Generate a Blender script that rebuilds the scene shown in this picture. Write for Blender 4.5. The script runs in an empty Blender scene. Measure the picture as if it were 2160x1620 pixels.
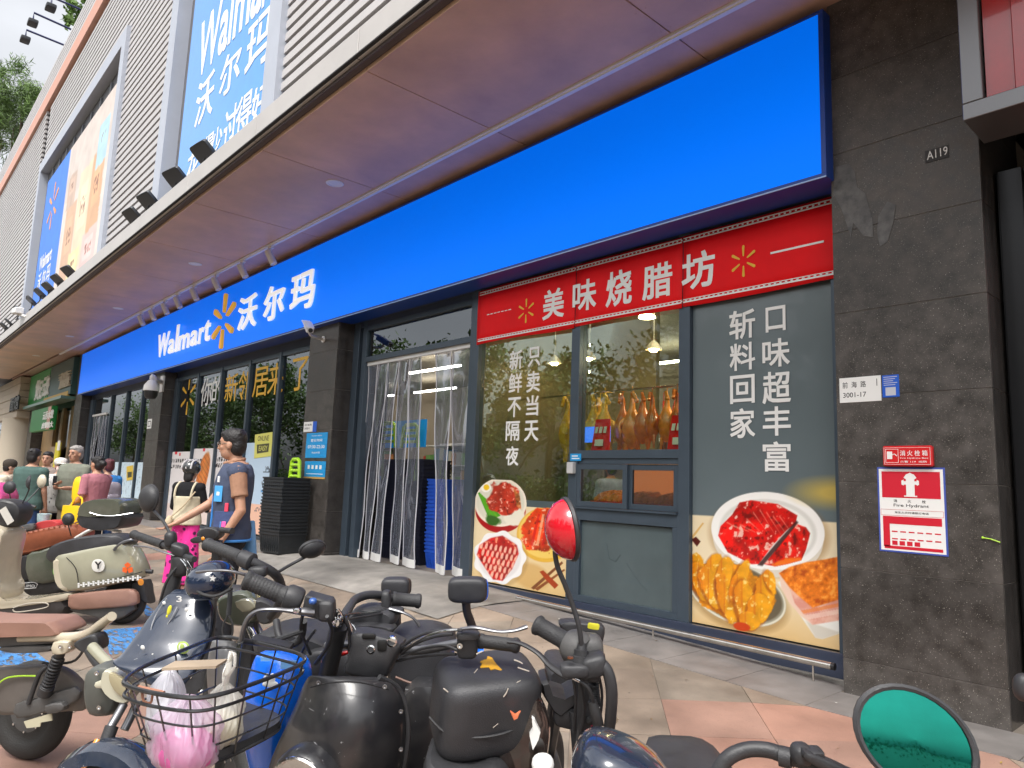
import bpy, bmesh, math, random
import numpy as np
from mathutils import Vector, Matrix
random.seed(7); RNG = np.random.default_rng(7)
SC = bpy.context.scene
COL = SC.collection
# ------------------------------------------------------------ camera, sky, sun, exposure
YAW, PITCH, ROLL, FPX = math.radians(48.13), math.radians(7.92), math.radians(2.155), 1522.7
CAM = np.array([0.0, -5.3, 1.5])
_f = np.array([-math.sin(YAW)*math.cos(PITCH), math.cos(YAW)*math.cos(PITCH), math.sin(PITCH)])
_r = np.array([math.cos(YAW), math.sin(YAW), 0.0]); _u = np.cross(_r, _f)
_R = math.cos(ROLL)*_r + math.sin(ROLL)*_u; _U = -math.sin(ROLL)*_r + math.cos(ROLL)*_u
cd = bpy.data.cameras.new('camera'); cam = bpy.data.objects.new('camera', cd); COL.objects.link(cam)
cd.sensor_fit = 'HORIZONTAL'; cd.sensor_width = 36.0; cd.lens = 36.0*FPX/2160.0
cd.clip_start = 0.05; cd.clip_end = 5000
cam.matrix_world = Matrix(((_R[0], _U[0], -_f[0], CAM[0]), (_R[1], _U[1], -_f[1], CAM[1]), (_R[2], _U[2], -_f[2], CAM[2]), (0, 0, 0, 1)))
SC.camera = cam
W = bpy.data.worlds.new('World'); SC.world = W; W.use_nodes = True
nt = W.node_tree; nt.nodes.clear()
wo = nt.nodes.new('ShaderNodeOutputWorld'); bg = nt.nodes.new('ShaderNodeBackground')
sky = nt.nodes.new('ShaderNodeTexSky'); sky.sky_type = 'NISHITA'; sky.sun_disc = False
SUN_EL, SUN_ROT = math.radians(58), math.radians(150)
sky.sun_elevation = SUN_EL; sky.sun_rotation = SUN_ROT; sky.air_density = 1.0; sky.dust_density = 4.0
hs = nt.nodes.new('ShaderNodeHueSaturation'); hs.inputs['Saturation'].default_value = 0.16
tc = nt.nodes.new('ShaderNodeTexCoord'); mpg = nt.nodes.new('ShaderNodeMapping'); mpg.inputs['Scale'].default_value = (1.5, 1.5, 4)
cn = nt.nodes.new('ShaderNodeTexNoise'); cn.inputs['Scale'].default_value = 2.0; cn.inputs['Detail'].default_value = 6
cr = nt.nodes.new('ShaderNodeMapRange'); cr.inputs['From Min'].default_value = .3; cr.inputs['From Max'].default_value = .7
cr.inputs['To Min'].default_value = .86; cr.inputs['To Max'].default_value = 1.14
mu = nt.nodes.new('ShaderNodeVectorMath'); mu.operation = 'SCALE'
nt.links.new(tc.outputs['Generated'], mpg.inputs[0]); nt.links.new(mpg.outputs[0], cn.inputs['Vector'])
nt.links.new(cn.outputs['Fac'], cr.inputs['Value']); nt.links.new(sky.outputs[0], hs.inputs['Color'])
nt.links.new(hs.outputs[0], mu.inputs[0]); nt.links.new(cr.outputs[0], mu.inputs['Scale'])
nt.links.new(mu.outputs[0], bg.inputs[0]); bg.inputs[1].default_value = 0.15
nt.links.new(bg.outputs[0], wo.inputs[0])
sd = bpy.data.lights.new('sun', 'SUN'); sun = bpy.data.objects.new('sun', sd); COL.objects.link(sun)
sd.energy = 1.15; sd.angle = math.radians(24); sd.color = (1, .96, .9)
_az = SUN_ROT
_sd = Vector((math.sin(_az)*math.cos(SUN_EL), math.cos(_az)*math.cos(SUN_EL), math.sin(SUN_EL)))
sun.rotation_euler = _sd.to_track_quat('Z', 'Y').to_euler()
SC.view_settings.view_transform = 'Standard'; SC.view_settings.look = 'None'
SC.view_settings.gamma = 1; SC.view_settings.use_curve_mapping = False
SC.view_settings.exposure = 1.0
SC.cycles.use_denoising = True; SC.cycles.max_bounces = 8; SC.cycles.transparent_max_bounces = 16
SC.cycles.diffuse_bounces = 4; SC.cycles.glossy_bounces = 3; SC.cycles.transmission_bounces = 4
SC.cycles.caustics_reflective = False; SC.cycles.caustics_refractive = False; SC.cycles.sample_clamp_indirect = 4

# ------------------------------------------------------------ measuring helpers: rays of the photograph meet planes of the place
def ray(x, y): return _R*((x-1080)/FPX) + _U*((810-y)/FPX) + _f
def PY(x, y, Y): d = ray(x, y); return CAM + d*((Y-CAM[1])/d[1])
def PD(x, y, t): return CAM + ray(x, y)*t
def PZ(x, y, Z): d = ray(x, y); return CAM + d*((Z-CAM[2])/d[2])
def ss(a, b, x):
    t = min(1, max(0, (x-a)/(b-a))); return t*t*(3-2*t)
def ground(X, Y):
    a = .12 + .20*min(1, max(0, (-2.4-X)/4.5)); b = ss(-2.1, -.15, Y)
    return .03*(1-b) + a*b

# ------------------------------------------------------------ materials
MATS = {}
def lin(c):
    return tuple((x/12.92 if x <= .04045 else ((x+.055)/1.055)**2.4) for x in c)
def mat(name, c, rough=.5, metal=0, var=0, vs=6, bump=0, bs=60, spec=.5, coat=0, emit=0, ecol=None, alpha=1, sub=0, trans=0, spots=None, c2=None, rnd=0, big=0, bd=.004):
    if name in MATS: return MATS[name]
    m = bpy.data.materials.new(name); m.use_nodes = True; n = m.node_tree.nodes; l = m.node_tree.links
    p = n['Principled BSDF']; c = tuple(c) + (1,)
    p.inputs['Base Color'].default_value = c; p.inputs['Roughness'].default_value = rough
    p.inputs['Metallic'].default_value = metal; p.inputs['Specular IOR Level'].default_value = spec
    p.inputs['Coat Weight'].default_value = coat; p.inputs['Alpha'].default_value = alpha
    p.inputs['Transmission Weight'].default_value = trans
    if sub: p.inputs['Subsurface Weight'].default_value = sub; p.inputs['Subsurface Radius'].default_value = (.012, .004, .002); p.inputs['Subsurface Scale'].default_value = 1
    if emit: p.inputs['Emission Color'].default_value = (ecol or c[:3]) + (1,); p.inputs['Emission Strength'].default_value = emit
    if var or bump or spots:
        t = n.new('ShaderNodeTexCoord')
    if var:
        x = n.new('ShaderNodeTexNoise'); x.inputs['Scale'].default_value = vs; x.inputs['Detail'].default_value = 7; x.inputs['Roughness'].default_value = .62
        l.new(t.outputs['Object'], x.inputs['Vector'])
        r = n.new('ShaderNodeMapRange'); r.inputs['From Min'].default_value = .3; r.inputs['From Max'].default_value = .7
        l.new(x.outputs['Fac'], r.inputs['Value'])
        mx = n.new('ShaderNodeMix'); mx.data_type = 'RGBA'
        a, b = (c2 if c2 else tuple(v*(1-var) for v in c[:3])), tuple(min(1, v*(1+var)) for v in c[:3])
        mx.inputs[6].default_value = tuple(a[:3]) + (1,); mx.inputs[7].default_value = b + (1,)
        l.new(r.outputs[0], mx.inputs[0]); last = mx.outputs[2]
        rr = n.new('ShaderNodeMapRange'); rr.inputs['To Min'].default_value = max(.02, rough*(1-var*.7)); rr.inputs['To Max'].default_value = min(1, rough*(1+var*.7))
        l.new(r.outputs[0], rr.inputs['Value']); l.new(rr.outputs[0], p.inputs['Roughness'])
        if spots:
            for (sc, thr, colr) in spots:
                v = n.new('ShaderNodeTexVoronoi'); v.inputs['Scale'].default_value = sc; l.new(t.outputs['Object'], v.inputs['Vector'])
                s = n.new('ShaderNodeMapRange'); s.inputs['From Min'].default_value = thr; s.inputs['From Max'].default_value = thr*.6
                l.new(v.outputs['Distance'], s.inputs['Value'])
                m2 = n.new('ShaderNodeMix'); m2.data_type = 'RGBA'; l.new(s.outputs[0], m2.inputs[0]); l.new(last, m2.inputs[6])
                m2.inputs[7].default_value = colr + (1,); last = m2.outputs[2]
        if big:
            xb = n.new('ShaderNodeTexNoise'); xb.inputs['Scale'].default_value = .9; xb.inputs['Detail'].default_value = 5; l.new(t.outputs['Object'], xb.inputs['Vector'])
            rb = n.new('ShaderNodeMapRange'); rb.inputs['From Min'].default_value = .35; rb.inputs['From Max'].default_value = .65; rb.inputs['To Min'].default_value = 1-big; rb.inputs['To Max'].default_value = 1+big*.6; l.new(xb.outputs['Fac'], rb.inputs['Value'])
            vm = n.new('ShaderNodeVectorMath'); vm.operation = 'SCALE'; l.new(last, vm.inputs[0]); l.new(rb.outputs[0], vm.inputs['Scale']); last = vm.outputs[0]
        if rnd:
            oi = n.new('ShaderNodeObjectInfo'); rb = n.new('ShaderNodeMapRange'); rb.inputs['To Min'].default_value = 1-rnd; rb.inputs['To Max'].default_value = 1+rnd; l.new(oi.outputs['Random'], rb.inputs['Value'])
            vm = n.new('ShaderNodeVectorMath'); vm.operation = 'SCALE'; l.new(last, vm.inputs[0]); l.new(rb.outputs[0], vm.inputs['Scale']); last = vm.outputs[0]
        l.new(last, p.inputs['Base Color'])
    if bump:
        x = n.new('ShaderNodeTexNoise'); x.inputs['Scale'].default_value = bs; x.inputs['Detail'].default_value = 4
        l.new(t.outputs['Object'], x.inputs['Vector'])
        b = n.new('ShaderNodeBump'); b.inputs['Strength'].default_value = bump; b.inputs['Distance'].default_value = bd
        l.new(x.outputs['Fac'], b.inputs['Height']); l.new(b.outputs[0], p.inputs['Normal'])
    MATS[name] = m; return m
def glass_mat(name, tint, refl=.5, rough=.0, fac=None):
    if name in MATS: return MATS[name]
    m = bpy.data.materials.new(name); m.use_nodes = True; n = m.node_tree.nodes; l = m.node_tree.links; n.clear()
    o = n.new('ShaderNodeOutputMaterial'); mx = n.new('ShaderNodeMixShader'); tr = n.new('ShaderNodeBsdfTransparent'); g = n.new('ShaderNodeBsdfGlossy')
    tr.inputs[0].default_value = tint + (1,); g.inputs['Roughness'].default_value = rough; g.inputs[0].default_value = (.9, .95, 1, 1)
    fr = n.new('ShaderNodeFresnel'); fr.inputs[0].default_value = 1.5
    ma = n.new('ShaderNodeMath'); ma.operation = 'MULTIPLY_ADD'; ma.use_clamp = True; l.new(fr.outputs[0], ma.inputs[0]); ma.inputs[1].default_value = refl*2; ma.inputs[2].default_value = fac or .04
    l.new(ma.outputs[0], mx.inputs[0]); l.new(tr.outputs[0], mx.inputs[1]); l.new(g.outputs[0], mx.inputs[2]); l.new(mx.outputs[0], o.inputs[0])
    MATS[name] = m; return m
def hazy_mat(name, tint, haze, c, refl, rough, fac):
    m = glass_mat(name, tint, refl, rough, fac); n = m.node_tree.nodes; l = m.node_tree.links
    if 'hz' in m: return m
    m['hz'] = 1; o = [q for q in n if q.type == 'OUTPUT_MATERIAL'][0]; s = o.inputs[0].links[0].from_socket; d = n.new('ShaderNodeBsdfDiffuse'); d.inputs[0].default_value = c+(1,); mx = n.new('ShaderNodeMixShader'); mx.inputs[0].default_value = haze
    l.new(s, mx.inputs[1]); l.new(d.outputs[0], mx.inputs[2]); l.new(mx.outputs[0], o.inputs[0]); return m
def print_mat(name, rough=.35, coat=.0, emit=0):
    if name in MATS: return MATS[name]
    m = bpy.data.materials.new(name); m.use_nodes = True; n = m.node_tree.nodes; l = m.node_tree.links
    a = n.new('ShaderNodeVertexColor'); a.layer_name = 'Col'; p = n['Principled BSDF']
    l.new(a.outputs[0], p.inputs['Base Color']); p.inputs['Roughness'].default_value = rough; p.inputs['Coat Weight'].default_value = coat
    if emit: l.new(a.outputs[0], p.inputs['Emission Color']); p.inputs['Emission Strength'].default_value = emit
    MATS[name] = m; return m

# ------------------------------------------------------------ mesh builder
class MB:
    def __init__(s): s.v = []; s.f = []; s.m = []; s.mi = 0
    def add(s, vs, fs):
        b = len(s.v); s.v += [tuple(float(c) for c in v) for v in vs]; s.f += [tuple(i+b for i in f) for f in fs]; s.m += [s.mi]*len(fs); return s
    def box(s, a, b):
        x0, y0, z0 = a; x1, y1, z1 = b
        return s.add([(x0,y0,z0),(x1,y0,z0),(x1,y1,z0),(x0,y1,z0),(x0,y0,z1),(x1,y0,z1),(x1,y1,z1),(x0,y1,z1)],
                     [(0,3,2,1),(4,5,6,7),(0,1,5,4),(1,2,6,5),(2,3,7,6),(3,0,4,7)])
    def obox(s, c, ax, ay, az):
        c, ax, ay, az = map(np.asarray, (c, ax, ay, az))
        vs = [c+i*ax+j*ay+k*az for k in (-1, 1) for i, j in ((-1,-1),(1,-1),(1,1),(-1,1))]
        return s.add(vs, [(0,3,2,1),(4,5,6,7),(0,1,5,4),(1,2,6,5),(2,3,7,6),(3,0,4,7)])
    def loft(s, rings, cap=True, closed=True):
        n = len(rings[0]); b = []; vs = [p for r in rings for p in r]; fs = []
        for i in range(len(rings)-1):
            for j in range(n if closed else n-1):
                k = (j+1) % n; fs.append((i*n+j, i*n+k, (i+1)*n+k, (i+1)*n+j))
        if cap and closed: fs.append(tuple(range(n))[::-1]); fs.append(tuple((len(rings)-1)*n+i for i in range(n)))
        return s.add(vs, fs)
    def tube(s, pts, r, n=10, cap=True, smooth=0, flat=1.0, up=None):
        pts = [np.array(p, float) for p in pts]
        if smooth: pts, r = curve(pts, r, smooth)
        if np.isscalar(r): r = [r]*len(pts)
        rings = []; prev = None
        for i, p in enumerate(pts):
            t = pts[min(i+1, len(pts)-1)] - pts[max(i-1, 0)]; t = t/(np.linalg.norm(t)+1e-9)
            if prev is None:
                a = np.array(up if up is not None else ((0,0,1) if abs(t[2]) < .9 else (1,0,0)), float); x = np.cross(a, t); x /= np.linalg.norm(x)
            else: x = prev - t*np.dot(prev, t); x /= (np.linalg.norm(x)+1e-9)
            prev = x; y = np.cross(t, x)
            rings.append([p + (x*math.cos(q) + y*flat*math.sin(q))*r[i] for q in [2*math.pi*k/n for k in range(n)]])
        return s.loft(rings, cap)
    def lathe(s, c, axis, prof, n=24):
        axis = np.array(axis, float); axis /= np.linalg.norm(axis); c = np.array(c, float)
        a = np.array((0,0,1) if abs(axis[2]) < .9 else (1,0,0), float); x = np.cross(a, axis); x /= np.linalg.norm(x); y = np.cross(axis, x)
        rings = [[c + axis*h + (x*math.cos(q)+y*math.sin(q))*max(r, 1e-4) for q in [2*math.pi*k/n for k in range(n)]] for (r, h) in prof]
        return s.loft(rings, True)
    def sup(s, c, ax, ay, az, e1=.5, e2=.5, nu=14, nv=24):
        c, ax, ay, az = [np.array(q, float) for q in (c, ax, ay, az)]
        sg = lambda w, e: math.copysign(abs(w)**e, w)
        rings = []
        for i in range(nu+1):
            u = -math.pi/2 + math.pi*i/nu; cu, su = sg(math.cos(u), e1), sg(math.sin(u), e1)
            if i in (0, nu): cu = 1e-3
            rings.append([c + ax*cu*sg(math.cos(v), e2) + ay*cu*sg(math.sin(v), e2) + az*su for v in [2*math.pi*k/nv for k in range(nv)]])
        return s.loft(rings, True)
    def ell(s, c, r, n=12): return s.sup(c, (r[0],0,0), (0,r[1],0), (0,0,r[2]), 1, 1, n, n*2)
    def prism(s, poly, d):
        """poly: list of 3D points (planar), extruded by vector d"""
        n = len(poly); d = np.array(d, float); a = [np.array(p, float) for p in poly]; b = [p+d for p in a]
        return s.add(a+b, [tuple(range(n)), tuple(range(2*n-1, n-1, -1))] + [(i, i+n, (i+1) % n+n, (i+1) % n) for i in range(n)])
    def cap(s, a, b, ra, rb=None, n=12):
        """capsule for bodies"""
        rb = ra if rb is None else rb; a = np.array(a, float); b = np.array(b, float); t = b-a; L = np.linalg.norm(t)+1e-9; t /= L
        pr = [(ra*math.cos(q), -ra*math.sin(q)) for q in (1.57, 1.1, .6, .2)] + [(rb*math.cos(q), L+rb*math.sin(q)) for q in (.2, .6, 1.1, 1.57)]
        return s.lathe(a, t, pr, n)
def curve(pts, r, k):
    """Catmull-Rom through points"""
    P = [np.array(p, float) for p in pts]; rs = [r]*len(P) if np.isscalar(r) else list(r); out, ro = [], []
    for i in range(len(P)-1):
        p0, p1, p2, p3 = P[max(i-1,0)], P[i], P[i+1], P[min(i+2,len(P)-1)]
        for j in range(k):
            t = j/k; out.append(.5*((2*p1)+(-p0+p2)*t+(2*p0-5*p1+4*p2-p3)*t*t+(-p0+3*p1-3*p2+p3)*t**3)); ro.append(rs[i]*(1-t)+rs[i+1]*t)
    out.append(P[-1]); ro.append(rs[-1]); return out, ro

def setp(o, label=None, cat=None, group=None, kind=None):
    if label: o['label'] = label
    if cat: o['category'] = cat
    if group: o['group'] = group
    if kind: o['kind'] = kind
    return o
def thing(name, loc, label, cat, group=None, kind=None):
    o = bpy.data.objects.new(name, None); o.empty_display_size = .1; COL.objects.link(o); o.location = tuple(float(c) for c in loc)
    return setp(o, label, cat, group, kind)
def origin(o):
    w = np.zeros(3)
    while o is not None: w = w + np.array(o.location); o = o.parent
    return w
def mk(name, mb, mats, parent=None, smooth=False, bevel=0, sub=0, loc=None, angle=None, segs=1):
    """links a builder's shape, given in world coordinates, as one object"""
    me = bpy.data.meshes.new(name)
    off = np.zeros(3)
    if parent is not None: off = origin(parent)
    elif loc is not None: off = np.array(loc, float)
    v = np.array(mb.v, float) - off
    me.from_pydata(v.tolist(), [], mb.f)
    if not isinstance(mats, (list, tuple)): mats = [mats]
    for m in mats: me.materials.append(m)
    if len(mats) > 1: me.polygons.foreach_set('material_index', mb.m)
    me.update()
    if smooth:
        me.polygons.foreach_set('use_smooth', [True]*len(me.polygons))
        if smooth != 'all': me.set_sharp_from_angle(angle=math.radians(angle or 40))
    o = bpy.data.objects.new(name, me); COL.objects.link(o)
    if parent is not None: o.parent = parent
    elif loc is not None: o.location = tuple(off)
    if bevel:
        b = o.modifiers.new('bevel', 'BEVEL'); b.width = bevel; b.segments = segs; b.limit_method = 'ANGLE'; b.angle_limit = .6
    if sub:
        b = o.modifiers.new('sub', 'SUBSURF'); b.levels = sub; b.render_levels = sub
    return o
def struct(name, mb, m, **k):
    return setp(mk(name, mb, m, **k), kind='structure')
def blob(name, mb, m, parent, vox=.012, smooth_it=2, loc=None, taper=None):
    """voxel union of overlapping closed shapes into one continuous skin"""
    o = mk(name, mb, m, parent, loc=loc)
    r = o.modifiers.new('r', 'REMESH'); r.mode = 'VOXEL'; r.voxel_size = vox; r.use_smooth_shade = True
    if smooth_it:
        q = o.modifiers.new('s', 'SMOOTH'); q.iterations = smooth_it; q.factor = .5
    dg = bpy.context.evaluated_depsgraph_get(); me = bpy.data.meshes.new_from_object(o.evaluated_get(dg))
    o.modifiers.clear(); old = o.data; o.data = me; bpy.data.meshes.remove(old)
    me.polygons.foreach_set('use_smooth', [True]*len(me.polygons))
    return o
def copy_tree(o, loc=None, rz=None, parent=None, label=None):
    c = o.copy(); COL.objects.link(c)
    if parent is not None: c.parent = parent
    if loc is not None: c.location = tuple(float(x) for x in loc)
    if rz is not None: c.rotation_euler = (0, 0, rz)
    if label: c['label'] = label
    for ch in list(o.children): copy_tree(ch, parent=c)
    return c

# ------------------------------------------------------------ lettering
_G = {}
_tc = bpy.data.curves.new('lettering', 'FONT'); _to = bpy.data.objects.new('lettering', _tc); COL.objects.link(_to)
def glyph(s, shear=0):
    k = (s, shear)
    if k not in _G:
        _tc.body = s; _tc.shear = shear; _tc.resolution_u = 3
        dg = bpy.context.evaluated_depsgraph_get(); dg.update()
        me = bpy.data.meshes.new_from_object(_to.evaluated_get(dg))
        bm = bmesh.new(); bm.from_mesh(me); bmesh.ops.remove_doubles(bm, verts=bm.verts, dist=1e-5); bm.to_mesh(me); bm.free()
        v = np.array([x.co[:2] for x in me.vertices]); f = [tuple(p.vertices) for p in me.polygons if p.area > 1e-9]
        fo = []
        for p in f:
            P = v[list(p)]; ar = np.sum(P[:,0]*np.roll(P[:,1],-1)-P[:,1]*np.roll(P[:,0],-1)); fo.append(p if ar > 0 else p[::-1])
        ed = {}
        for p in fo:
            for i in range(len(p)):
                e = (p[i], p[(i+1) % len(p)]); q = (e[1], e[0])
                if q in ed: del ed[q]
                else: ed[e] = 1
        nr = np.zeros_like(v)
        for a, b in ed:
            d = v[b]-v[a]; d = d/(np.linalg.norm(d)+1e-9); n = np.array((d[1], -d[0])); nr[a] += n; nr[b] += n
        L = np.linalg.norm(nr, axis=1); nr[L > 1e-6] /= L[L > 1e-6][:, None]
        _G[k] = (v, fo, list(ed), nr); bpy.data.meshes.remove(me)
    return _G[k]
def put_glyph(mb, s, o, ux, uz, thick=0, off=.012, shear=0):
    """lettering filling the parallelogram o, o+ux, o+uz, strokes widened by off (em); thick: relief towards the viewer's side"""
    v, f, ed, nr = glyph(s, shear); o, ux, uz = map(np.asarray, (o, ux, uz)); n = np.cross(ux, uz); n = n/np.linalg.norm(n)
    w = v+nr*off; lo, hi = w.min(0), w.max(0); N = len(v); T = lambda q: (q-lo)/(hi-lo+1e-9)
    a, c = T(v), T(w); P = [o+ux*p[0]+uz*p[1]+n*thick for p in a]; lip = min(.0004, thick*.3) if thick else 0.0003
    Q = [o+ux*p[0]+uz*p[1]+n*(thick-lip) for p in c]; fs = list(f)+[(i, j, j+N, i+N) for j, i in ed]
    if thick:
        B = [o+ux*p[0]+uz*p[1] for p in c]; mb.add(P+Q+B, fs+[(i+N, j+N, j+2*N, i+2*N) for j, i in ed])
    else: mb.add(P+Q, fs)
    return mb
def fac_box(x0, y0, x1, y1, Y):
    """pixel box on a plane parallel to the facade -> origin, ux, uz"""
    cx, cy = (x0+x1)/2, (y0+y1)/2
    X0, X1 = PY(x0, cy, Y)[0], PY(x1, cy, Y)[0]; Z1, Z0 = PY(cx, y0, Y)[2], PY(cx, y1, Y)[2]
    return np.array([X0, Y, Z0]), np.array([X1-X0, 0, 0]), np.array([0, 0, Z1-Z0])
def fglyph(mb, s, x0, y0, x1, y1, Y, thick=0, off=.012):
    return put_glyph(mb, s, *fac_box(x0, y0, x1, y1, Y), thick=thick, off=off)
def spark(mb, c, w, h, Y, thick=0, wide=.15):
    """six rounded petals"""
    cx, cz = c
    for k in range(6):
        a = math.radians(90-60*k); d = np.array([math.cos(a), math.sin(a)]); t = np.array([-d[1], d[0]])
        pts = []
        for q in range(9):
            b = math.pi*(q/8) ; pts.append(d*(.42+wide*.32*-math.sin(b)) + t*wide*.32*math.cos(b) if 0 else d*(.36-.06*math.sin(b)) + t*wide*.36*math.cos(b))
        for q in range(9):
            b = math.pi*(q/8); pts.append(d*(.90+.10*math.sin(b)) - t*wide*.62*math.cos(b))
        P = [(cx+p[0]*w/2, Y, cz+p[1]*h/2) for p in pts]
        mb.prism(P[::-1] if thick else P[::-1], (0, -thick if thick else -.0008, 0))
    return mb

# ------------------------------------------------------------ printed pictures: colour per vertex on a real flat sheet
class Noise2:
    def __init__(s, seed): s.g = np.random.default_rng(seed).random((97, 97))
    def __call__(s, x, y):
        x = np.asarray(x) % 96; y = np.asarray(y) % 96; i = x.astype(int); j = y.astype(int); fx, fy = x-i, y-j
        fx = fx*fx*(3-2*fx); fy = fy*fy*(3-2*fy); g = s.g
        return (g[i,j]*(1-fx)+g[i+1,j]*fx)*(1-fy)+(g[i,j+1]*(1-fx)+g[i+1,j+1]*fx)*fy
NZ = [Noise2(i) for i in range(6)]
def fbm(x, y, sc, k=0, o=4):
    t = 0; a = .5; 
    for i in range(o): t = t + a*NZ[(k+i) % 6](x*sc+k*7.3, y*sc+k*3.1); sc *= 2.03; a *= .5
    return t/.94
class Paint:
    """colours evaluated at sheet points; (x, y) are the print's own picture coordinates"""
    def __init__(s, x, y, base): s.x, s.y = x, y; s.c = np.tile(np.array(base, float), (len(x), 1)); s.keep = np.ones(len(x), bool)
    def put(s, m, c):
        m = np.clip(m, 0, 1)[:, None]; c = np.asarray(c, float)
        s.c = s.c*(1-m) + c*m; return s
    def ell(s, cx, cy, rx, ry, rot=0, soft=1.5, wob=0, k=0):
        a = math.radians(rot); dx, dy = s.x-cx, s.y-cy; u = dx*math.cos(a)+dy*math.sin(a); v = -dx*math.sin(a)+dy*math.cos(a)
        d = np.hypot(u/rx, v/ry)
        if wob: d = d*(1+wob*(fbm(s.x, s.y, .05, k)-.5)*2)
        return np.clip((1-d)*min(rx, ry)/soft+.5, 0, 1)
    def poly(s, P, soft=1.2):
        P = np.array(P, float); n = len(P); ins = np.zeros(len(s.x), bool); dm = np.full(len(s.x), 1e9)
        for i in range(n):
            a, b = P[i], P[(i+1) % n]
            c = ((a[1] > s.y) != (b[1] > s.y)) & (s.x < (b[0]-a[0])*(s.y-a[1])/(b[1]-a[1]+1e-12)+a[0]); ins ^= c
            t = np.clip(((s.x-a[0])*(b[0]-a[0])+(s.y-a[1])*(b[1]-a[1]))/(np.sum((b-a)**2)+1e-9), 0, 1)
            dm = np.minimum(dm, np.hypot(s.x-a[0]-t*(b[0]-a[0]), s.y-a[1]-t*(b[1]-a[1])))
        return np.clip(np.where(ins, dm, -dm)/soft+.5, 0, 1)
def fac_pix(X, Y, Z):
    v = np.stack([X-CAM[0], np.full_like(X, Y)-CAM[1], Z-CAM[2]], -1); z = v@_f
    return 1080+FPX*(v@_R)/z, 810-FPX*(v@_U)/z
def printed(name, X0, X1, Z0, Z1, Y, nx, nz, fn, m, parent, base=(1, 1, 1), loc=None):
    xs = np.linspace(X0, X1, nx); zs = np.linspace(Z0, Z1, nz); X, Z = np.meshgrid(xs, zs); X = X.ravel(); Z = Z.ravel()
    px, py = fac_pix(X, Y, Z); p = Paint(px, py, base); p.X, p.Z = X, Z; fn(p)
    off = origin(parent) if parent is not None else np.zeros(3)
    idx = np.arange(nx*nz).reshape(nz, nx); q = np.stack([idx[:-1,:-1], idx[:-1,1:], idx[1:,1:], idx[1:,:-1]], -1).reshape(-1, 4)
    q = q[p.keep[q].all(1)]
    me = bpy.data.meshes.new(name); V = np.stack([X, np.full_like(X, Y), Z], -1) - off
    me.from_pydata(V.tolist(), [], q.tolist()); me.materials.append(m)
    ca = me.color_attributes.new('Col', 'FLOAT_COLOR', 'POINT'); c = np.clip(p.c, 0, 1); c = np.where(c <= .04045, c/12.92, ((c+.055)/1.055)**2.4)
    ca.data.foreach_set('color', np.concatenate([c, np.ones((len(c), 1))], 1).ravel().astype('f4'))
    o = bpy.data.objects.new(name, me); COL.objects.link(o)
    if parent is not None: o.parent = parent
    return o
# ============================================================ materials of the place
M_gran = mat('granite', (.064,.057,.052), .42, var=.45, vs=9, spec=.4, rnd=.14, big=.25, bump=.12, bs=180, spots=[(95,.30,(.085,.075,.062)),(70,.19,(.20,.18,.155)),(38,.11,(.36,.34,.30)),(15,.045,(.5,.47,.43))])
M_gran_shade = mat('granite_shaded_side', (.05,.045,.042), .22, var=.3, vs=5, spec=.5, spots=[(120,.20,(.12,.11,.10))])  # darker granite copy for side faces: their shade is put into the colour
M_joint = mat('joint', (.34,.31,.28), .9)
M_frame = mat('slate_frame', (.062,.085,.112), .38, metal=.3, var=.08, vs=4)
M_framed = mat('dark_frame', (.02,.024,.03), .4, metal=.2)
M_panel = mat('grey_film_panel', (.078,.105,.112), .3, var=.12, vs=2.5, coat=.25)
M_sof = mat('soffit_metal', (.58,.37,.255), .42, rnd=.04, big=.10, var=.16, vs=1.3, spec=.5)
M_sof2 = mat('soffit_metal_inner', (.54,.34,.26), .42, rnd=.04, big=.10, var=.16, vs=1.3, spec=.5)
M_fas = mat('fascia_metal', (.49,.465,.445), .4, metal=.1, var=.06, vs=2)
M_dark = mat('dark_gap', (.02,.02,.022), .8)
M_slat = mat('louvre_paint', (.50,.48,.475), .4, var=.05, vs=2)
M_coral = mat('coral_trim', (.62,.31,.22), .45, var=.06, vs=2)
M_blue = mat('lightbox_blue', (.0,.19,1.0), .3, emit=.31, ecol=(.0,.165,1.0), coat=.0, spec=.06)
M_bluedk = mat('sign_edge_blue', (.003,.045,.30), .35)
M_white = mat('white_print', (.82,.82,.80), .45)
M_wlet = mat('white_letter', (.88,.87,.85), .35, emit=.30)
M_yel = mat('yellow_letter', (.85,.42,.02), .4, emit=.2)
M_yelp = mat('yellow_print', (.80,.45,.03), .45)
M_red = mat('red_vinyl', (.82,.006,.010), .55, var=.06, vs=3, spec=.2)
M_redd = mat('red_dark', (.30,.006,.01), .35)
M_track = mat('white_metal', (.72,.71,.69), .4)
M_blk = mat('black_plastic', (.018,.018,.02), .42, var=.2, vs=20)
M_steel = mat('brushed_steel', (.62,.58,.53), .22, metal=.95, var=.15, vs=8)
M_conc = mat('concrete', (.235,.22,.20), .85, big=.35, var=.3, vs=3.5, bump=.4, bs=90, spots=[(25,.12,(.17,.15,.13))])
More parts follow.
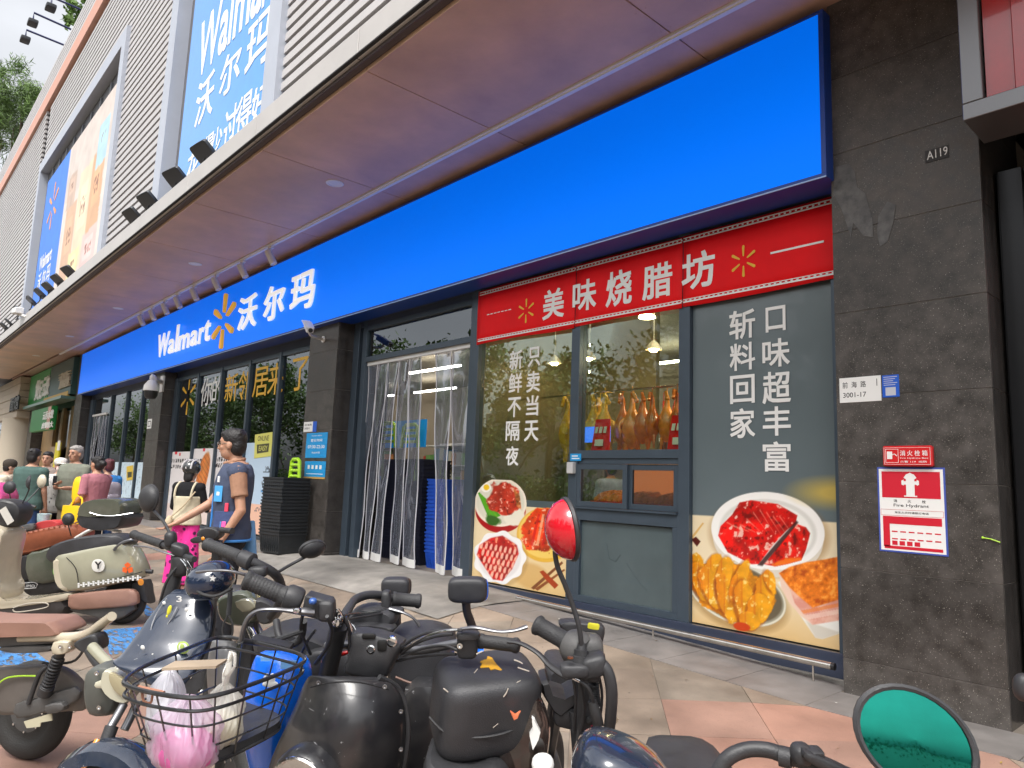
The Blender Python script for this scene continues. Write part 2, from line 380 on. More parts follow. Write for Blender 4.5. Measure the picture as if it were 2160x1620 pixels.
M_slab = [mat('slab_beige', rnd=.07, big=.28, c=(.25,.195,.15), rough=.75, var=.3, vs=2.2, bump=.5, bs=140, spots=[(38,.13,(.13,.11,.09)),(5,.05,(.08,.07,.06))]),
          mat('slab_grey', rnd=.07, big=.28, c=(.235,.195,.155), rough=.75, var=.3, vs=2.4, bump=.5, bs=140, spots=[(38,.12,(.12,.10,.085)),(4,.05,(.09,.08,.07))]),
          mat('slab_sand', rnd=.07, big=.28, c=(.265,.21,.16), rough=.75, var=.3, vs=2.0, bump=.5, bs=140, spots=[(38,.12,(.15,.12,.09)),(4,.045,(.09,.08,.07))]),
          mat('slab_pink', rnd=.07, big=.28, c=(.345,.19,.14), rough=.72, var=.2, vs=2.5, bump=.5, bs=140, spots=[(70,.14,(.20,.09,.07))]),
          mat('slab_rose', rnd=.07, big=.28, c=(.32,.19,.145), rough=.72, var=.2, vs=2.5, bump=.5, bs=140, spots=[(50,.14,(.18,.10,.08))])]
M_band = mat('slab_border_grey', (.20,.185,.175), .6, var=.25, vs=4, bump=.3, bs=120)
M_glass = glass_mat('window_glass', (.86,.90,.80), .15, fac=.015)
M_glassd = glass_mat('window_glass_dark', (.62,.70,.66), .55, fac=.08)
M_strip = hazy_mat('pvc_strip', (.58,.60,.70), .20, (.30,.32,.38), .16, .04, .015)
M_seam = mat('strip_seam', (.62,.62,.66), .4)
M_film = print_mat('printed_vinyl', .28, coat=.3)
M_filmm = print_mat('printed_vinyl_matt', .5)

# ============================================================ ground
gb = MB(); 
gx = [-2500,-600,-140,-90,-60,-45]+[x*.5 for x in range(-70, 13)]+[12, 25, 60, 120, 600, 2500]; gy = [-2500,-600,-120,-60,-30,-15,-10]+[-8+.35*i for i in range(25)]+[.47, 60, 600, 2500]
vs = [(x, y, ground(x, y)-.006) for y in gy for x in gx]; n = len(gx)
gb.add(vs, [(j*n+i, j*n+i+1, (j+1)*n+i+1, (j+1)*n+i) for j in range(len(gy)-1) for i in range(n-1)])
G = struct('ground', gb, mat('joint_dust', (.20,.17,.14), .9, var=.2, vs=8), smooth='all')
pav = thing('pavement', (-5, -2, 0), None, None, kind='structure')
def clipy(P, y):
    out = []
    for i in range(len(P)):
        a, b = P[i], P[(i+1) % len(P)]; ia, ib = a[1] <= y, b[1] <= y
        if ia: out.append(a)
        if ia != ib: t = (y-a[1])/(b[1]-a[1]); out.append((a[0]+t*(b[0]-a[0]), y))
    return out
S = .6; slabs = []
for i in range(-75, 60):
    for j in range(-75, 75):
        u0, v0 = i*S, j*S; c, s = math.cos(math.radians(42)), math.sin(math.radians(42))
        g = .0022; P = [(u0+g, v0+g), (u0+S-g, v0+g), (u0+S-g, v0+S-g), (u0+g, v0+S-g)]
        P = [(-3.1+a*c-b*s, -1.06+a*s+b*c) for a, b in P]; cx, cy = sum(p[0] for p in P)/4, sum(p[1] for p in P)/4
        if cy < -7 or cy > 0 or cx > 2.5 or cx < -32: continue
        P = clipy(P, -.42)
        if len(P) < 3: continue
        v = np.array([cx, cy, 0])-CAM; z = v@_f
        if z < .5: vis = False
        else:
            px, py = 1080+FPX*(v@_R)/z, 810-FPX*(v@_U)/z; vis = -150 < px < 2300 and py < 1750
        um, vm = i, j
        pink = (0 <= um <= 2 and -14 <= vm <= -1) or (um < -6 and (vm % 9) == 1 and cy > -2.0)
        rr = random.random()
        k = (3 if rr < .8 else 4) if pink else (0 if rr < .4 else 1 if rr < .75 else 2 if rr < .93 else 4)
        slabs.append((0 if vis else 1, z if vis else 99+abs(cx), P, k))
slabs.sort(key=lambda q: (q[0], q[1])); rest = [MB() for _ in M_slab]
for q, (nv, z, P, k) in enumerate(slabs):
    dz = random.uniform(-.001, .0012); top = [(x, y, ground(x, y)+dz) for x, y in P]; bot = [(x, y, z_-.02) for x, y, z_ in top]; n = len(P)
    b = MB() if (q < 300 and not nv) else rest[k]
    b.add(top+bot, [tuple(range(n))]+[(i+n, (i+1) % n+n, (i+1) % n, i) for i in range(n)])
    if q < 300 and not nv: mk('paving_slab', b, M_slab[k], pav)
allr = MB(); 
for k, b in enumerate(rest): allr.mi = k; allr.add(b.v, b.f)
setp(mk('paving_slabs', allr, M_slab, pav), kind='stuff')
# border of darker slabs along the wall and the concrete apron before the door
x = -30.0
while x < 1.6:
    w = .6; x1 = x+w-.006
    if not (-10.6 < x < -6.6):
        b = MB(); P = [(x, -.414), (x1, -.414), (x1, .118 if not(-6.9<x<-2.6) else .44), (x, .118 if not(-6.9<x<-2.6) else .44)]
        b.add([(a, c, ground(a, c)+.001) for a, c in P]+[(a, c, ground(a, c)-.03) for a, c in P], [(0,1,2,3),(4,5,1,0),(5,6,2,1),(6,7,3,2),(7,4,0,3)])
        mk('border_slab', b, M_band, pav)
    x += w
b = MB(); nx_ = 24; P = []
for j in range(9):
    for i in range(nx_+1):
        X = -11.1+i*(5.3/nx_); Y = -.95+j*1.4/8; e = max(0, min(1, (Y+.95)/.5)); P.append((X, Y, ground(X, Y)+.006+ (.02*math.sin(X*3)*0)))
b.add(P, [(j*(nx_+1)+i, j*(nx_+1)+i+1, (j+1)*(nx_+1)+i+1, (j+1)*(nx_+1)+i) for j in range(8) for i in range(nx_)])
struct('door_ramp', b, M_conc, smooth='all')
# worn blue paint on the paving
def worn_paint(name, P, label, dz=.006):
    m = MATS.get('worn_blue_paint')
    if not m:
        m = mat('worn_blue_paint', (.06,.22,.50), .6, var=.25, vs=6); nd, l = m.node_tree.nodes, m.node_tree.links
        t = nd.new('ShaderNodeTexCoord'); mp = nd.new('ShaderNodeMapping'); mp.inputs['Scale'].default_value = (2.2, 7, 1); mp.inputs['Rotation'].default_value = (0,0,.7)
        x = nd.new('ShaderNodeTexNoise'); x.inputs['Scale'].default_value = 3.2; x.inputs['Detail'].default_value = 8; x.inputs['Roughness'].default_value = .75
        r = nd.new('ShaderNodeMapRange'); r.inputs['From Min'].default_value = .45; r.inputs['From Max'].default_value = .50
        l.new(t.outputs['Object'], mp.inputs[0]); l.new(mp.outputs[0], x.inputs['Vector']); l.new(x.outputs['Fac'], r.inputs['Value']); l.new(r.outputs[0], nd['Principled BSDF'].inputs['Alpha'])
    b = MB(); b.add([(p[0], p[1], ground(p[0], p[1])+dz) for p in P], [tuple(range(len(P)))])
    return setp(mk(name, b, m), label, 'ground marking', 'worn blue parking markings')
for P, lb in (([(218,1330),(316,1322),(300,1368),(232,1384)], 'worn blue paint patch behind the navy fairing'), ([(-90,1362),(60,1366),(106,1400),(-60,1408)], 'worn blue paint patch beneath the brown bicycle seat'), ([(292,1280),(308,1276),(330,1294),(310,1302)], 'narrow worn blue strip behind the cream scooter')):
    worn_paint('painted_marking', [PZ(x, y, .03) for x, y in P], lb)

# ============================================================ main building shell
b = MB(); b.box((-46, -1.75, 5.56), (1.5, 12, 15.2)); b.box((-46, 8, 0), (1.5, 12, 5.5)); b.box((1.2, .2, 0), (1.5, 8, 5.5))
BLD = mk('building_body', b, mat('building_core', (.12,.12,.13), .7, var=.1, vs=1), loc=(-20, 3, 0)); BLD.name = 'shopping_building'
setp(BLD, 'long shopping centre building with pale louvred upper wall', 'building')
b = MB(); b.box((-46, -1.98, 13.5), (1.5, -1.7, 14.0)); mk('coral_trim', b, M_coral, BLD)
b = MB(); b.box((-46, -1.72, 5.56), (1.5, .0, 5.6)); 
# canopy : soffit panels, fascia
can = thing('canopy', (-8, -1, 5.5), 'brown panelled canopy ceiling with pale metal edge', 'canopy')
xs = [-5.93-2.45*k for k in range(-3, 15)]
for k in range(len(xs)-1):
    xa, xb = xs[k+1]+.006, xs[k]-.006
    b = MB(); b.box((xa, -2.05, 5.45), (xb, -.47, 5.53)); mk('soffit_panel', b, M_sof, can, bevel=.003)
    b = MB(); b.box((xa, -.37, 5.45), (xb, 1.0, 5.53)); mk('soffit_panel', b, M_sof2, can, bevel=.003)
    b = MB(); b.box((xa, -2.16, 5.53), (xb, -1.9, 5.86)); mk('fascia_panel', b, M_fas, can, bevel=.004)
b = MB(); b.box((-40, -2.13, 5.49), (1.4, -2.055, 5.529)); mk('edge_shade_strip', b, mat('painted_edge_shade', (.07,.05,.05), .6), can)  # solid dark strip; the shade of the edge gap is put into its colour
b = MB(); b.box((-40, -2.2, 5.535), (1.4, 1.1, 5.55)); mk('soffit_backing', b, M_dark, can)
b = MB(); b.box((-29.3, -.465, 5.43), (-1.9, -.375, 5.47)); b.box((-29.3, -.44, 5.415), (-1.9, -.40, 5.43)); mk('light_track', b, M_track, can)
# downlights
def downlight(x, y):
    t = thing('downlight', (x, y, 5.45), None, 'light', 'round downlights in the canopy ceiling')
    b = MB(); b.lathe((x, y, 5.45), (0,0,-1), [(.12,0),(.12,.006),(.095,.010),(.09,.004),(0.0,.004)], 28); mk('rim', b, M_track, t, smooth=True)
    return t
dl = [(-8.61,'largest round downlight above the blue sign'), (-14.06,'round downlight second along the canopy'), (-19.55,'round downlight third along the canopy'), (-25.02,'fourth small round downlight toward the far end'), (-30.55,'fifth tiny round downlight toward the far end')]
for x, lb in dl: downlight(x, -.94)['label'] = lb
# spot heads on the track
def spot_proto():
    t = thing('track_spotlight', (0,0,0), '', 'spotlight', 'white spotlights on the canopy track')
    b = MB(); b.box((-.05,-.02,-.03),(.05,.02,0)); b.tube([(0,0,-.02),(0,0,-.09)], .012, 8); mk('mount', b, M_track, t)
    b = MB(); a = np.array((.35,.35,-.9)); a /= np.linalg.norm(a); b.lathe((-.03,-.03,-.05), a, [(0,0),(.042,.004),(.045,.02),(.045,.2),(.040,.205),(.036,.19),(0,.185)], 20); mk('lamp_head', b, M_track, t, smooth=True)
    return t
sp = spot_proto(); sx = [(568,527),(512,558),(463,588),(410,610),(376,628),(345,641),(320,655),(297,667)]
names = ['nearest', 'second', 'third', 'fourth', 'fifth', 'sixth', 'seventh', 'farthest']
for k, (x, y) in enumerate(sx):
    p = PZ(x, y-6, 5.40); o = sp if k == 0 else copy_tree(sp); o.location = (float(p[0]), -.42, 5.415); o.scale = (1.35,1.35,1.35); o['label'] = f'{names[k]} white cylinder spotlight on the ceiling track'

# ============================================================ louvred upper wall
def louvre(x0, x1, z0, z1, lb, y=-1.9, pitch=.168, hgt=.105):
    t = thing('louvre_wall', ((x0+x1)/2, y, z0), lb, 'louvre')
    b = MB(); b.box((x0, y+.10, z0), (x1, y+.13, z1)); mk('backing', b, mat('louvre_back', (.05,.05,.06), .7), t)
    z = z0+.05; me = None
    while z+hgt < z1:
        if me is None:
            b = MB(); xc = (x0+x1)/2
            b.add([(x0,y,z),(x1,y,z),(x1,y-.0,z+hgt),(x0,y-.0,z+hgt),(x0,y+.07,z+.02),(x1,y+.07,z+.02),(x1,y+.07,z+hgt-.01),(x0,y+.07,z+hgt-.01)], [(0,1,2,3),(7,6,5,4),(4,5,1,0),(3,2,6,7),(0,3,7,4),(1,5,6,2)])
            s0 = mk('slat', b, M_slat, t); me = s0; zz = z
        else:
            c = s0.copy(); COL.objects.link(c); c.parent = t; c.location = (0, 0, z-zz)
        z += pitch
    return t
louvre(-8.35, 0.9, 5.9, 12.0, 'pale louvre wall of wide slats right of the large blue billboard')
louvre(-17.0, -13.5, 5.9, 13.45, 'pale louvre wall between the two billboards')
louvre(-27.2, -17.0, 11.3, 13.45, 'strip of louvre wall above the product billboard')
louvre(-45.5, -27.9, 5.9, 13.45, 'pale louvre wall at the far left end of the building')
louvre(-45.5, -8.35, 14.05, 15.35, 'narrow grey louvre parapet above the coral band', y=-1.86, pitch=.17, hgt=.13)
# niche frames and billboards
def frame(x0, x1, z0, z1, w, y0, y1, parent, m=M_slat, name='frame'):
    b = MB(); b.box((x0-w, y0, z0), (x0, y1, z1)); b.box((x1, y0, z0), (x1+w, y1, z1)); b.box((x0-w, y0, z1), (x1+w, y1, z1+w)); return mk(name, b, m, parent)
BB = thing('billboard', (-10.6, -1.8, 5.9), 'large blue billboard with white writing and part of a shop name above the canopy', 'billboard')
frame(-13.05, -8.75, 5.87, 11.3, .4, -1.98, -1.3, BB, mat('niche_frame', (.42,.45,.52), .4, var=.05, vs=2))
b = MB(); b.box((-13.05, -1.5, 5.87), (-8.75, -1.45, 11.3)); mk('back_panel', b, M_dark, BB)
b = MB(); b.box((-12.47, -1.87, 5.87), (-8.83, -1.80, 11.2)); mk('banner_sheet', b, mat('billboard_blue', (.05,.32,.86), .2, coat=.5, var=.05), BB)
b = MB()
for z in (6.2, 7.6, 9.0, 10.4): b.obox((-12.72, -1.72, z), (.24,0,0), (0,.02,0), (0,0,.02))
for z in (6.2, 7.6, 9.0): b.tube([(-12.95,-1.7,z),(-12.55,-1.75,z+.5)], .012, 6)
mk('bracket', b, M_blk, BB)
b = MB(); Yb = -1.872
o = PY(420, 165, Yb); o1 = PY(566, 0, Yb)
# slanted words: measured corner points on the sheet
def bglyph(s, x0, y0, x1, y1, off=.02): put_glyph(b, s, *fac_box(x0, y0, x1, y1, Yb), thick=.004, off=off)
bglyph('Walmart', 417, -2, 640, 62) if False else None
Zb = PY(425, 160, Yb)[2]; Xb = PY(419, 120, Yb)[0]
put_glyph(b, 'Walma', (Xb, Yb, Zb), (PY(549, 30, Yb)[0]-Xb, 0, 0), (0, 0, 1.05), .004, off=.025)
Xr = PY(553, 10, Yb)[0]; put_glyph(b, 'r', (Xr, Yb, Zb), (.22, 0, 0), (0, 0, .8), .004, off=.025)
for ch, x0, y0, x1, y1 in (('沃',415,165,450,252), ('尔',466,110,506,190), ('玛',522,35,572,140), ('花',396,320,420,380), ('得',430,285,450,330), ('少',448,270,468,322), (',',462,322,466,331), ('过',473,228,499,312), ('得',500,200,530,275), ('好',532,180,563,258)):
    bglyph(ch, x0, y0, x1, y1)
mk('lettering', b, M_white, BB)
B2 = thing('billboard', (-22, -1.8, 6), 'tall product billboard with snack pouches and a blue logo strip', 'billboard')
frame(-26.95, -17.3, 5.95, 10.95, .35, -1.98, -1.3, B2, MATS['niche_frame'])
b = MB(); b.box((-26.95, -1.5, 5.9), (-17.3, -1.45, 10.95)); mk('back_panel', b, M_dark, B2)
b = MB(); b.box((-26.1, -1.85, 5.95), (-17.35, -1.80, 10.4)); mk('board', b, M_dark, B2)
b = MB()
for k in range(9): b.obox((-25.9+k*1.0, -1.7, 10.62), (.04,0,0), (0,.1,0), (0,0,.18))
mk('bracket', b, mat('grey_bracket', (.12,.13,.15), .5), B2)
def paint_b2(p):
    X, Z = p.X, p.Z; n = fbm(X*10, Z*10, .35, 1); p.c[:] = (.86,.80,.76)
    p.put((X < -22.75)*1.0, (.10,.42,.90)); p.put(((Z > 8.7)&(X > -22.75))*.7, (.80,.74,.70))
    for (cx, cz, w, h, c) in ((-21.6,7.3,1.3,2.2,(.80,.62,.48)),(-20.2,7.7,1.4,2.7,(.88,.80,.66)),(-18.9,7.9,1.2,2.4,(.82,.60,.42)),(-18.7,9.2,1.0,1.1,(.62,.80,.88)),(-20.6,6.5,1.2,.9,(.90,.84,.60)),(-19.0,6.5,1.5,1.2,(.92,.72,.70)),(-21.9,8.9,1.0,1.0,(.74,.62,.54))):
        m = (abs(X-cx) < w/2+.05*(n-.5))&(abs(Z-cz) < h/2+.1*(n-.5)); p.put(m*.92, c)
        m2 = (abs(X-cx) < w*.28)&(abs(Z-cz-.12*h) < h*.22); p.put(m2*.8, tuple(min(1, v*1.12) for v in c))
        m3 = (abs(X-cx) < w*.2)&(abs(Z-cz-.12*h) < h*.10)&(fbm(X*10,Z*10,1.4,2) > .5); p.put(m3*.8, (.45,.25,.18))
    p.c *= (.92+.16*n)[:, None]; p.c = p.c*.84+.14
printed('printed_face', -26.08, -17.37, 5.96, 10.38, -1.853, 150, 90, paint_b2, M_filmm, B2)
b = MB(); spark(b, (-24.6, 9.2), 1.5, 1.5, -1.857, .004); mk('logo', b, mat('orange_print', (.85,.35,.08), .5), B2)
b = MB(); put_glyph(b, 'Walmart', (-25.6,-1.857,7.35), (1.9,0,0), (0,0,.45), .003, off=.03)
for k, ch in enumerate('沃尔玛'): put_glyph(b, ch, (-25.5+k*.68,-1.857,6.75), (.52,0,0), (0,0,.5), .003, off=.02)
mk('lettering', b, M_white, B2)

# floodlights standing on the ledge
def flood_proto():
    t = thing('floodlight', (0,0,0), '', 'floodlight', 'black floodlights on the canopy ledge')
    b = MB(); b.sup((0,0,.26), (.24,0,0), (0,.13,-.11), (0,.020,.024), .25, .25, 8, 16); mk('lamp_body', b, mat('flood_black', (.035,.037,.042), .45, metal=.3), t, smooth=True)
    b = MB(); b.tube([(-.06,0,0),(-.06,.03,.10),(-.05,.02,.24)], .012, 6); b.tube([(.06,0,0),(.06,.03,.10),(.05,.02,.24)], .012, 6); b.box((-.1,-.03,-.02),(.1,.03,.0)); mk('bracket', b, M_blk, t)
    return t
fp = flood_proto()
fl = [(432,322),(372,375),(314,424),(281,456),(146,573),(122,590),(102,606),(84,618),(66,634),(38,655),(20,680),(9,688)]
fn = ['largest black floodlight in front of the big blue billboard','black floodlight at the lower left corner of the blue billboard','black floodlight right one of the pair on the middle ledge','black floodlight left one of the pair on the middle ledge','first small floodlight under the product billboard','second small floodlight under the product billboard','third small floodlight under the product billboard','fourth small floodlight under the product billboard','fifth small floodlight under the product billboard','far floodlight beside the white camera on the ledge','next to last tiny floodlight at the far left','last tiny floodlight at the far left edge']
for k, (x, y) in enumerate(fl):
    p = PY(x, y, -2.08); o = fp if k == 0 else copy_tree(fp)
    o.location = (float(p[0]), -2.08, float(p[2])-.27); o['label'] = fn[k]; o.rotation_euler = (0, 0, random.uniform(-.25, .25))
b = MB(); b.tube([(p[0], -2.05, 5.9) for p in [PY(x, y, -2.08) for x, y in ((20,680),(60,640),(100,608),(146,573),(200,530),(281,470))]], .012, 6)
for k in range(30):
    x = -28+k*.5; b.tube([(x,-2.04,5.9),(x+.25,-2.04,5.96),(x+.5,-2.04,5.9)], .01, 5)
setp(mk('cable', b, M_blk, loc=(-20,-2,5.9)), 'black cable sagging between floodlights along the ledge', 'cable')
# roof lamps on arms
def arm_lamp(x0, y0, x1, y1, d, lb):
    t = thing('roof_lamp', PD(x1, y1, d), lb, 'lamp', 'long armed lamps on the roof edge'); A, B_ = PD(x1, y1, d+.6), PD(x0, y0, d)
    b = MB(); b.tube([A, B_, B_+np.array((0,0,-.35))], .04, 8); mk('arm', b, mat('lamp_arm_blue', (.02,.025,.10), .4), t, smooth=True)
    b = MB(); b.sup(B_+np.array((0,0,-.40)), (.24,0,0), (0,.16,0), (0,0,.07), .3, .3, 6, 12); mk('lamp_head', b, mat('flood_black', (.035,.037,.042), .45), t, smooth=True)
arm_lamp(72,27,150,62,26,'upper roof lamp on a long dark arm against the sky'); arm_lamp(56,63,135,95,27,'lower roof lamp on a long dark arm against the sky'); arm_lamp(110,-6,170,20,25,'roof lamp arm cut by the top of the photo')

# ============================================================ granite pillars
courses = [-.1,.36,.99,1.61,2.24,2.88,3.52,4.16,4.79,5.45]
def pillar(x0, x1, lb, slabs=True, y0=.12, y1=1.1):
    t = thing('granite_pillar', ((x0+x1)/2, .6, 0), lb, 'pillar')
    b = MB(); b.box((x0+.006, y0+.006, -.1), (x1-.006, y1, 5.45)); mk('core', b, M_joint, t)
    for k in range(len(courses)-1):
        z0, z1 = courses[k]+.002, courses[k+1]-.002; zj = random.uniform(-.0012, .0012)
        b = MB(); b.box((x0, y0+zj, z0), (x1, y0+.02, z1)); mk('granite_slab', b, M_gran, t, bevel=.0015)
        b = MB(); b.box((x1-.02, y0+.0215, z0), (x1+zj, y1, z1)); mk('granite_slab', b, M_gran_shade, t, bevel=.0015)
        if x1 < -20 or 1:
            b = MB(); b.box((x0-zj, y0+.0215, z0), (x0+.02, y1, z1)); mk('granite_slab', b, M_gran_shade, t)
    return t
P1 = pillar(-2.38, -1.37, 'speckled dark granite pillar at the right with fire hydrant notice')
P2 = pillar(-11.16, -10.2, 'dark granite pillar left of the curtained entrance')
P3 = pillar(-19.96, -18.96, 'dark granite pillar with the dome camera and white plate')
P4 = pillar(-28.8, -27.8, 'dark granite pillar between the green shop and the big blue sign')
P5 = pillar(-37.6, -36.6, 'far dark granite pillar beside the beige shop')
# pale plaster stain, stencil and notices on the right pillar
b = MB()
def pil_poly(P, y=.117): return [PY(a, c, y) for a, c in P]
for P in (((1762,352),(1790,345),(1803,362),(1808,395),(1825,408),(1840,460),(1842,500),(1822,498),(1800,470),(1795,500),(1775,440),(1758,410)), ((1853,455),(1872,425),(1890,432),(1884,470),(1872,510),(1856,520),(1850,490))):
    b.prism(pil_poly(P), (0,-.001,0))
for o_ in (mk('plaster_stain', b, mat('plaster_smear', (.105,.105,.105), .7, var=.6, vs=16), P1),): pass
b = MB(); b.obox(PY(1976,325,.116), (.075,0,0), (0,.0015,0), (0,0,.045)); mk('stencil_patch', b, mat('stencil_black', (.025,.022,.022), .6), P1)
b = MB(); fglyph(b, 'A119', 1955, 314, 1999, 332, .1125, .001, off=.0); mk('stencil_number', b, M_white, P1)
b = MB(); b.tube([PY(2072,1134,.11), PY(2090,1137,.11), PY(2110,1144,.11)], .004, 6); b.ell(PY(2073,1134,.11), (.008,.006,.008), 6)
setp(mk('cable_tie', b, mat('lime', (.45,.75,.05), .4), loc=PY(2090,1138,.11)), 'small lime green tie stuck on the right pillar edge', 'tie')

def notice(name, x0, y0, x1, y1, y, thick, m, lb, cat='sign', bev=.002):
    o, ux, uz = fac_box(x0, y0, x1, y1, y); t = thing(name, o, lb, cat)
    b = MB(); b.box((o[0], y-thick, o[2]), (o[0]+ux[0], y, o[2]+uz[2])); mk('plate', b, m, t, bevel=bev); return t, o, ux[0], uz[2]
t, o, w, h = notice('address_sign', 1771,795,1859,848,.119,.004,mat('white_plate',(.78,.78,.76),.4),'white house number plate 3001-17 on the right pillar')
b = MB(); yy = .1145
for k, ch in enumerate('前海路'): put_glyph(b, ch, (o[0]+w*(.08+k*.22), yy, o[2]+h*.58), (w*.13,0,0), (0,0,h*.25), 0)
put_glyph(b, '3001-17', (o[0]+w*.09, yy, o[2]+h*.2), (w*.56,0,0), (0,0,h*.2), 0); b.box((o[0]+w*.90,yy-.0005,o[2]+h*.6),(o[0]+w*.915,yy,o[2]+h*.88))
mk('lettering', b, M_blk, t)
t, o, w, h = notice('blue_notice', 1861,791,1897,838,.119,.004,mat('blue_plate',(.01,.10,.55),.4),'small blue notice right of the white number plate')
b = MB()
for k in range(5): b.box((o[0]+w*.1, .1143, o[2]+h*(.93-.09*k)-h*.03), (o[0]+w*(.9-.12*(k % 3)), .1148, o[2]+h*(.93-.09*k)))
b.box((o[0]+w*.2,.1143,o[2]+h*.08),(o[0]+w*.8,.1148,o[2]+h*.45)); mk('lettering', b, mat('pale_grey_print', (.5,.52,.58), .5), t)
t, o, w, h = notice('hydrant_box_sign', 1867,941,1971,984,.119,.045,mat('red_plate',(.62,.012,.015),.35),'raised red fire hydrant sign with hose symbol', bev=.008)
b = MB(); y_ = .0735
def rim(b, x0, z0, x1, z1, w_, y): b.box((x0,y,z0),(x1,y+.001,z0+w_)); b.box((x0,y,z1-w_),(x1,y+.001,z1)); b.box((x0,y,z0+w_),(x0+w_,y+.001,z1-w_)); b.box((x1-w_,y,z0+w_),(x1,y+.001,z1-w_))
rim(b, o[0]+.01, o[2]+.012, o[0]+w-.01, o[2]+h-.012, .002, y_-.0005); rim(b, o[0]+.02, o[2]+.024, o[0]+.105, o[2]+h-.022, .0025, y_-.0005)
b.box((o[0]+.03,y_-.0007,o[2]+h*.35),(o[0]+.065,y_,o[2]+h*.72)); b.tube([(o[0]+.065,y_,o[2]+h*.55),(o[0]+.08,y_,o[2]+h*.6),(o[0]+.095,y_,o[2]+h*.5)], .003, 6)
for k, ch in enumerate('消火栓箱'): put_glyph(b, ch, (o[0]+.115+k*.047, y_-.0003, o[2]+h*.5), (.035,0,0), (0,0,h*.27), 0)
put_glyph(b, 'Fire Hydrant Box', (o[0]+.115, y_-.0003, o[2]+h*.34), (.18,0,0), (0,0,h*.09), 0, off=.01); put_glyph(b, '火警 119  消防', (o[0]+.115, y_-.0003, o[2]+h*.17), (.17,0,0), (0,0,h*.1), 0)
mk('lettering', b, M_white, t)
t, o, w, h = notice('hydrant_notice', 1853,986,1997,1168,.119,.003,mat('blue_border',(.06,.10,.42),.4),'red and white Fire Hydrant notice with blue border on the pillar')
b = MB(); y_ = .1155; b.box((o[0]+.012,y_,o[2]+.012),(o[0]+w-.012,y_+.001,o[2]+h-.012)); mk('paper', b, M_white, t)
b = MB(); y_ = .1143; R_ = lambda a, c, d, e: b.box((o[0]+w*a,y_,o[2]+h*c),(o[0]+w*d,y_+.0007,o[2]+h*e))
R_(.07,.64,.93,.95); R_(.08,.04,.93,.075); R_(.08,.35,.93,.43) if 0 else None; R_(.07,.33,.93,.42); R_(.07,.06,.17,.33)
for r in range(2):
    for c in range(6): R_(.20+c*.125,.235-r*.085,.20+c*.125+.085,.25-r*.085)
for c in range(4): R_(.20+c*.11,.085,.20+c*.11+.08,.135)
rim(b, o[0]+.018, o[2]+h*.43, o[0]+w-.018, o[2]+h*.50, .0015, y_-.0002)
mk('red_print', b, mat('red_print', (.60,.01,.03), .45), t)
b = MB(); y_ = .1138; cx, zb = o[0]+w*.5, o[2]+h*.655
hy = [(-.2,0),(.2,0),(.2,.05),(.13,.05),(.13,.5),(.2,.5),(.2,.46),(.27,.5),(.27,.66),(.2,.70),(.2,.64),(.13,.64),(.13,.72),(.2,.78),(.12,.92),(.04,.96),(0,1),(-.04,.96),(-.12,.92),(-.2,.78),(-.13,.72),(-.13,.64),(-.2,.64),(-.2,.70),(-.27,.66),(-.27,.5),(-.2,.46),(-.2,.5),(-.13,.5),(-.13,.05),(-.2,.05)]
b.prism([(cx+a*w*.48, y_, zb+c*h*.285) for a, c in hy], (0,-.0004,0)); mk('hydrant_symbol', b, M_white, t)
b = MB(); y_ = .1143
for k, ch in enumerate('消火栓'): put_glyph(b, ch, (o[0]+w*(.24+k*.21), y_, o[2]+h*.585), (w*.055,0,0), (0,0,h*.035), 0)
put_glyph(b, 'Fire Hydrant', (o[0]+w*.24, y_, o[2]+h*.525), (w*.52,0,0), (0,0,h*.045), 0, off=.01); put_glyph(b, '发生火灾时请拨打电话', (o[0]+w*.25, y_, o[2]+h*.455), (w*.5,0,0), (0,0,h*.025), 0)
mk('lettering', b, M_blk, t)

# notices and cameras on the door pillar and the dome camera pillar
t, o, w, h = notice('address_sign', 641,890,660,911,.119,.004,MATS['white_plate'],'small white number plate above the blue opening hours sign')
b = MB(); put_glyph(b, '前海路', (o[0]+w*.1,.1145,o[2]+h*.6), (w*.8,0,0), (0,0,h*.2), 0); put_glyph(b, '3001', (o[0]+w*.1,.1145,o[2]+h*.25), (w*.55,0,0), (0,0,h*.2), 0); mk('lettering', b, M_blk, t)
t, o, w, h = notice('blue_notice', 660,889,668,911,.119,.004,MATS['blue_plate'],'narrow blue notice beside the small number plate')
cy_ = mat('cyan_plate', (.01,.30,.68), .4)
t, o, w, h = notice('opening_hours_sign', 646,913,690,966,.119,.006,cy_,'bright blue opening hours sign on the door pillar')
b = MB()
for s, z, hh, ww in (('Walmart 沃尔玛',.86,.05,.5),('营业时间',.64,.12,.55),('07:30-22:30',.38,.13,.8),('欢迎光临',.18,.07,.4)): put_glyph(b, s, (o[0]+w*(.5-ww/2),.1125,o[2]+h*z), (w*ww,0,0), (0,0,h*hh), 0)
mk('lettering', b, M_white, t)
t, o, w, h = notice('blue_icon_sign', 643,973,687,1006,.119,.006,cy_,'lower bright blue sign with four small icons')
b = MB()
for k in range(4): b.box((o[0]+w*(.15+k*.19),.112,o[2]+h*.5),(o[0]+w*(.25+k*.19),.1127,o[2]+h*.75))
b.box((o[0]+w*.1,.112,o[2]+h*.17),(o[0]+w*.9,.1127,o[2]+h*.21)); mk('icons', b, M_white, t)
b = MB(); b.box((o[0],.110,o[2]-.03),(o[0]+w,.118,o[2])); mk('gold_edge', b, mat('gold_edge', (.55,.33,.10), .4), t)
t, o, w, h = notice('white_plate_sign', 311,884,320,904,.119,.005,MATS['white_plate'],'small white plate low on the dome camera pillar')
b = MB(); rim(b, o[0]+w*.2, o[2]+h*.2, o[0]+w*.8, o[2]+h*.8, .02, .1125); mk('mark', b, M_blk, t)
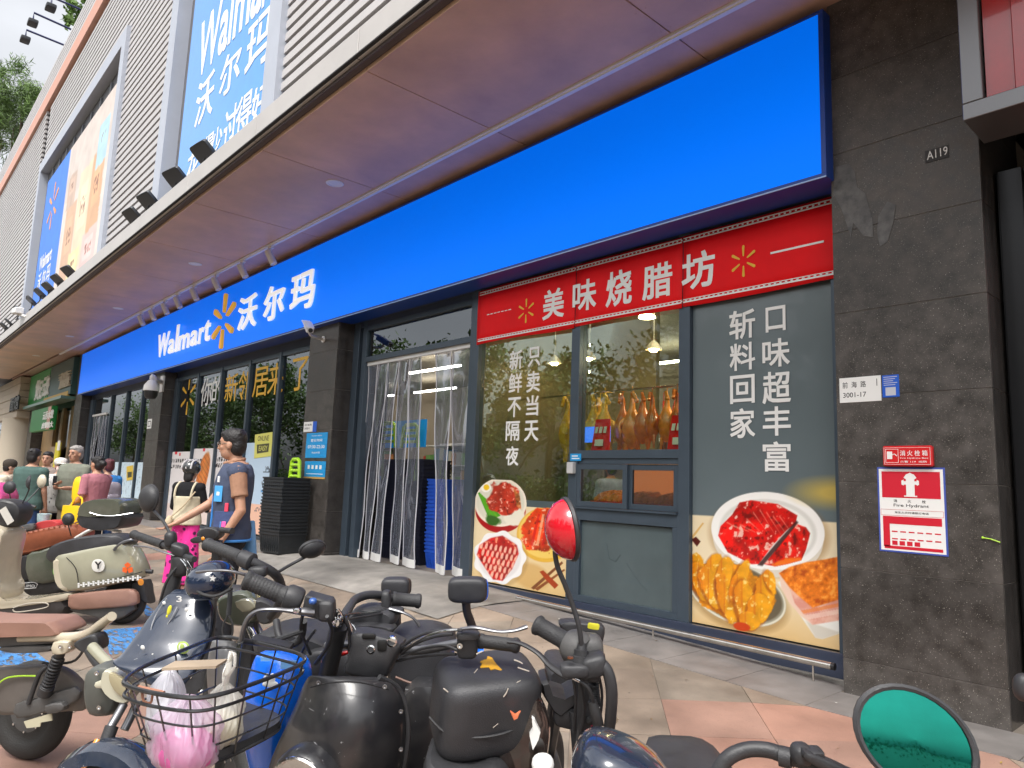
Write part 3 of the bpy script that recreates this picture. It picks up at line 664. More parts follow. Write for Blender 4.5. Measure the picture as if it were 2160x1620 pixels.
# bullet camera
C0 = PY(652,690,-.25); t = thing('security_camera', PY(683,716,.1), 'white bullet camera on a curved arm beneath the blue sign', 'camera')
b = MB(); b.tube([PY(683,716,.12), PY(672,713,.0), PY(657,708,-.18), PY(652,700,-.24), PY(651,692,-.25)], .022, 10, smooth=5); b.lathe(PY(683,716,.12), (0,-1,0), [(0,0),(.055,0),(.055,.02),(0,.02)], 16); mk('arm', b, M_track, t, smooth=True)
b = MB(); b.obox(C0, (.14,-.04,-.075), (.02,.05,-.0), (.02,0,.045)); mk('camera_housing', b, M_track, t, bevel=.012, segs=2)
b = MB(); b.obox(C0+np.array((-.05,.0,.05)), (.20,-.055,-.10), (.024,.062,.0), (.005,0,.008)); mk('sun_shield', b, M_white, t, bevel=.004)
b = MB(); b.lathe(C0+np.array((.14,-.04,-.075)), (.85,-.25,-.45), [(0,0),(.035,0),(.035,.02),(.02,.02),(0,.018)], 14); mk('lens', b, M_blk, t, smooth=True)
# dome camera
t = thing('dome_camera', PY(345,805,.12), 'white dome camera hanging from the second pillar', 'camera'); D_ = PY(319,822,-.2)
b = MB(); b.tube([PY(343,806,.12), PY(330,803,-.1), D_+np.array((0,0,.33)), D_+np.array((0,0,.2))], .06, 10, smooth=4); b.obox(PY(342,810,.11), (.12,0,0),(0,.02,0),(0,0,.2)); mk('arm', b, M_track, t, smooth=True)
b = MB(); b.lathe(D_, (0,0,-1), [(0,-.24),(.09,-.22),(.17,-.1),(.18,.0),(.18,.03),(0,.03)], 24); mk('camera_housing', b, M_white, t, smooth=True)
b = MB(); b.lathe(D_+np.array((0,0,-.03)), (0,0,-1), [(0,0),(.15,0),(.15,.1),(.11,.18),(.05,.2),(0,.2)], 24); mk('dome', b, M_blk, t, smooth=True)
# small camera on the ledge
t = thing('security_camera', PY(50,664,-2.1), 'white camera on a short arm on the far ledge', 'camera'); c_ = PY(38,656,-2.3)
b = MB(); b.obox(c_, (.32,0,-.03),(0,.12,0),(0,0,.09)); mk('camera_housing', b, M_track, t, bevel=.02)
b = MB(); b.tube([c_+np.array((0,0,-.08)), PY(55,668,-2.15), PY(68,662,-2.05)], .04, 8); mk('arm', b, M_track, t, smooth=True)

# ============================================================ the big blue lightbox sign
SG = thing('shop_sign', (-15, 0, 3.95), 'long blue lightbox sign with white and yellow shop name', 'sign')
b = MB(); b.box((-27.85, 0.0, 3.985), (-2.40, .02, 5.33)); mk('light_face', b, M_blue, SG)
b = MB(); b.box((-27.9,.022,3.95),(-2.36,.34,5.36)); b.box((-27.9,-.004,5.33),(-2.36,.0215,5.36)); b.box((-27.9,-.004,3.95),(-2.36,.0215,3.985)); b.box((-27.9,-.004,3.985),(-27.85,.0215,5.33)); b.box((-2.40,-.004,3.985),(-2.36,.0215,5.33)); mk('sign_case', b, M_bluedk, SG, bevel=.002)
b = MB(); b.box((-27.9,-.012,3.945),(-2.36,-.0045,3.955)); mk('edge_strip', b, mat('pale_blue_edge', (.35,.55,.9), .4), SG)
def letter(ch, x0, y0, x1, y1, m=M_wlet, off=.024):
    b = MB(); fglyph(b, ch, x0, y0, x1, y1, -.05, .0, off=off); P = fac_box(x0, y0, x1, y1, -.02); b = MB(); put_glyph(b, ch, *P, thick=.03, off=off); return mk('letter', b, m, SG)
wx = fac_box(337,680,444,736,-.05)
# separate letters of the latin word, spaced like type
word = [('W',.0,.215,.0,.74),('a',.222,.335,0,.55),('l',.355,.392,0,1),('m',.415,.60,0,.55),('a',.622,.735,0,.55),('r',.758,.83,0,.55),('t',.842,.93,0,.72)]
for ch, a, c, z0, z1 in word:
    a, c = a/.93, c/.93
    b = MB(); put_glyph(b, ch, wx[0]+wx[1]*a+wx[2]*z0, wx[1]*(c-a), wx[2]*(z1 if ch not in 'Wlt' else (z1 if ch != 'W' else .9)), thick=.03, off=.016); mk('letter', b, M_wlet, SG)
for ch, *q in (('沃',505,624,543,693),('尔',559,602,601,674),('玛',616,576,665,653)): letter(ch, *q)
c_, ux_, uz_ = fac_box(449,621,494,734,-.03)
for k in range(6):
    b = MB(); w_, h_ = abs(ux_[0]), abs(uz_[2]); a = math.radians(90-60*k); d = np.array([math.cos(a), math.sin(a)]); tt = np.array([-d[1], d[0]]); cx, cz = c_[0]+w_/2, c_[2]+h_/2
    pts = [d*(.36-.06*math.sin(math.pi*q/8))+tt*.055*math.cos(math.pi*q/8) for q in range(9)]+[d*(.90+.10*math.sin(math.pi*q/8))-tt*.105*math.cos(math.pi*q/8) for q in range(9)]
    b.prism([(cx+p[0]*w_/2*1.05, -.0, cz+p[1]*h_/2) for p in pts], (0,-.05,0)); mk('petal', b, M_yel, SG)
# ============================================================ storefront frames and glass
GF = .45
SF = thing('storefront', (-8, .45, .3), 'slate framed glass shop front under the long blue sign', 'storefront')
def fr(x0, z0, x1, z1, y0=.38, y1=.50, m=M_frame, nm='frame_bar'):
    b = MB(); b.box((x0,y0,z0),(x1,y1,z1)); return mk(nm, b, m, SF, bevel=.003)
def pane(x0, z0, x1, z1, m=M_glass, y=.44):
    b = MB(); b.box((x0,y,z0),(x1,y+.006,z1)); return mk('pane', b, m, SF)
# header under the sign: slate panels
for a, c in ((-10.18,-7.12),(-7.0,-5.36),(-5.26,-3.98),(-3.86,-2.40)): fr(a, 3.87, c, 4.4, .41, .46, mat('header_slate', (.035,.045,.07), .35, metal=.2), 'header_panel')
b = MB(); b.box((-27.8,.345,3.957),(-2.4,.42,3.985)); b.box((-18.94,.42,3.80),(-11.18,.47,4.3)); b.box((-27.8,.42,3.80),(-19.98,.47,4.3)); mk('header_panel', b, MATS['header_slate'], SF)
# right section
for x0, x1 in ((-7.12,-7.0),(-5.38,-5.26),(-3.98,-3.86)): fr(x0, .33, x1, 3.96)
fr(-2.52, .33, -2.38, 3.96)
for x0, x1 in ((-7.0,-5.38),(-5.26,-3.98),(-3.86,-2.52)): fr(x0, 3.80, x1, 3.865)
b = MB(); b.box((-7.1,.345,.14),(-2.39,.40,.335)); mk('base_panel', b, mat('slate_base', (.055,.068,.11), .3, metal=.3, var=.06), SF, bevel=.003)
b = MB(); b.box((-7.1,.30,.06),(-2.39,.345,.155)); mk('kerb_strip', b, M_conc, SF, bevel=.006)
fr(-5.26, 1.80, -3.98, 1.885); fr(-5.26, 1.16, -3.98, 1.28); 
pane(-7.0,.335,-5.38,3.80); pane(-5.26,1.885,-3.98,3.80)
b = MB(); b.box((-5.24,.42,.40),(-4.0,.45,1.15)); mk('lower_panel', b, M_panel, SF)
fr(-5.26,.335,-3.98,.40); fr(-5.26,.40,-5.2,1.16); fr(-4.04,.40,-3.98,1.16)
b = MB(); b.tube([(-4.86,.418,.95),(-4.82,.418,.80),(-4.74,.418,.78),(-4.68,.418,.85)], .0025, 5); b.tube([(-4.6,.418,.78),(-4.45,.418,.62),(-4.35,.418,.55)], .0025, 5); mk('scratch', b, mat('scratch', (.075,.10,.107), .5), SF)
# sliding serving hatch
HT = thing('serving_hatch', (-4.6,.4,1.3), 'small two pane sliding serving window over the grey panel', 'window')
def sash(x0, x1, z0, z1, y, m, w=.055):
    b = MB(); b.box((x0,y,z0),(x0+w,y+.035,z1)); b.box((x1-w,y,z0),(x1,y+.035,z1)); b.box((x0+w,y,z0),(x1-w,y+.035,z0+w)); b.box((x0+w,y,z1-w),(x1-w,y+.035,z1)); f_ = mk('sash', b, M_frame, HT, bevel=.002)
    b = MB(); b.box((x0+w,y+.014,z0+w),(x1-w,y+.02,z1-w)); mk('pane', b, m, f_)
sash(-5.25,-4.58,1.30,1.74,.375,glass_mat('clear_glass',(.9,.9,.88),.3,fac=.02)); sash(-4.60,-4.0,1.30,1.74,.415,glass_mat('milky_glass',(.62,.58,.60),.5,rough=.2,fac=.10))
b = MB(); b.box((-5.26,.40,1.745),(-3.98,.47,1.80)); b.box((-5.26,.35,1.28),(-3.98,.47,1.298)); b.box((-5.22,.372,1.40),(-5.205,.374,1.45)); mk('track_rail', b, M_frame, HT)
# film panel at the right
b = MB(); b.box((-3.86,.44,.335),(-2.52,.46,3.80)); mk('film_backing', b, M_panel, SF)
# entrance
for x0, x1 in ((-10.2,-10.03),(-9.92,-9.80)): fr(x0, .30, x1, 3.96, .40, .52)
fr(-7.2,.30,-7.12,3.96,.40,.52); fr(-9.80,3.30,-7.2,3.38,.40,.5); fr(-9.80,3.80,-7.2,3.87,.40,.5); fr(-10.03,.3,-9.92,3.96,.46,.50,M_framed)
pane(-9.80,3.38,-7.2,3.80,M_glassd)
# long window bays at the left
def bay(X, x0, x1, m):
    for x in X: fr(x-.045, .33, x+.045, 3.80)
    e = sorted([x0]+X+[x1])
    for a, c in zip(e[:-1], e[1:]): pane(a+.045, .36, c-.045, 3.80, m)
    fr(x0, .25, x1, .36)
bay([-12.89,-14.31,-15.84,-17.29], -18.94, -11.18, M_glassd)
fr(-18.94,.33,-18.75,3.8); fr(-11.3,.33,-11.18,3.8)
bay([-21.7,-23.3,-25.0], -27.7, -19.98, M_glassd)
fr(-27.75,.33,-27.4,3.8)
# horizontal transom above big window text
fr(-18.75, 3.72, -11.3, 3.80, .40, .47)
# handrail
HR = thing('handrail', (-4.2,.2,.15), 'low stainless steel handrail along the roast meat window', 'handrail')
b = MB(); b.tube([(-5.92,.2,.285),(-2.50,.2,.265)], .026, 16); mk('rail', b, M_steel, HR, smooth=True)
b = MB(); b.tube([(-2.50,.2,.265),(-2.475,.2,.265)], .0262, 16); mk('end_cap', b, M_blk, HR, smooth=True)
for x in (-5.63,-4.11,-2.64):
    b = MB(); b.tube([(x,.2,.09),(x,.2,.25)], .009, 10); mk('post', b, M_steel, HR, smooth=True)
# grey bell box and small cyan label
b = MB(); b.obox(PY(1205,987,.36), (.045,0,0),(0,.03,0),(0,0,.06)); setp(mk('bell_box', b, mat('pale_grey', (.5,.5,.5), .5), loc=PY(1205,987,.36), bevel=.006), 'small pale grey box on the mullion left of the hatch', 'box')
t, o, w, h = notice('blue_sticker', 1203,957,1226,972,.378,.002,mat('cyan_plate',(.01,.30,.68),.4),'small blue sticker above the grey box on the mullion')
b = MB(); b.box((o[0]+w*.15,.375,o[2]+h*.25),(o[0]+w*.85,.3757,o[2]+h*.4)); b.box((o[0]+w*.15,.375,o[2]+h*.6),(o[0]+w*.7,.3757,o[2]+h*.75)); mk('lettering', b, M_white, t)
# ============================================================ red banner over the roast meat windows
BN = thing('red_banner', (-4.8,.37,3.2), 'red fabric banner with white Chinese shop title and yellow sparks', 'banner')
YB = .372
def banner_part(x0, x1, skew):
    nx, nz = 16, 5; b = MB(); vs = []
    for j in range(nz+1):
        for i in range(nx+1):
            X = x0+(x1-x0)*i/nx; z = 3.235+(.70)*j/nz; vs.append((X, YB-.004*math.sin(X*9+j*.7)-.003*random.random()*0, z+.012*math.sin((X-x0)*3.1)*(.4 if j else 1)*skew))
    b.add(vs, [(j*(nx+1)+i, j*(nx+1)+i+1, (j+1)*(nx+1)+i+1, (j+1)*(nx+1)+i) for j in range(nz) for i in range(nx)])
    o = mk('banner_cloth', b, M_red, BN, smooth='all'); s = o.modifiers.new('t', 'SOLIDIFY'); s.thickness = .003; s.offset = 1; return o
banner_part(-7.03, -5.335, 1); banner_part(-5.325, -3.935, .8); banner_part(-3.925, -2.40, -.6)
b = MB(); yb = YB-.0085
for z, hh in ((3.905,.009),(3.872,.012),(3.272,.014),(3.300,.007)):
    for xa, xb in ((-7.0,-5.34),(-5.32,-3.94),(-3.92,-2.42)): b.box((xa, yb, z), (xb, yb+.001, z+hh))
x = -6.9
while x < -2.45:
    b.box((x, yb, 3.888), (x+.018, yb+.001, 3.903)); b.box((x, yb, 3.288), (x+.022, yb+.001, 3.297)); x += .05
o_ = PY(1625,534.5,yb); p_ = PY(1737.6,507.7,yb); b.box((o_[0], yb, o_[2]-.008), (p_[0], yb+.001, o_[2]+.010))
o_ = PY(1027,664,yb); p_ = PY(1080,660,yb)
for k in range(7): b.box((o_[0]+(p_[0]-o_[0])*k/7, yb, o_[2]-.006), (o_[0]+(p_[0]-o_[0])*(k+.7)/7, yb+.001, o_[2]+.004))
mk('white_trim', b, M_white, BN)
for ch, *q in (('美',1145,609,1190,672),('味',1208,590,1258,655),('烧',1278,570,1333,645),('腊',1355,556,1418,629),('坊',1438,530,1508,608)):
    b = MB(); fglyph(b, ch, *q, yb, .0012, off=.028); mk('character', b, M_white, BN)
b = MB()
for q in ((1540,517,1597,584),(1092,630,1128,681)):
    o_, ux_, uz_ = fac_box(*q, yb); b = MB(); spark(b, (o_[0]+ux_[0]/2, o_[2]+uz_[2]/2), ux_[0], uz_[2], yb); mk('spark_emblem', b, M_yelp, BN)
# ============================================================ lettering stuck on the glass
def glass_words(lb, chars, m, Y=.437, off=.022, name='window_lettering'):
    t = thing(name, PY(chars[0][1], chars[0][4], Y), lb, 'lettering')
    for ch, *q in chars: b = MB(); fglyph(b, ch, *q, Y, .001, off=off); mk('character', b, m, t)
    return t
glass_words('two white vertical lines of characters on the left food window', [('只',1114,732,1140,773),('卖',1111,783,1139,827),('当',1110,834,1136,877),('天',1106,887,1136,931),('新',1075,739,1102,779),('鲜',1073,787,1101,829),('不',1071,838,1099,880),('隔',1067,888,1096,930),('夜',1067,941,1094,982)], M_white)
glass_words('two white vertical lines of characters on the grey window film', [('口',1615,646,1657,699),('味',1608,714,1666,774),('超',1608,783,1668,851),('丰',1609,857,1668,919),('富',1609,931,1668,995),('斩',1538,653,1593,715),('料',1539,723,1593,781),('回',1540,791,1592,851),('家',1540,861,1593,924)], M_white, Y=.425)
glass_words('pair of large white characters high on the long left window', [('你',424,798,447,856),('的',448,793,470,849)], M_white, off=.008)
glass_words('five large yellow characters high on the long left window', [('新',475,788,501,847),('邻',503,782,529,843),('居',534,775,565,836),('来',566,766,598,832),('了',616,754,649,823)], M_yelp, off=.006)
t = thing('window_emblem', PY(397,836,.437), 'yellow six petal spark on the leftmost pane of the long window', 'emblem')
o_, ux_, uz_ = fac_box(383,796,411,875,.437)
b = MB(); spark(b, (o_[0]+ux_[0]/2, o_[2]+uz_[2]/2), ux_[0]*1.1, uz_[2], .437, .001); mk('petals', b, M_yelp, t)

# ============================================================ printed films
def meat(p, m, base, k, sc=.05, hi=(1,.93,.85), streak=None):
    n = fbm(p.x, p.y, sc, k); n2 = fbm(p.x+31, p.y-17, sc*2.6, k+2)
    c = np.array(base)[None]*(0.55+.9*n)[:, None]; p.put(m, c)
    p.put(m*np.clip((n2-.62)*9, 0, 1)*.75, hi)
    p.put(m*np.clip((.36-n2)*8, 0, 1)*.6, np.array(base)*.35)
def plate(p, cx, cy, rx, ry, rot=0, deep=0, wob=0):
    p.put(p.ell(cx+3, cy+10, rx*1.05, ry*1.06, rot, 12)*.45, (.55,.38,.2))
    if deep: p.put(p.ell(cx, cy+deep, rx*.97, ry*.97, rot), (.86,.83,.77)); 
    p.put(p.ell(cx, cy, rx, ry, rot, wob=wob), (.96,.95,.93)); p.put(p.ell(cx, cy+2, rx*.86, ry*.84, rot, 4), (.86,.85,.82)); p.put(p.ell(cx, cy+4, rx*.78, ry*.76, rot, 4), (.95,.94,.91))
def paint_right(p):
    x, y = p.x, p.y
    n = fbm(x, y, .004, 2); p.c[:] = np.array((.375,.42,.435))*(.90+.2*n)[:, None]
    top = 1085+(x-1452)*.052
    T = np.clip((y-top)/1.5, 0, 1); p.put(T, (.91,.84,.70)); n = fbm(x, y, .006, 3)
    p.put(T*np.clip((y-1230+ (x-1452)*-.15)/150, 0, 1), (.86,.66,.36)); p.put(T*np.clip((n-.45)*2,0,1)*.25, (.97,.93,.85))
    # chopsticks at the left
    p.put(p.poly([(1452,1140),(1482,1102),(1485,1104),(1454,1146)]), (.85,.68,.40)); p.put(p.poly([(1458,1138),(1468,1132),(1478,1142),(1470,1153)]), (.33,.10,.07))
    # white deep plate
    plate(p, 1620, 1120, 120, 82, 6, deep=18)
    # glazed roast slabs
    A = p.poly([(1520,1110),(1545,1085),(1560,1060),(1585,1055),(1640,1063),(1682,1087),(1678,1105),(1660,1118),(1630,1150),(1600,1190),(1585,1190),(1555,1175),(1535,1165),(1515,1130)], 2)
    B = p.poly([(1612,1190),(1640,1155),(1680,1105),(1700,1112),(1709,1125),(1700,1160),(1690,1182),(1660,1190),(1635,1195)], 2)
    meat(p, A, (.86,.07,.05), 1, .035); meat(p, B, (.84,.09,.05), 3, .04); 
    p.put(p.poly([(1598,1192),(1640,1142),(1680,1098),(1684,1102),(1646,1150),(1608,1194)], 3)*.8, (.16,.03,.03))
    for k in range(9):
        a = 1533+k*14; p.put(p.poly([(a,1100-k*3+12*math.sin(k)),(a+32,1118+k*2),(a+33,1120+k*2),(a-1,1103-k*3+12*math.sin(k))], 2.0)*A*.55, (.97,.72,.62))
    p.put(p.ell(1665,1186,30,8,-10,4,.5,2)*B, (.95,.45,.1))
    # steel tray of yellow chicken
    tr = p.ell(1555,1252,108,62,22,2); p.put(p.ell(1557,1262,112,66,22,10)*.4, (.5,.35,.15)); p.put(tr, (.62,.60,.52)); p.put(p.ell(1555,1250,100,55,22,3), (.40,.36,.28)); 
    p.put(p.ell(1555,1252,108,62,22,1.5)-p.ell(1555,1251,104,58.5,22,1.5), (.88,.86,.78))
    m = p.ell(1548, 1250, 92, 56, 22, 3, .2, 2); nn = fbm(x, y, .07, 2); p.put(m, np.array((.93,.58,.09))[None]*(.6+.6*nn)[:, None])
    for k, (cx, cy, rx, ry, rot) in enumerate([(1466,1198,16,30,10),(1480,1225,20,44,-20),(1505,1200,17,34,15),(1500,1240,18,50,-25),(1528,1215,16,44,12),(1535,1262,20,52,-18),(1560,1225,14,48,20),(1572,1270,22,52,-8),(1612,1250,20,44,10),(1600,1285,24,36,15),(1580,1310,22,18,30),(1625,1225,10,26,-20)]):
        m = p.ell(cx, cy, rx, ry, rot, 2, .25, k); nn = fbm(x, y, .05, k % 5)
        u = (x-cx)/rx; p.put(p.ell(cx-3, cy+3, rx*1.08, ry*1.05, rot, 4)*.55, (.55,.22,.02)); p.put(m, np.array((.97,.66,.10))[None]*(.78+.32*nn)[:, None]); p.put(m*np.clip(-u*.8, 0, 1)*.7, (.86,.42,.03)); p.put(m*np.clip((fbm(x, y, .13, (k+1) % 5)-.6)*7, 0, 1)*.7, (1,.92,.62)); p.put(m*np.clip((abs(u+.35) < .10)*1.0, 0, 1)*.35, (.80,.36,.05))
    p.put(p.ell(1565,1322,18,9,10,2), (.80,.25,.04))
    # crisp pork on a white tray
    p.put(p.poly([(1640,1228),(1655,1222),(1775,1290),(1775,1335),(1735,1348),(1720,1345)], 2), (.93,.92,.89)); p.put(p.poly([(1700,1310),(1775,1335),(1735,1348),(1720,1345)], 4)*.5, (.75,.70,.62))
    p.put(p.poly([(1643,1209),(1665,1239),(1714,1281),(1714,1318),(1690,1300),(1664,1270),(1648,1240)], 2), (.93,.80,.72)); n3 = fbm(x, y, .05, 4)
    sd_ = p.poly([(1665,1239),(1714,1281),(1775,1262),(1775,1308),(1714,1318),(1676,1272)], 2); p.put(sd_, (.92,.72,.64)); p.put(sd_*np.clip((n3-.45)*4, 0, 1)*.5, (.80,.45,.40)); p.put(sd_*(abs((y-1300)+(x-1714)*.18) < 5)*.5, (.97,.88,.82)); p.put(sd_*(abs((y-1287)+(x-1714)*.2) < 4)*.6, (.92,.50,.22))
    cr = p.poly([(1643,1209),(1665,1196),(1700,1186),(1740,1180),(1775,1173),(1775,1263),(1714,1282),(1690,1262),(1665,1239)], 2.5); n4 = fbm(x, y, .11, 5); p.put(cr, np.array((.95,.50,.12))[None]*(.72+.45*n4)[:, None]); p.put(cr*np.clip((n4-.6)*6, 0, 1)*.5, (1,.78,.42)); p.put(cr*np.clip((.38-n4)*6, 0, 1)*.5, (.70,.22,.03))
    # warm glow painted into the print, like light showing through the film
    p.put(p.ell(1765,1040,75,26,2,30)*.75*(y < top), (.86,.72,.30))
WR = thing('window_film', (-3.2,.43,.34), 'grey window film with big printed plates of glazed roast meat', 'window film')
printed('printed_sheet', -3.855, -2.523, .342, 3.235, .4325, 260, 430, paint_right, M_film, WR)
def paint_left(p):
    x, y = p.x, p.y; top = 1068+(x-1110)*.06
    T = y > top; bowl = p.ell(1056,1062,55,54,0); p.keep = T | (bowl > .5) | ((y > 1058)&(x < 1095)); n = fbm(x, y, .006, 1)
    p.c[:] = (.92,.84,.68); p.put(np.clip((y-1130)/120, 0, 1)*.7, (.88,.72,.45)); p.put(((T == 0)&(bowl < .5))*1.0, (.34,.37,.36))
    p.put(p.ell(1120,1215,40,26,20,8)*.5, (.80,.60,.30))
    # red bowl
    p.put(p.ell(1056,1076,53,48,0), (.66,.05,.06)); p.put(p.ell(1056,1060,55,51,0), (.95,.90,.82)); p.put(p.ell(1056,1060,50,46,0,3), (.86,.84,.76))
    p.put(p.ell(1085,1090,22,18,0,3,.2), (.93,.90,.82)); 
    for k in range(7): p.put(p.poly([(1008+k*3,1040+k*3),(1012+k*3,1038+k*3),(1038+k*3,1094-k),(1032+k*3,1096-k)], 1.2), (.30+.04*(k%3),.62+.06*(k%2),.12))
    p.put(p.ell(1040,1098,16,10,10,3,.5,2), (.18,.38,.10)); p.put(p.ell(1025,1028,11,10), (.97,.95,.90)); p.put(p.ell(1026,1028,6,6,0,2), (.97,.78,.12))
    meat(p, p.ell(1062,1052,30,38,10,3,.35,1), (.72,.20,.12), 2, .06, hi=(1,.80,.72)); meat(p, p.poly([(1083,1030),(1096,1042),(1100,1075),(1090,1068)],2), (.72,.40,.2), 3, .08)
    # yellow plate with shredded pork
    p.put(p.ell(1152,1128,62,58,0,2), (.90,.70,.25)); p.put(p.ell(1152,1125,58,53,0,3), (.95,.80,.40)); meat(p, p.ell(1142,1115,42,48,12,3,.35,4), (.88,.26,.08), 1, .05, hi=(1,.88,.75))
    for k in range(6): p.put(p.poly([(1118+k*12,1150),(1124+k*12,1152),(1140+k*9,1085),(1135+k*9,1084)], 2)*.7*p.ell(1142,1115,42,48,12,3), (.98,.78,.62) if k % 2 else (.80,.08,.06))
    # scalloped white plate of char siu
    p.put(p.ell(1058,1181,56,56,0,6)*.3, (.6,.45,.25)); a = np.arctan2(y-1176, x-1054); r = np.hypot(x-1054, (y-1176)*.98)
    p.put(np.clip((54+2.5*np.cos(a*9)-r)/1.5+.5, 0, 1), (.96,.95,.94)); p.put(np.clip((47-r)/4, 0, 1), (.90,.88,.87))
    M_ = p.poly([(1012,1150),(1035,1135),(1060,1130),(1090,1150),(1094,1168),(1080,1200),(1060,1225),(1040,1222),(1018,1190),(1006,1170)], 3); meat(p, M_, (.82,.12,.10), 4, .05, hi=(1,.72,.55))
    for r_ in range(5):
        for k in range(8):
            cx = 1016+k*10+r_*3; cy = 1150+r_*15+k*2; p.put(p.ell(cx, cy, 3.2, 7.5, 14, 1.5)*M_*.85, (.98,.80,.70)); p.put(p.ell(cx+4, cy, 1.5, 7, 14, 1.2)*M_*.7, (.60,.03,.05))
    # chopsticks and holder
    p.put(p.poly([(1120,1240),(1185,1184),(1188,1188),(1126,1244)]), (.50,.28,.14)); p.put(p.poly([(1128,1242),(1190,1200),(1192,1203),(1134,1246)]), (.55,.30,.14)); p.put(p.poly([(1138,1206),(1146,1203),(1178,1234),(1170,1242),(1152,1224)],1.5), (.66,.24,.08))
WL = thing('window_film', (-6.2,.43,.34), 'printed food bowls on cream film across the foot of the left window', 'window film')
printed('printed_sheet', -6.995, -5.385, .345, 1.55, .4325, 260, 210, paint_left, M_film, WL)
# grey film band above the print
b = MB(); a0, a1 = PY(1105,1062,.4345), PY(1194,1046,.4345); b.box((a0[0],.434,1.20),(-5.385,.4385,1.33)); setp(mk('film_band', b, M_panel, loc=(-5.7,.43,1.2)), 'narrow grey film band above the yellow plate picture', 'window film')

def paint_long(p):
    x, y = p.x, p.y; X, Z = p.X, p.Z; n = fbm(X*10, Z*10, .3, 1)
    p.c[:] = (.90,.88,.88); p.put(np.clip((X+17.9)*2, 0, 1)*.0, (1,1,1)); p.put((Z < .75)*.5, (.93,.80,.74))
    # red tags and black words
    for cx, cz, w, h, c in ((-18.55,1.98,.30,.14,(.85,.1,.2)),(-18.2,1.92,.12,.08,(.8,.3,.3)),(-16.6,2.02,.14,.1,(.85,.1,.2))): p.put(((abs(X-cx) < w/2)&(abs(Z-cz) < h/2)&(n > .35))*1.0, c)
    for r in range(2):
        for k in range(14):
            cx = -18.7+k*.15; cz = 1.76-.13*r; p.put(((abs(X-cx) < .055)&(abs(Z-cz) < .045)&(fbm(X*10,Z*10,2.5,3) > .42))*1.0, (.12,.10,.12))
    for r in range(2):
        for k in range(6):
            cx = -15.75+k*.13; cz = 1.80-.13*r; p.put(((abs(X-cx) < .05)&(abs(Z-cz) < .045)&(fbm(X*10,Z*10,2.5,4) > .42))*1.0, (.12,.10,.12))
    # breads
    def el(cx, cz, rx, rz, rot=0):
        a = math.radians(rot); dx, dz = X-cx, Z-cz; u = dx*math.cos(a)+dz*math.sin(a); v = -dx*math.sin(a)+dz*math.cos(a); return np.clip((1-np.hypot(u/rx, v/rz)*(1+.1*(n-.5)))*8, 0, 1), u, v
    for cx, cz, rx, rz, rot, c in ((-16.55,1.42,.62,.34,62,(.80,.45,.18)),(-16.75,.80,.34,.55,-8,(.80,.36,.14)),(-17.4,.62,.5,.2,10,(.86,.55,.28))):
        m, u, v = el(cx, cz, rx, rz, rot); p.put(m, np.array(c)[None]*(.75+.5*fbm(X*10,Z*10,.8,2))[:, None])
        p.put(m*(np.abs(((u*9) % 1)-.5) < .09)*.7, (.45,.20,.06)); p.put(m*np.clip(.6-np.abs(v)/rz*1.2, 0, 1)*.35, (1,.78,.45))
    p.put(((X < -18.75)&(abs(Z-1.0) < .16))*1.0, (.85,.75,.1))
def win_poster(x0, x1, z0, z1, fn, lb, nx=120, nz=90, y=.434):
    t = thing('window_poster', ((x0+x1)/2, y, z0), lb, 'poster'); printed('printed_sheet', x0, x1, z0, z1, y, nx, nz, fn, M_filmm, t); return t
win_poster(-18.8, -17.33, .40, 1.98, paint_long, 'white bread poster behind the woman in pink trousers')
win_poster(-17.25, -15.88, .40, 2.04, paint_long, 'white poster with two brown loaves beside the woman')
win_poster(-15.80, -14.35, .40, 2.04, paint_long, 'white poster largely hidden behind the man in the vest')
def paint_pale(p):
    X, Z = p.X, p.Z; p.c[:] = (.76,.85,.93); p.put((Z < .95)*1.0*(X > -13.9), (.95,.76,.66)); n = fbm(X*10, Z*10, 2.2, 3)
    for cx, cz, w, h in ((-13.15,1.62,.12,.09),(-13.15,1.33,.22,.14),(-13.3,.86,.3,.08)): p.put(((abs(X-cx) < w)&(abs(Z-cz) < h*.5)&(n > .5))*1.0, (.25,.30,.36))
    p.put(((abs(X+13.1) < .28)&(abs(Z-1.2) < .015))*1.0, (.3,.6,.85)); p.put(((abs(X+13.15) < .2)&(abs(Z-1.56) < .008))*1.0, (.2,.25,.3))
win_poster(-14.25, -12.95, .40, 2.12, paint_pale, 'pale blue and peach poster behind the basket stack')
t = thing('yellow_tag', PY(556,938,.425), 'pale yellow tag stuck on the pale blue poster', 'sticker')
b = MB(); b.prism([PY(*q, .428) for q in ((538,917),(575,911),(573,962),(536,967))], (0,-.002,0)); mk('tag_sheet', b, mat('tag_yellow', (.72,.70,.16), .45), t, bevel=.01)
b = MB(); b.prism([PY(*q, .4255) for q in ((542,938),(568,935),(566,953),(542,957))], (0,-.001,0)); fglyph(b, 'ONLINE', 544,919,567,930,.4255,.001); mk('black_print', b, mat('olive_black', (.06,.06,.02), .5), t)
b = MB(); fglyph(b, 'EASY', 546,940,564,951,.4243,.0005); mk('lettering', b, mat('tag_yellow', (.72,.70,.16), .45), t)
def paint_pale2(p):
    X, Z = p.X, p.Z; p.c[:] = (.80,.88,.93); p.put((Z < .7)*.6, (.92,.88,.84)); n = fbm(X*10, Z*10, 1.5, 2); p.put((n > .66)*.5, (.55,.62,.68))
win_poster(-23.2, -21.8, .40, 1.72, paint_pale2, 'pale poster low on the window left of the dome camera pillar'); win_poster(-21.6, -20.1, .40, 1.72, paint_pale2, 'pale poster with a red tag right beside the dome camera pillar'); win_poster(-24.9, -23.4, .40, 1.72, paint_pale2, 'pale poster behind the woman with the grey backpack')
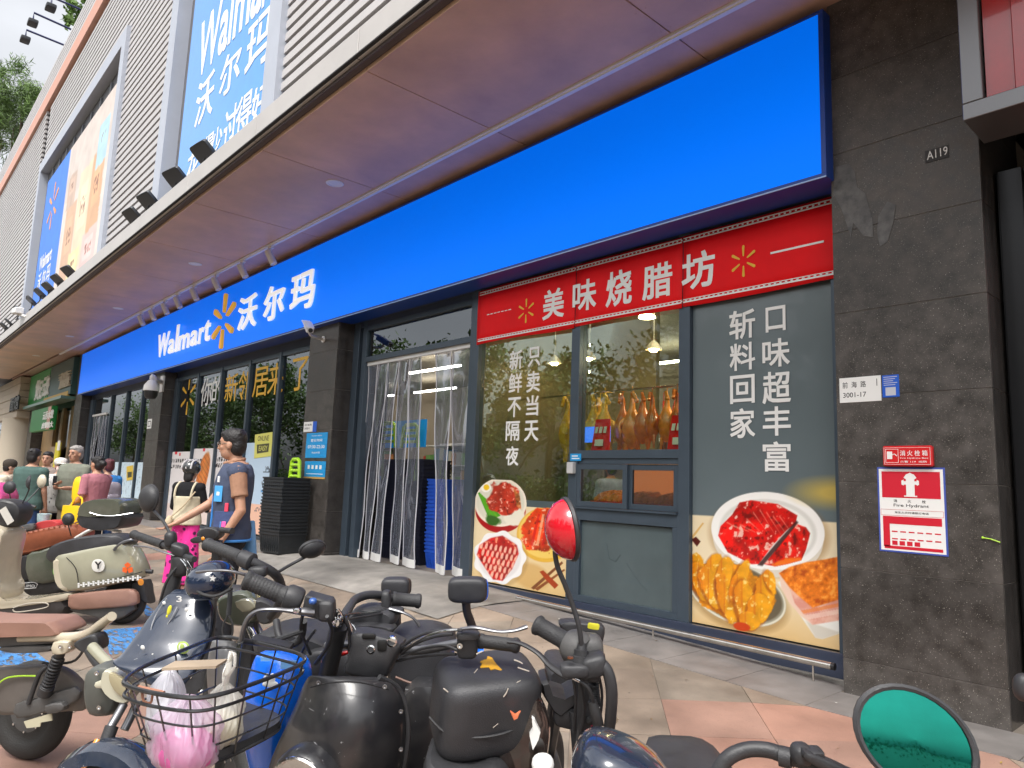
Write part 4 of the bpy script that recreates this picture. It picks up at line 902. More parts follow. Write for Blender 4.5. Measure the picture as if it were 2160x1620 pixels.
t = thing('yellow_tag', PY(276,1000,.425), 'small yellow tag on the far window poster', 'sticker')
b = MB(); b.prism([PY(*q, .428) for q in ((267,984),(281,981),(280,1012),(267,1014))], (0,-.002,0)); mk('tag_sheet', b, mat('tag_gold', (.75,.52,.05), .45), t); b = MB(); b.prism([PY(*q, .4255) for q in ((269,996),(278,995),(278,1006),(269,1008))], (0,-.001,0)); mk('black_print', b, MATS['olive_black'], t)

# ============================================================ plastic strip curtains
CT = thing('strip_curtain', (-8.6,.5,.33), 'clear plastic strip curtain with white seams hanging in the entrance', 'curtain')
def strip_set(edges_top, edges_bot, zt, zb, y, seed, parent):
    rnd = random.Random(seed)
    for k in range(len(edges_top)-1):
        b = MB(); h = MB(); N = 14; nx = 6; vs = []
        for j in range(N+1):
            f = j/N; z = zt+(zb-zt)*f; a = edges_top[k]*(1-f)+edges_bot[k]*f; c = edges_top[k+1]*(1-f)+edges_bot[k+1]*f
            sw = .015*math.sin(f*4+k*1.3+seed)
            for i in range(nx+1):
                u = i/nx; vs.append((a+(c-a)*u+sw*.6+.01*math.sin(f*9+k), y+k*.006+.035*math.sin(u*3.14+f*2.0)*(.4+f)+.05*f*math.sin(k*2.1+seed)+.012*math.sin(f*13+k*2+u*4), z))
        b.add(vs, [(j*(nx+1)+i, j*(nx+1)+i+1, (j+1)*(nx+1)+i+1, (j+1)*(nx+1)+i) for j in range(N) for i in range(nx)]); s_ = mk('strip', b, M_strip, parent, smooth='all')
        for e in (0, nx):
            pts = [np.array(vs[j*(nx+1)+e]) for j in range(N+1)]; w = .008
            h.loft([[q+np.array((-w,-.004,0)), q+np.array((w,-.004,0)), q+np.array((w,.004,0)), q+np.array((-w,.004,0))] for q in pts])
        mk('seam', h, M_seam, s_)
        b = MB(); L = [np.array(vs[N*(nx+1)+i]) for i in range(nx+1)]; b.loft([[q+np.array((0,-.006,-.01)), q+np.array((0,-.006,.10)), q+np.array((0,.006,.10)), q+np.array((0,.006,-.01))] for q in L]); mk('hem', b, M_track, s_, smooth=True)
strip_set([-9.80,-9.52,-9.24,-8.95,-8.66,-8.40],[-9.86,-9.70,-9.38,-9.02,-8.66,-8.22], 3.27, .345, .46, 1, CT)
strip_set([-8.02,-7.66,-7.22],[-7.80,-7.48,-7.10], 3.27, .345, .46, 4, CT)
b = MB(); b.box((-9.80,.44,3.245),(-7.2,.475,3.30)); mk('curtain_rail', b, M_track, CT)
CT2 = thing('strip_curtain', (-26,.5,.3), 'far strip curtain at the second entrance left of the windows', 'curtain')
strip_set([-26.9,-26.5,-26.1,-25.7,-25.3],[-27.1,-26.7,-26.2,-25.8,-25.3], 3.2, .4, .36, 2, CT2); b = MB(); b.box((-27.0,.33,3.2),(-25.2,.37,3.26)); mk('curtain_rail', b, M_track, CT2)

# ============================================================ store interior seen through the glass
b = MB(); b.box((-27.7,.52,.27),(-1.4,7.9,.30)); struct('store_floor', b, mat('store_floor_tile', (.32,.30,.27), .25, var=.1, vs=2))
b = MB(); b.box((-27.7,.52,4.30),(-1.4,7.9,4.36)); struct('store_ceiling', b, mat('store_ceiling_paint', (.20,.18,.14), .7))
b = MB(); b.box((-27.7,7.8,.3),(-1.4,7.9,4.3)); b.box((-1.45,.55,.3),(-1.38,7.8,4.3)); b.box((-27.8,.55,.3),(-27.7,7.8,4.3)); struct('store_back_wall', b, mat('store_wall_paint', (.24,.20,.15), .6, var=.1, vs=1))
b = MB(); b.box((-7.2,.52,.3),(-7.12,2.6,4.3)); b.box((-7.1,2.6,.3),(-5.9,2.68,4.3)); b.box((-4.6,2.6,.3),(-2.5,2.68,4.3)); struct('kitchen_partition', b, mat('kitchen_wall', (.25,.225,.15), .5, var=.15, vs=1.5))
M_em = mat('lamp_glow', (1,.95,.85), .5, emit=16, ecol=(1,.93,.8)); M_emk = mat('kitchen_glow', (1,.9,.7), .5, emit=16, ecol=(1,.80,.50)); M_emw = mat('warm_glow', (1,.7,.4), .5, emit=60, ecol=(1,.62,.28))
ORDN = ['first','second','third','fourth','fifth','sixth','seventh']
for yy in (1.9, 4.0, 6.2):
    for xx in (-25,-22,-19,-16,-13,-10.0,-8.0):
        b = MB(); b.box((xx-.95,yy-.03,3.95),(xx+.95,yy+.03,3.99)); o = mk('ceiling_strip_light', b, M_em, loc=(xx,yy,3.95)); setp(o, f'glowing strip light in the {dict([(1.9,"front"),(4.0,"middle"),(6.2,"back")])[yy]} row inside the store, {ORDN[[-25,-22,-19,-16,-13,-10.0,-8.0].index(xx)]} from the left', 'light', 'strip lights inside the store')
for xx, yy in ((-6.4,1.5),(-5.6,2.0),(-4.9,1.2),(-3.4,1.6)):
    b = MB(); b.lathe((xx,yy,3.72),(0,0,-1),[(0,0),(.10,.01),(.11,.04),(.09,.045),(0,.045)],16); o = mk('kitchen_lamp', b, M_emk, loc=(xx,yy,3.7)); setp(o, {-6.4:'leftmost',-5.6:'second',-4.9:'third',-3.4:'rightmost'}[xx]+' round glowing lamp above the roast meat counter', 'light', 'lamps above the roast meat counter')
b = MB(); b.box((-4.35,1.3,3.25),(-3.75,1.7,3.3)); setp(mk('kitchen_light_panel', b, M_em, loc=(-4,1.5,3.25)), 'bright square ceiling panel at the corner of the hatch window', 'light')
for k, xx in enumerate((-6.6,-6.0,-5.0,-4.5)):
    b = MB(); b.tube([(xx,1.35,3.7),(xx,1.35,3.18)], .006, 5); b.lathe((xx,1.35,3.2),(0,0,-1),[(.02,0),(.05,.03),(.10,.10),(.095,.105),(0,.09)],16); b.mi = 1; b.lathe((xx,1.35,3.105),(0,0,-1),[(0,0),(.05,.005),(.04,.03),(0,.035)],12)
    setp(mk('heat_lamp', b, [M_track, M_emw], loc=(xx,1.35,3.1), smooth=True), ORDN[k]+' pendant warming lamp from the left over the hanging roast birds', 'lamp', 'warming lamps over the birds')
# rail with roast birds
b = MB(); b.tube([(-7.0,1.15,2.62),(-2.9,1.15,2.62)], .014, 8); setp(mk('hanging_rail', b, M_steel, loc=(-5,1.15,2.6)), 'steel rail the roast birds hang from', 'rail')
M_duck = [mat('roast_duck', (.62,.17,.03), .22, var=.4, vs=9, coat=.6), mat('roast_goose', (.72,.27,.04), .22, var=.35, vs=9, coat=.6), mat('soy_chicken', (.85,.50,.05), .25, var=.3, vs=9, coat=.5)]
def bird_mesh(b):
    b.loft([[(r*math.cos(q)*1.0, r*.8*math.sin(q), z) for q in [2*math.pi*i/14 for i in range(14)]] for r, z in ((.01,-.46),(.05,-.44),(.095,-.36),(.115,-.27),(.10,-.17),(.06,-.09),(.035,-.03),(.028,.04),(.024,.09))])
    b.tube([(0,0,.07),(.0,-.03,.13),(.02,-.05,.10),(.04,-.06,.05)], .02, 8, smooth=3); b.ell((.045,-.065,.04), (.028,.022,.022), 6)
    for s in (-1,1): b.tube([(s*.07,0,-.15),(s*.13,-.02,-.22),(s*.11,-.04,-.30)], [.028,.022,.012], 8, smooth=3); b.tube([(s*.05,0,-.40),(s*.07,-.01,-.50),(s*.07,-.01,-.56)], [.035,.016,.012], 8)
    b.tube([(0,0,.12),(0,0,.2)], .004, 5)
bm_ = MB(); bird_mesh(bm_)
def bird(x, k, lb, y=1.15, s=1.0):
    b = MB(); a = random.uniform(-.8,.8); b.add([(x+s*(v[0]*math.cos(a)-v[1]*math.sin(a)), y+s*(v[0]*math.sin(a)+v[1]*math.cos(a)), 2.44+s*v[2]) for v in bm_.v], bm_.f)
    return setp(mk('roast_bird', b, M_duck[k], loc=(x,y,2.4), smooth=True), lb, 'roast bird', 'roast birds hanging in the window')
for k, x in enumerate(np.arange(-5.30,-3.1,.155)): bird(x, (0,1,0,0,1,0)[k % 6], ['first','second','third','fourth','fifth','sixth','seventh','eighth','ninth','tenth','eleventh','twelfth','thirteenth','fourteenth','fifteenth'][k]+' roast duck from the left on the rail behind the hatch window', y=1.15+random.uniform(-.05,.05), s=random.uniform(.82,1.12))
for x, w_ in ((-6.15,'first'),(-5.95,'second'),(-5.72,'third'),(-5.55,'fourth')): bird(x, 2, w_+' yellow chicken from the left behind the left food window', s=1.15)
bird(-5.75, 2, 'lower yellow chicken hanging behind the left food window', y=1.3)
for k in range(9):
    x = -5.25+k*.17+random.uniform(-.03,.03); z = 2.50; b = MB(); L_ = random.uniform(.30,.48); b.tube([(x,1.42,z+.1),(x,1.42,z)], .004, 5); b.tube([(x,1.42,z),(x+random.uniform(-.02,.02),1.41,z-L_*.4),(x+random.uniform(-.02,.02),1.42,z-L_)], [.018,.032,.014], 8, smooth=4, flat=.6)
    setp(mk('char_siu_strip', b, mat('char_siu', (.45,.035,.02), .25, var=.5, vs=14, coat=.6), loc=(x,1.42,2.4), smooth=True), ORDN[k % 7]+' strip of red roast pork hanging behind the ducks, '+('front' if k < 7 else 'end')+' run', 'roast pork', 'red roast pork strips behind the ducks')
b = MB()
for k in range(14):
    x = -5.25+k*.10; b.mi = k % 3; h_ = random.uniform(.10,.22); b.lathe((x,1.9,1.95),(0,0,1),[(0,0),(.035,0),(.035,h_*.7),(.015,h_*.85),(.015,h_),(0,h_)],10)
b.mi = 2; b.box((-5.4,1.8,1.9),(-3.9,2.05,1.945)); setp(mk('sauce_shelf', b, [mat('sauce_dark',(.06,.02,.01),.2,coat=.5), mat('sauce_red',(.4,.03,.02),.25,coat=.5), M_track], loc=(-4.6,1.9,1.9), smooth=True), 'shelf of small sauce bottles behind the roast birds', 'shelf')
# counter with trays behind the hatch
b = MB(); b.box((-7.0,.75,.3),(-2.6,1.3,1.22)); b.box((-7.0,.72,1.22),(-2.6,1.5,1.26)); CNT = setp(mk('counter', b, mat('steel_counter', (.35,.35,.34), .35, metal=.7), loc=(-5,1,.3), bevel=.01), 'steel serving counter behind the food windows', 'counter')
for k, x in enumerate((-5.15,-4.75,-4.35)):
    t = thing('roast_tray', (x,.9,1.26), ('tray of sliced roast meat under warm light at the left of the hatch','middle tray of orange roast meat behind the hatch','right tray of roast meat behind the milky pane')[k], 'tray')
    b = MB(); b.box((x-.19,.68,1.262),(x+.19,1.05,1.36)); mk('tray', b, mat('tray_red', (.55,.03,.02), .4), t, bevel=.01)
    b = MB()
    for q in range(7): b.sup((x-.13+.045*q,.86,1.40+.03*(q%2)), (.05,0,.02),(0,.15,.02),(-.01,0,.035), .6,.6,6,10)
    mk('meat_slices', b, mat('roast_slices', (.75,.27,.05), .3, var=.5, vs=18, coat=.4, emit=.06), t, smooth=True)  # slices get a faint glow of their own, warm light put into the material
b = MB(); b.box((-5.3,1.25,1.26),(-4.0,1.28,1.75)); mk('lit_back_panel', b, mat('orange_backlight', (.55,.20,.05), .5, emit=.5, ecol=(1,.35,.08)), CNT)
for x, x2, lb in ((-5.28,-5.02,'small red price card at the left foot of the hatch window'), (-4.28,-4.0,'red price card at the right foot of the hatch window')):
    t = thing('price_card', (x,.6,1.89), lb, 'sign'); b = MB(); b.prism([(x,.62,1.89),(x2,.62,1.89),(x2-.03,.66,2.24),(x+.03,.66,2.24)], (0,.01,0)); mk('card', b, M_red, t)
    b = MB(); 
    for q in range(3): b.obox((x+.07+q*.06,.628,2.12),(.02,0,0),(0,.001,0),(0,.01,.035))
    b.obox(((x+x2)/2,.60,1.98),(.06,0,0),(0,.001,0),(0,.005,.035)); mk('print', b, M_white, t)
b = MB(); b.box((-5.85,1.0,2.02),(-5.35,1.03,2.20)); setp(mk('blue_screen', b, mat('blue_screen', (.02,.10,.6), .3, emit=.8, ecol=(.05,.2,1)), loc=(-5.6,1,2)), 'small blue lit screen beside the yellow chickens', 'screen')
b = MB(); b.box((-4.12,2.2,2.35),(-3.7,2.25,2.95)); setp(mk('red_poster', b, M_red, loc=(-3.9,2.2,2.3)), 'red poster on the kitchen wall behind the ducks', 'poster')
b = MB(); b.box((-6.9,1.9,.3),(-6.2,2.5,2.1)); setp(mk('kitchen_cabinet', b, mat('cabinet_grey', (.22,.24,.22), .4, metal=.4), loc=(-6.5,2.2,.3), bevel=.01), 'tall grey kitchen cabinet behind the counter', 'cabinet')
# shelves and goods deeper inside
cols = [(.5,.05,.03),(.6,.35,.05),(.10,.25,.45),(.5,.5,.45),(.15,.35,.10),(.45,.20,.08)]
GM = [mat('goods_%s' % n, c, .5) for n, c in zip(('red','yellow','blue','white','green','brown'), cols)]
for si, (xa, xb, yy) in enumerate(((-9.9,-7.5,4.6),(-14,-11.5,4.5),(-18.5,-15.5,4.5),(-24,-20.5,4.6))):
    t = thing('shelf_unit', ((xa+xb)/2, yy, .3), ('stocked shelf unit seen through the entrance curtain','stocked shelf unit behind the right half of the long window','stocked shelf unit behind the left half of the long window','stocked shelf unit behind the far windows')[si], 'shelves')
    b = MB(); 
    for z in (.35,.85,1.35,1.85,2.3): b.box((xa,yy,z),(xb,yy+.5,z+.03))
    b.box((xa,yy+.5,.3),(xb,yy+.53,2.4)); mk('shelf_frame', b, M_track, t)
    g = MB()
    for z in (.38,.88,1.38,1.88):
        x = xa+.03
        while x < xb-.2:
            w = random.uniform(.08,.22); g.mi = random.randrange(6); g.box((x,yy+.03,z),(x+w-.01,yy+.3,z+random.uniform(.2,.4))); x += w
    setp(mk('packed_goods', g, GM, t), kind='stuff')
# blue board and lime basket handles inside the entrance
b = MB(); q0, q1 = PY(800,945,1.2), PY(897,884,1.2); b.box((q0[0],1.2,q0[2]),(q1[0],1.24,q1[2])); setp(mk('blue_board', b, mat('board_blue', (.01,.25,.62), .4, emit=.15), loc=(q0[0],1.2,q0[2])), 'blue board behind the lime green basket handles in the entrance', 'board')

# ============================================================ shopping baskets
def basket_mesh(w, d, h, m, name, taper=.12):
    b = MB(); 
    def ring(z, k, t=0): return [(-w*k-t,-d*k-t,z),(w*k+t,-d*k-t,z),(w*k+t,d*k+t,z),(-w*k-t,d*k+t,z)]
    k0, k1 = 1-taper, 1
    b.loft([ring(0,k0),ring(h,k1),ring(h,k1,.012),ring(h-.025,k1,.012),ring(h-.025,k1,.002),ring(0,k0,.002)], cap=False)
    b.add(ring(0.002,k0), [(3,2,1,0)])
    for zz in (.3,.55):
        for s in (-1,1):
            kk = k0+(k1-k0)*zz; b.box((-w*kk,s*d*kk-.004,h*zz),(w*kk,s*d*kk+.004,h*zz+.012)); b.box((s*w*kk-.004,-d*kk,h*zz),(s*w*kk+.004,d*kk,h*zz+.012))
    for i in range(-4,5): 
        for s in (-1,1): b.box((i*w*.2-.004,s*d*.97-.006,h*.1),(i*w*.2+.004,s*d*.97+.006,h*.95))
    return b
ORD = ['','first','second','third','fourth','fifth','sixth','seventh','eighth','ninth','tenth','eleventh','twelfth','thirteenth','fourteenth','fifteenth','sixteenth','seventeenth','eighteenth','nineteenth','twentieth','twenty first','twenty second','twenty third','twenty fourth']
def stack(n, c, w, d, h, step, m, name, group, lbs, rz=0, jitter=.006):
    proto = None
    for k in range(n):
        if proto is None: proto = mk(name, basket_mesh(w, d, h, m, name), m, loc=None); o = proto
        else: o = proto.copy(); COL.objects.link(o)
        o.location = (float(c[0])+random.uniform(-jitter,jitter), float(c[1])+random.uniform(-jitter,jitter), float(c[2])+k*step); o.rotation_euler = (random.uniform(-.012,.012), random.uniform(-.012,.012), rz+random.uniform(-.02,.02))
        setp(o, ('lowest ' if k == 0 else 'topmost ' if k == n-1 else ORD[n-k]+' from the top: ')+lbs, 'basket', group)
M_bsk = mat('basket_black', (.022,.025,.028), .45, var=.2, vs=30)
c_ = PD(594,1168,8.6); zc = ground(c_[0], c_[1]); c_ = PZ(592,1166,zc+.01)
c_ = PY(593,1172,-.24); zc = ground(c_[0], -.24); stack(18, (c_[0], -.24, zc+.01), .27, .24, .30, .050, M_bsk, 'shopping_basket', 'black baskets stacked beside the door pillar', 'black shopping basket nested in the stack beside the door pillar', rz=.15)
HB = c_
for (px, py, n, yy, nm, ww) in ((838,1165,24,1.1,'left',.30),(893,1180,24,1.0,'middle',.22)):
    p = PY(px, py, yy); stack(n, (p[0], yy, .31), ww, .24, .24, .055, mat('basket_dark_blue', (.014,.016,.03), .5), 'shopping_basket', f'dark baskets {nm} stack inside the entrance', f'dark blue black basket in the {nm} stack inside the entrance')
p = PY(940,1185,.95); stack(20, (p[0], .95, .31), .20, .22, .24, .052, mat('basket_blue', (.02,.10,.55), .45), 'shopping_basket', 'bright blue baskets stacked inside the entrance', 'bright blue basket nested in the stack inside the entrance')
M_lime = mat('lime_plastic', (.42,.72,.02), .4)
def lime_handle(x0, y0, x1, y1, yy, lb):
    o, ux, uz = fac_box(x0, y0, x1, y1, yy); t = thing('basket_handle_rack', o, lb, 'basket handle'); w, h = ux[0], uz[2]
    b = MB(); r = min(.03, w*.12)
    b.tube([(o[0]+w*.02,yy,o[2]),(o[0]+w*.12,yy,o[2]+h*.9),(o[0]+w*.25,yy,o[2]+h),(o[0]+w*.75,yy,o[2]+h),(o[0]+w*.88,yy,o[2]+h*.9),(o[0]+w*.98,yy,o[2])], r, 8)
    for f in (.25,.5,.75): b.tube([(o[0]+w*.08,yy,o[2]+h*f),(o[0]+w*.92,yy,o[2]+h*f)], r*.8, 8)
    mk('handle', b, M_lime, t, smooth=True)
    return t
lime_handle(801,893,836,944,1.05,'left lime green handle rack in front of the blue board'); lime_handle(847,896,884,944,1.05,'right lime green handle rack in front of the blue board')
lime_handle(612,969,633,1016,-.05,'lime green handle rising from the outdoor basket stack')

# ============================================================ neighbouring shops at the far left
NS = thing('green_shop', (-32,.3,0), 'narrow green fronted snack shop left of the blue sign', 'shop')
def ns(name, mb, m, **k): return mk(name, mb, m, NS, **k)
b = MB(); b.box((-36.6,.6,3.7),(-28.8,.9,5.45)); b.box((-36.6,3,0),(-28.8,3.1,4)); ns('wall', b, mat('green_grey_wall', (.07,.12,.10), .5))
b = MB(); b.box((-37.3,-.05,4.03),(-33.0,.25,5.38)); g_ = ns('sign_panel', b, mat('shop_green', (.015,.16,.035), .4, emit=.08), bevel=.02)
b = MB()
for ch, *q in (('煲',76,800,84,848),('记',84,800,91,845),('云',92,795,98,842),('饺',98,790,105,838)): fglyph(b, ch, q[0], q[1]+2, q[2], q[3]-4, -.055, .03, off=.04)
mk('lettering', b, M_white, g_)
b = MB(); b.box((-32.9,-.05,4.05),(-28.9,.25,5.38)); g_ = ns('sign_panel', b, mat('shop_teal', (.04,.10,.10), .4), bevel=.02)
b = MB(); fglyph(b, '茶', 126,785,152,800,-.055,.05,off=.05); fglyph(b, '屋', 127,797,150,818,-.055,.05,off=.05); mk('lettering', b, mat('cream_letter', (.42,.36,.26), .5), g_)
b = MB(); b.box((-33.6,-.06,4.0),(-29.2,-.0,4.18)); ns('gold_band', b, mat('gold_band', (.62,.36,.03), .4))
b = MB(); b.box((-36.6,-.3,3.88),(-28.9,.2,3.98)); ns('canopy_edge', b, mat('green_glass_edge', (.12,.22,.18), .3))
b = MB(); b.box((-34.6,-.25,2.85),(-30.6,-.05,3.72)); g_ = ns('hanging_sign', b, MATS['shop_green'], bevel=.02)
b = MB(); fglyph(b, '云吞水饺', 92,866,113,884,-.255,.02,off=.03); fglyph(b, '皮薄馅大', 89,890,112,903,-.255,.02,off=.03); mk('lettering', b, M_white, g_)
b = MB(); b.box((-31.2,-.26,2.86),(-30.62,-.251,3.7)); mk('picture', b, mat('salmon_print', (.55,.30,.24), .5), g_)
b = MB(); b.box((-36.4,.5,.25),(-34.2,.7,3.8)); b.box((-33.0,.5,.25),(-32.6,.7,3.8)); b.box((-31.3,.5,.25),(-30.9,.7,3.8)); ns('wooden_post', b, mat('light_wood', (.42,.27,.13), .5, var=.2, vs=2))
b = MB(); b.box((-34.2,.6,.25),(-28.9,.65,3.8)); ns('pane', b, M_glassd)
b = MB(); b.box((-34.0,.3,.25),(-31.4,.5,1.35)); b.box((-33.8,.42,1.4),(-32.0,.45,2.3)); ns('menu_counter', b, mat('kraft_board', (.45,.33,.22), .6, var=.2, vs=4))
b = MB(); b.box((-31.1,.1,.25),(-30.4,.16,2.4)); setp(mk('standing_banner', b, mat('banner_yellow', (.70,.60,.02), .5), loc=(-30.7,.1,.25)), 'yellow standing banner by the green shop door', 'banner')
b = MB(); b.box((-30.2,.0,2.1),(-29.8,.02,2.45)); setp(mk('paper_notice', b, M_white, loc=(-30,0,2.1)), 'small white paper beside the yellow banner', 'notice')
CS = thing('beige_shop', (-41,0,0), 'beige stone clad shop corner at the far left', 'shop')
M_bei = mat('beige_stone', (.48,.40,.31), .6, var=.08, vs=2)
for k in range(6):
    b = MB(); z = 3.6+k*.3; b.box((-44,-.35-.02*(k%2),z),(-37.7,.6,z+.285)); mk('stone_course', b, M_bei, CS, bevel=.01)
b = MB(); b.lathe((-39.2,.1,.1),(0,0,1),[(.75,0),(.75,3.5),(0,3.5)],20); mk('column', b, mat('cream_column', (.55,.48,.38), .6), CS, smooth=True)
b = MB(); fglyph(b, '面馆', 24,836,42,866,-.40,.06,off=.04); mk('lettering', b, M_blk, CS)
b = MB(); b.box((-60,2.5,0),(-39,2.8,5.5)); b.box((-60,1.0,3.4),(-44,2.5,3.9)); setp(mk('grey_wall', b, mat('blue_grey_wall', (.36,.40,.46), .6, var=.06, vs=1), loc=(-50,2.6,0)), 'pale blue grey wall beyond the beige column', 'wall')
b = MB(); b.tube([(-52,.8,3.55),(-44,.9,3.3),(-40,1.2,3.45),(-38.5,1.2,3.4)], .05, 6, smooth=4); setp(mk('cable', b, M_blk, loc=(-44,1,3.4)), 'thick black cable across the pale grey wall', 'cable')

# ============================================================ red sign and dark shop at the right edge
RS = thing('red_sign', (-1,-.3,3.8), 'glossy red sign box with grey metal frame at the upper right', 'sign')
M_rg = mat('red_gloss', (.33,.008,.012), .15, coat=.7, var=.1)
b = MB(); b.box((-1.17,-.45,3.93),(1.1,-.1,5.4)); mk('red_panel', b, M_rg, RS)
b = MB(); b.box((-1.02,-.47,3.93),(-.93,-.452,5.4)); mk('panel_fold', b, M_rg, RS, bevel=.005)
b = MB(); b.box((-1.29,-.5,3.82),(1.1,-.08,3.925)); b.box((-1.29,-.5,3.927),(-1.18,-.08,5.4)); mk('metal_frame', b, mat('grey_frame_metal', (.16,.16,.165), .3, metal=.6), RS, bevel=.004)
b = MB(); b.box((-1.36,.45,.1),(1.1,.55,3.8)); b.box((-1.34,.40,.1),(-1.2,.5,3.8)); b.box((-.6,.40,.1),(-.5,.5,3.8)); b.box((-1.2,.40,2.55),(-.6,.47,2.62)); setp(mk('dark_shopfront', b, mat('near_black_frame', (.012,.012,.014), .3, metal=.3), loc=(-1,.5,.1), bevel=.004), 'near black shop front behind the right pillar', 'shop')
b = MB(); b.box((-1.12,.30,2.62),(-.9,.34,3.25)); setp(mk('red_notice', b, mat('red_lit', (.75,.01,.01), .4, emit=.3), loc=(-1,.3,2.6)), 'bright red notice in the dark doorway at the right edge', 'notice')

# ============================================================ trees
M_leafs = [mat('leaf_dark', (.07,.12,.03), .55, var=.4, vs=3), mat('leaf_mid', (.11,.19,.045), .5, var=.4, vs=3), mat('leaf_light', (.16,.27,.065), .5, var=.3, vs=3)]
M_bark = mat('bark', (.10,.075,.05), .85, var=.3, vs=6, bump=.5)
def leaves(c, rad, n, size, rng, clumps=26, flat=.75, needle=False):
    c = np.array(c, float); rad = np.array(rad, float)
    cc = rng.normal(size=(clumps,3)); cc /= np.linalg.norm(cc,axis=1)[:,None]; cc *= rng.random((clumps,1))**.4*.85; cr_ = rng.uniform(.16,.36,clumps)
    k = rng.integers(0, clumps, n); p = cc[k]+rng.normal(size=(n,3))*cr_[k][:,None]*.5*np.array((1,1,flat)); P = c+p*rad
    a = rng.normal(size=(n,3)); a /= np.linalg.norm(a,axis=1)[:,None]; b_ = np.cross(a, rng.normal(size=(n,3))); b_ /= np.linalg.norm(b_,axis=1)[:,None]
    s = size*rng.uniform(.5,1.2,(n,1)); w = s*(.10 if needle else .5)
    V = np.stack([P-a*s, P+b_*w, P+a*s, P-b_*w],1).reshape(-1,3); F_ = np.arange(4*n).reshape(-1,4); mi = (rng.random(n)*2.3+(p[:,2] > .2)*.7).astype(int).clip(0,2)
    return V, F_, mi
def tree(loc, h, crown_c, rad, lb, n=9000, size=.16, seed=0, group=None, needle=False, tr=.22, kind='tree'):
    rng = np.random.default_rng(seed); t = thing('tree', loc, lb, kind, group); L = np.array(loc, float); b = MB()
    top = L+np.array(crown_c); b.tube([L-np.array((0,0,.3)), L+(top-L)*.4+rng.normal(size=3)*.15, L+(top-L)*.8, top], [tr,tr*.8,tr*.55,tr*.25], 10, smooth=4)
    for k in range(7):
        s_ = L+(top-L)*rng.uniform(.45,.85); e = top+rng.normal(size=3)*np.array(rad)*.45; b.tube([s_, (s_+e)/2+rng.normal(size=3)*.2, e], [tr*.4,tr*.25,.03], 7, smooth=3)
    mk('trunk', b, M_bark, t, smooth=True)
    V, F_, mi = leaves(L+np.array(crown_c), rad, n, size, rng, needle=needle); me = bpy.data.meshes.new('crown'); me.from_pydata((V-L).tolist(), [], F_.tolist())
    for m in M_leafs: me.materials.append(m)
    me.polygons.foreach_set('material_index', mi); o = bpy.data.objects.new('crown', me); COL.objects.link(o); o.parent = t; return t
p = PD(55,190,52); gx_ = (float(p[0]), float(p[1]), 0.0)
tree(gx_, 18, (0,0,float(p[2])-1.5), (2.9,2.9,4.6), 'tall feathery conifer against the sky beyond the building', n=9000, size=.30, seed=3, needle=True, tr=.25)
p = PD(5,230,58); tree((float(p[0]), float(p[1]), 0), 18, (0,0,float(p[2])-2), (2.6,2.6,3.6), 'second feathery conifer lower at the left edge', n=6000, size=.30, seed=5, needle=True, tr=.22)
b = MB(); V, F_, mi = leaves(PD(158,30,30), (.5,.5,1.3), 700, .13, np.random.default_rng(2), clumps=8); b.add(V, F_.tolist()); setp(mk('roof_plant', b, M_leafs[2], loc=PD(158,30,30)), 'bright green plant hanging over the roof edge', 'plant')
# street trees behind the photographer, seen mirrored in the glass
for k, (x, y, h) in enumerate(((-26,-20,7.5),(-18.5,-21,8.5),(-11.5,-19.5,8.0),(-4.5,-21.5,8.8),(3,-20,8.0),(10,-22,8.5),(-34,-20,8.5),(-42,-19,9),(-50,-20,8),(-58,-19,9),(-66,-20,8.5),(-75,-19,9),(-85,-20,9.5),(-97,-19,9))):
    h *= 1.3; tree((x,y,0), h, (0,0,h*.58), (3.8,3.2,h*.45), 'street tree across the road mirrored in the shop windows', n=5200, size=.20, seed=20+k, group='street trees across the road')
b = MB(); 
V, F_, mi = leaves((-30,-15.5,1.0), (50,.8,1.1), 30000, .11, np.random.default_rng(9), clumps=120, flat=1); b.add(V, F_.tolist()); setp(mk('hedge', b, M_leafs[1], loc=(-8,-15.5,0)), 'clipped hedge along the far side of the road', 'hedge')
b = MB(); b.box((-60,-60,0),(-12,-44,9)); b.box((-6,-58,0),(30,-42,9)); 
o = mk('street_building', b, mat('far_concrete', (.30,.31,.31), .7, var=.1, vs=.3), loc=(-10,-50,0)); setp(o, 'grey buildings across the road mirrored in the glass', 'building')

# fallen leaves and litter scattered on the paving
rng = np.random.default_rng(44); b = MB()
for k in range(150):
    x, y = rng.uniform(-13, 0), rng.uniform(-4.6, .1); z = ground(x, y)+.004; a = rng.uniform(0, 6.28); s = rng.uniform(.008,.022); c, q = math.cos(a), math.sin(a); b.mi = int(rng.integers(0,3))
    b.add([(x-s*c, y-s*q, z), (x+.35*s*q, y-.35*s*c, z+s*.3), (x+s*c, y+s*q, z+.002), (x-.35*s*q, y+.35*s*c, z+s*.1)], [(0,1,2,3)])
setp(mk('fallen_leaves', b, [mat('leaf_dry', (.22,.13,.05), .7), mat('leaf_yellow', (.45,.32,.06), .7), mat('butt_white', (.5,.48,.44), .7)], loc=(-6,-2,0)), 'small dry leaves and litter scattered over the paving', 'litter', kind='stuff')
# screws and small fittings of the canopy
for xs_ in range(0, 15):
    b = MB(); X = -5.93-2.45*(xs_-2)
    for dx in (.05, -.05):
        for y in (-1.95,-1.4,-.9,-.55,-.3): b.lathe((X+dx, y, 5.45), (0,0,-1), [(0,0),(.007,0),(.006,.003),(0,.004)], 6)
    setp(mk('rivets', b, M_sof2, can), kind='stuff')
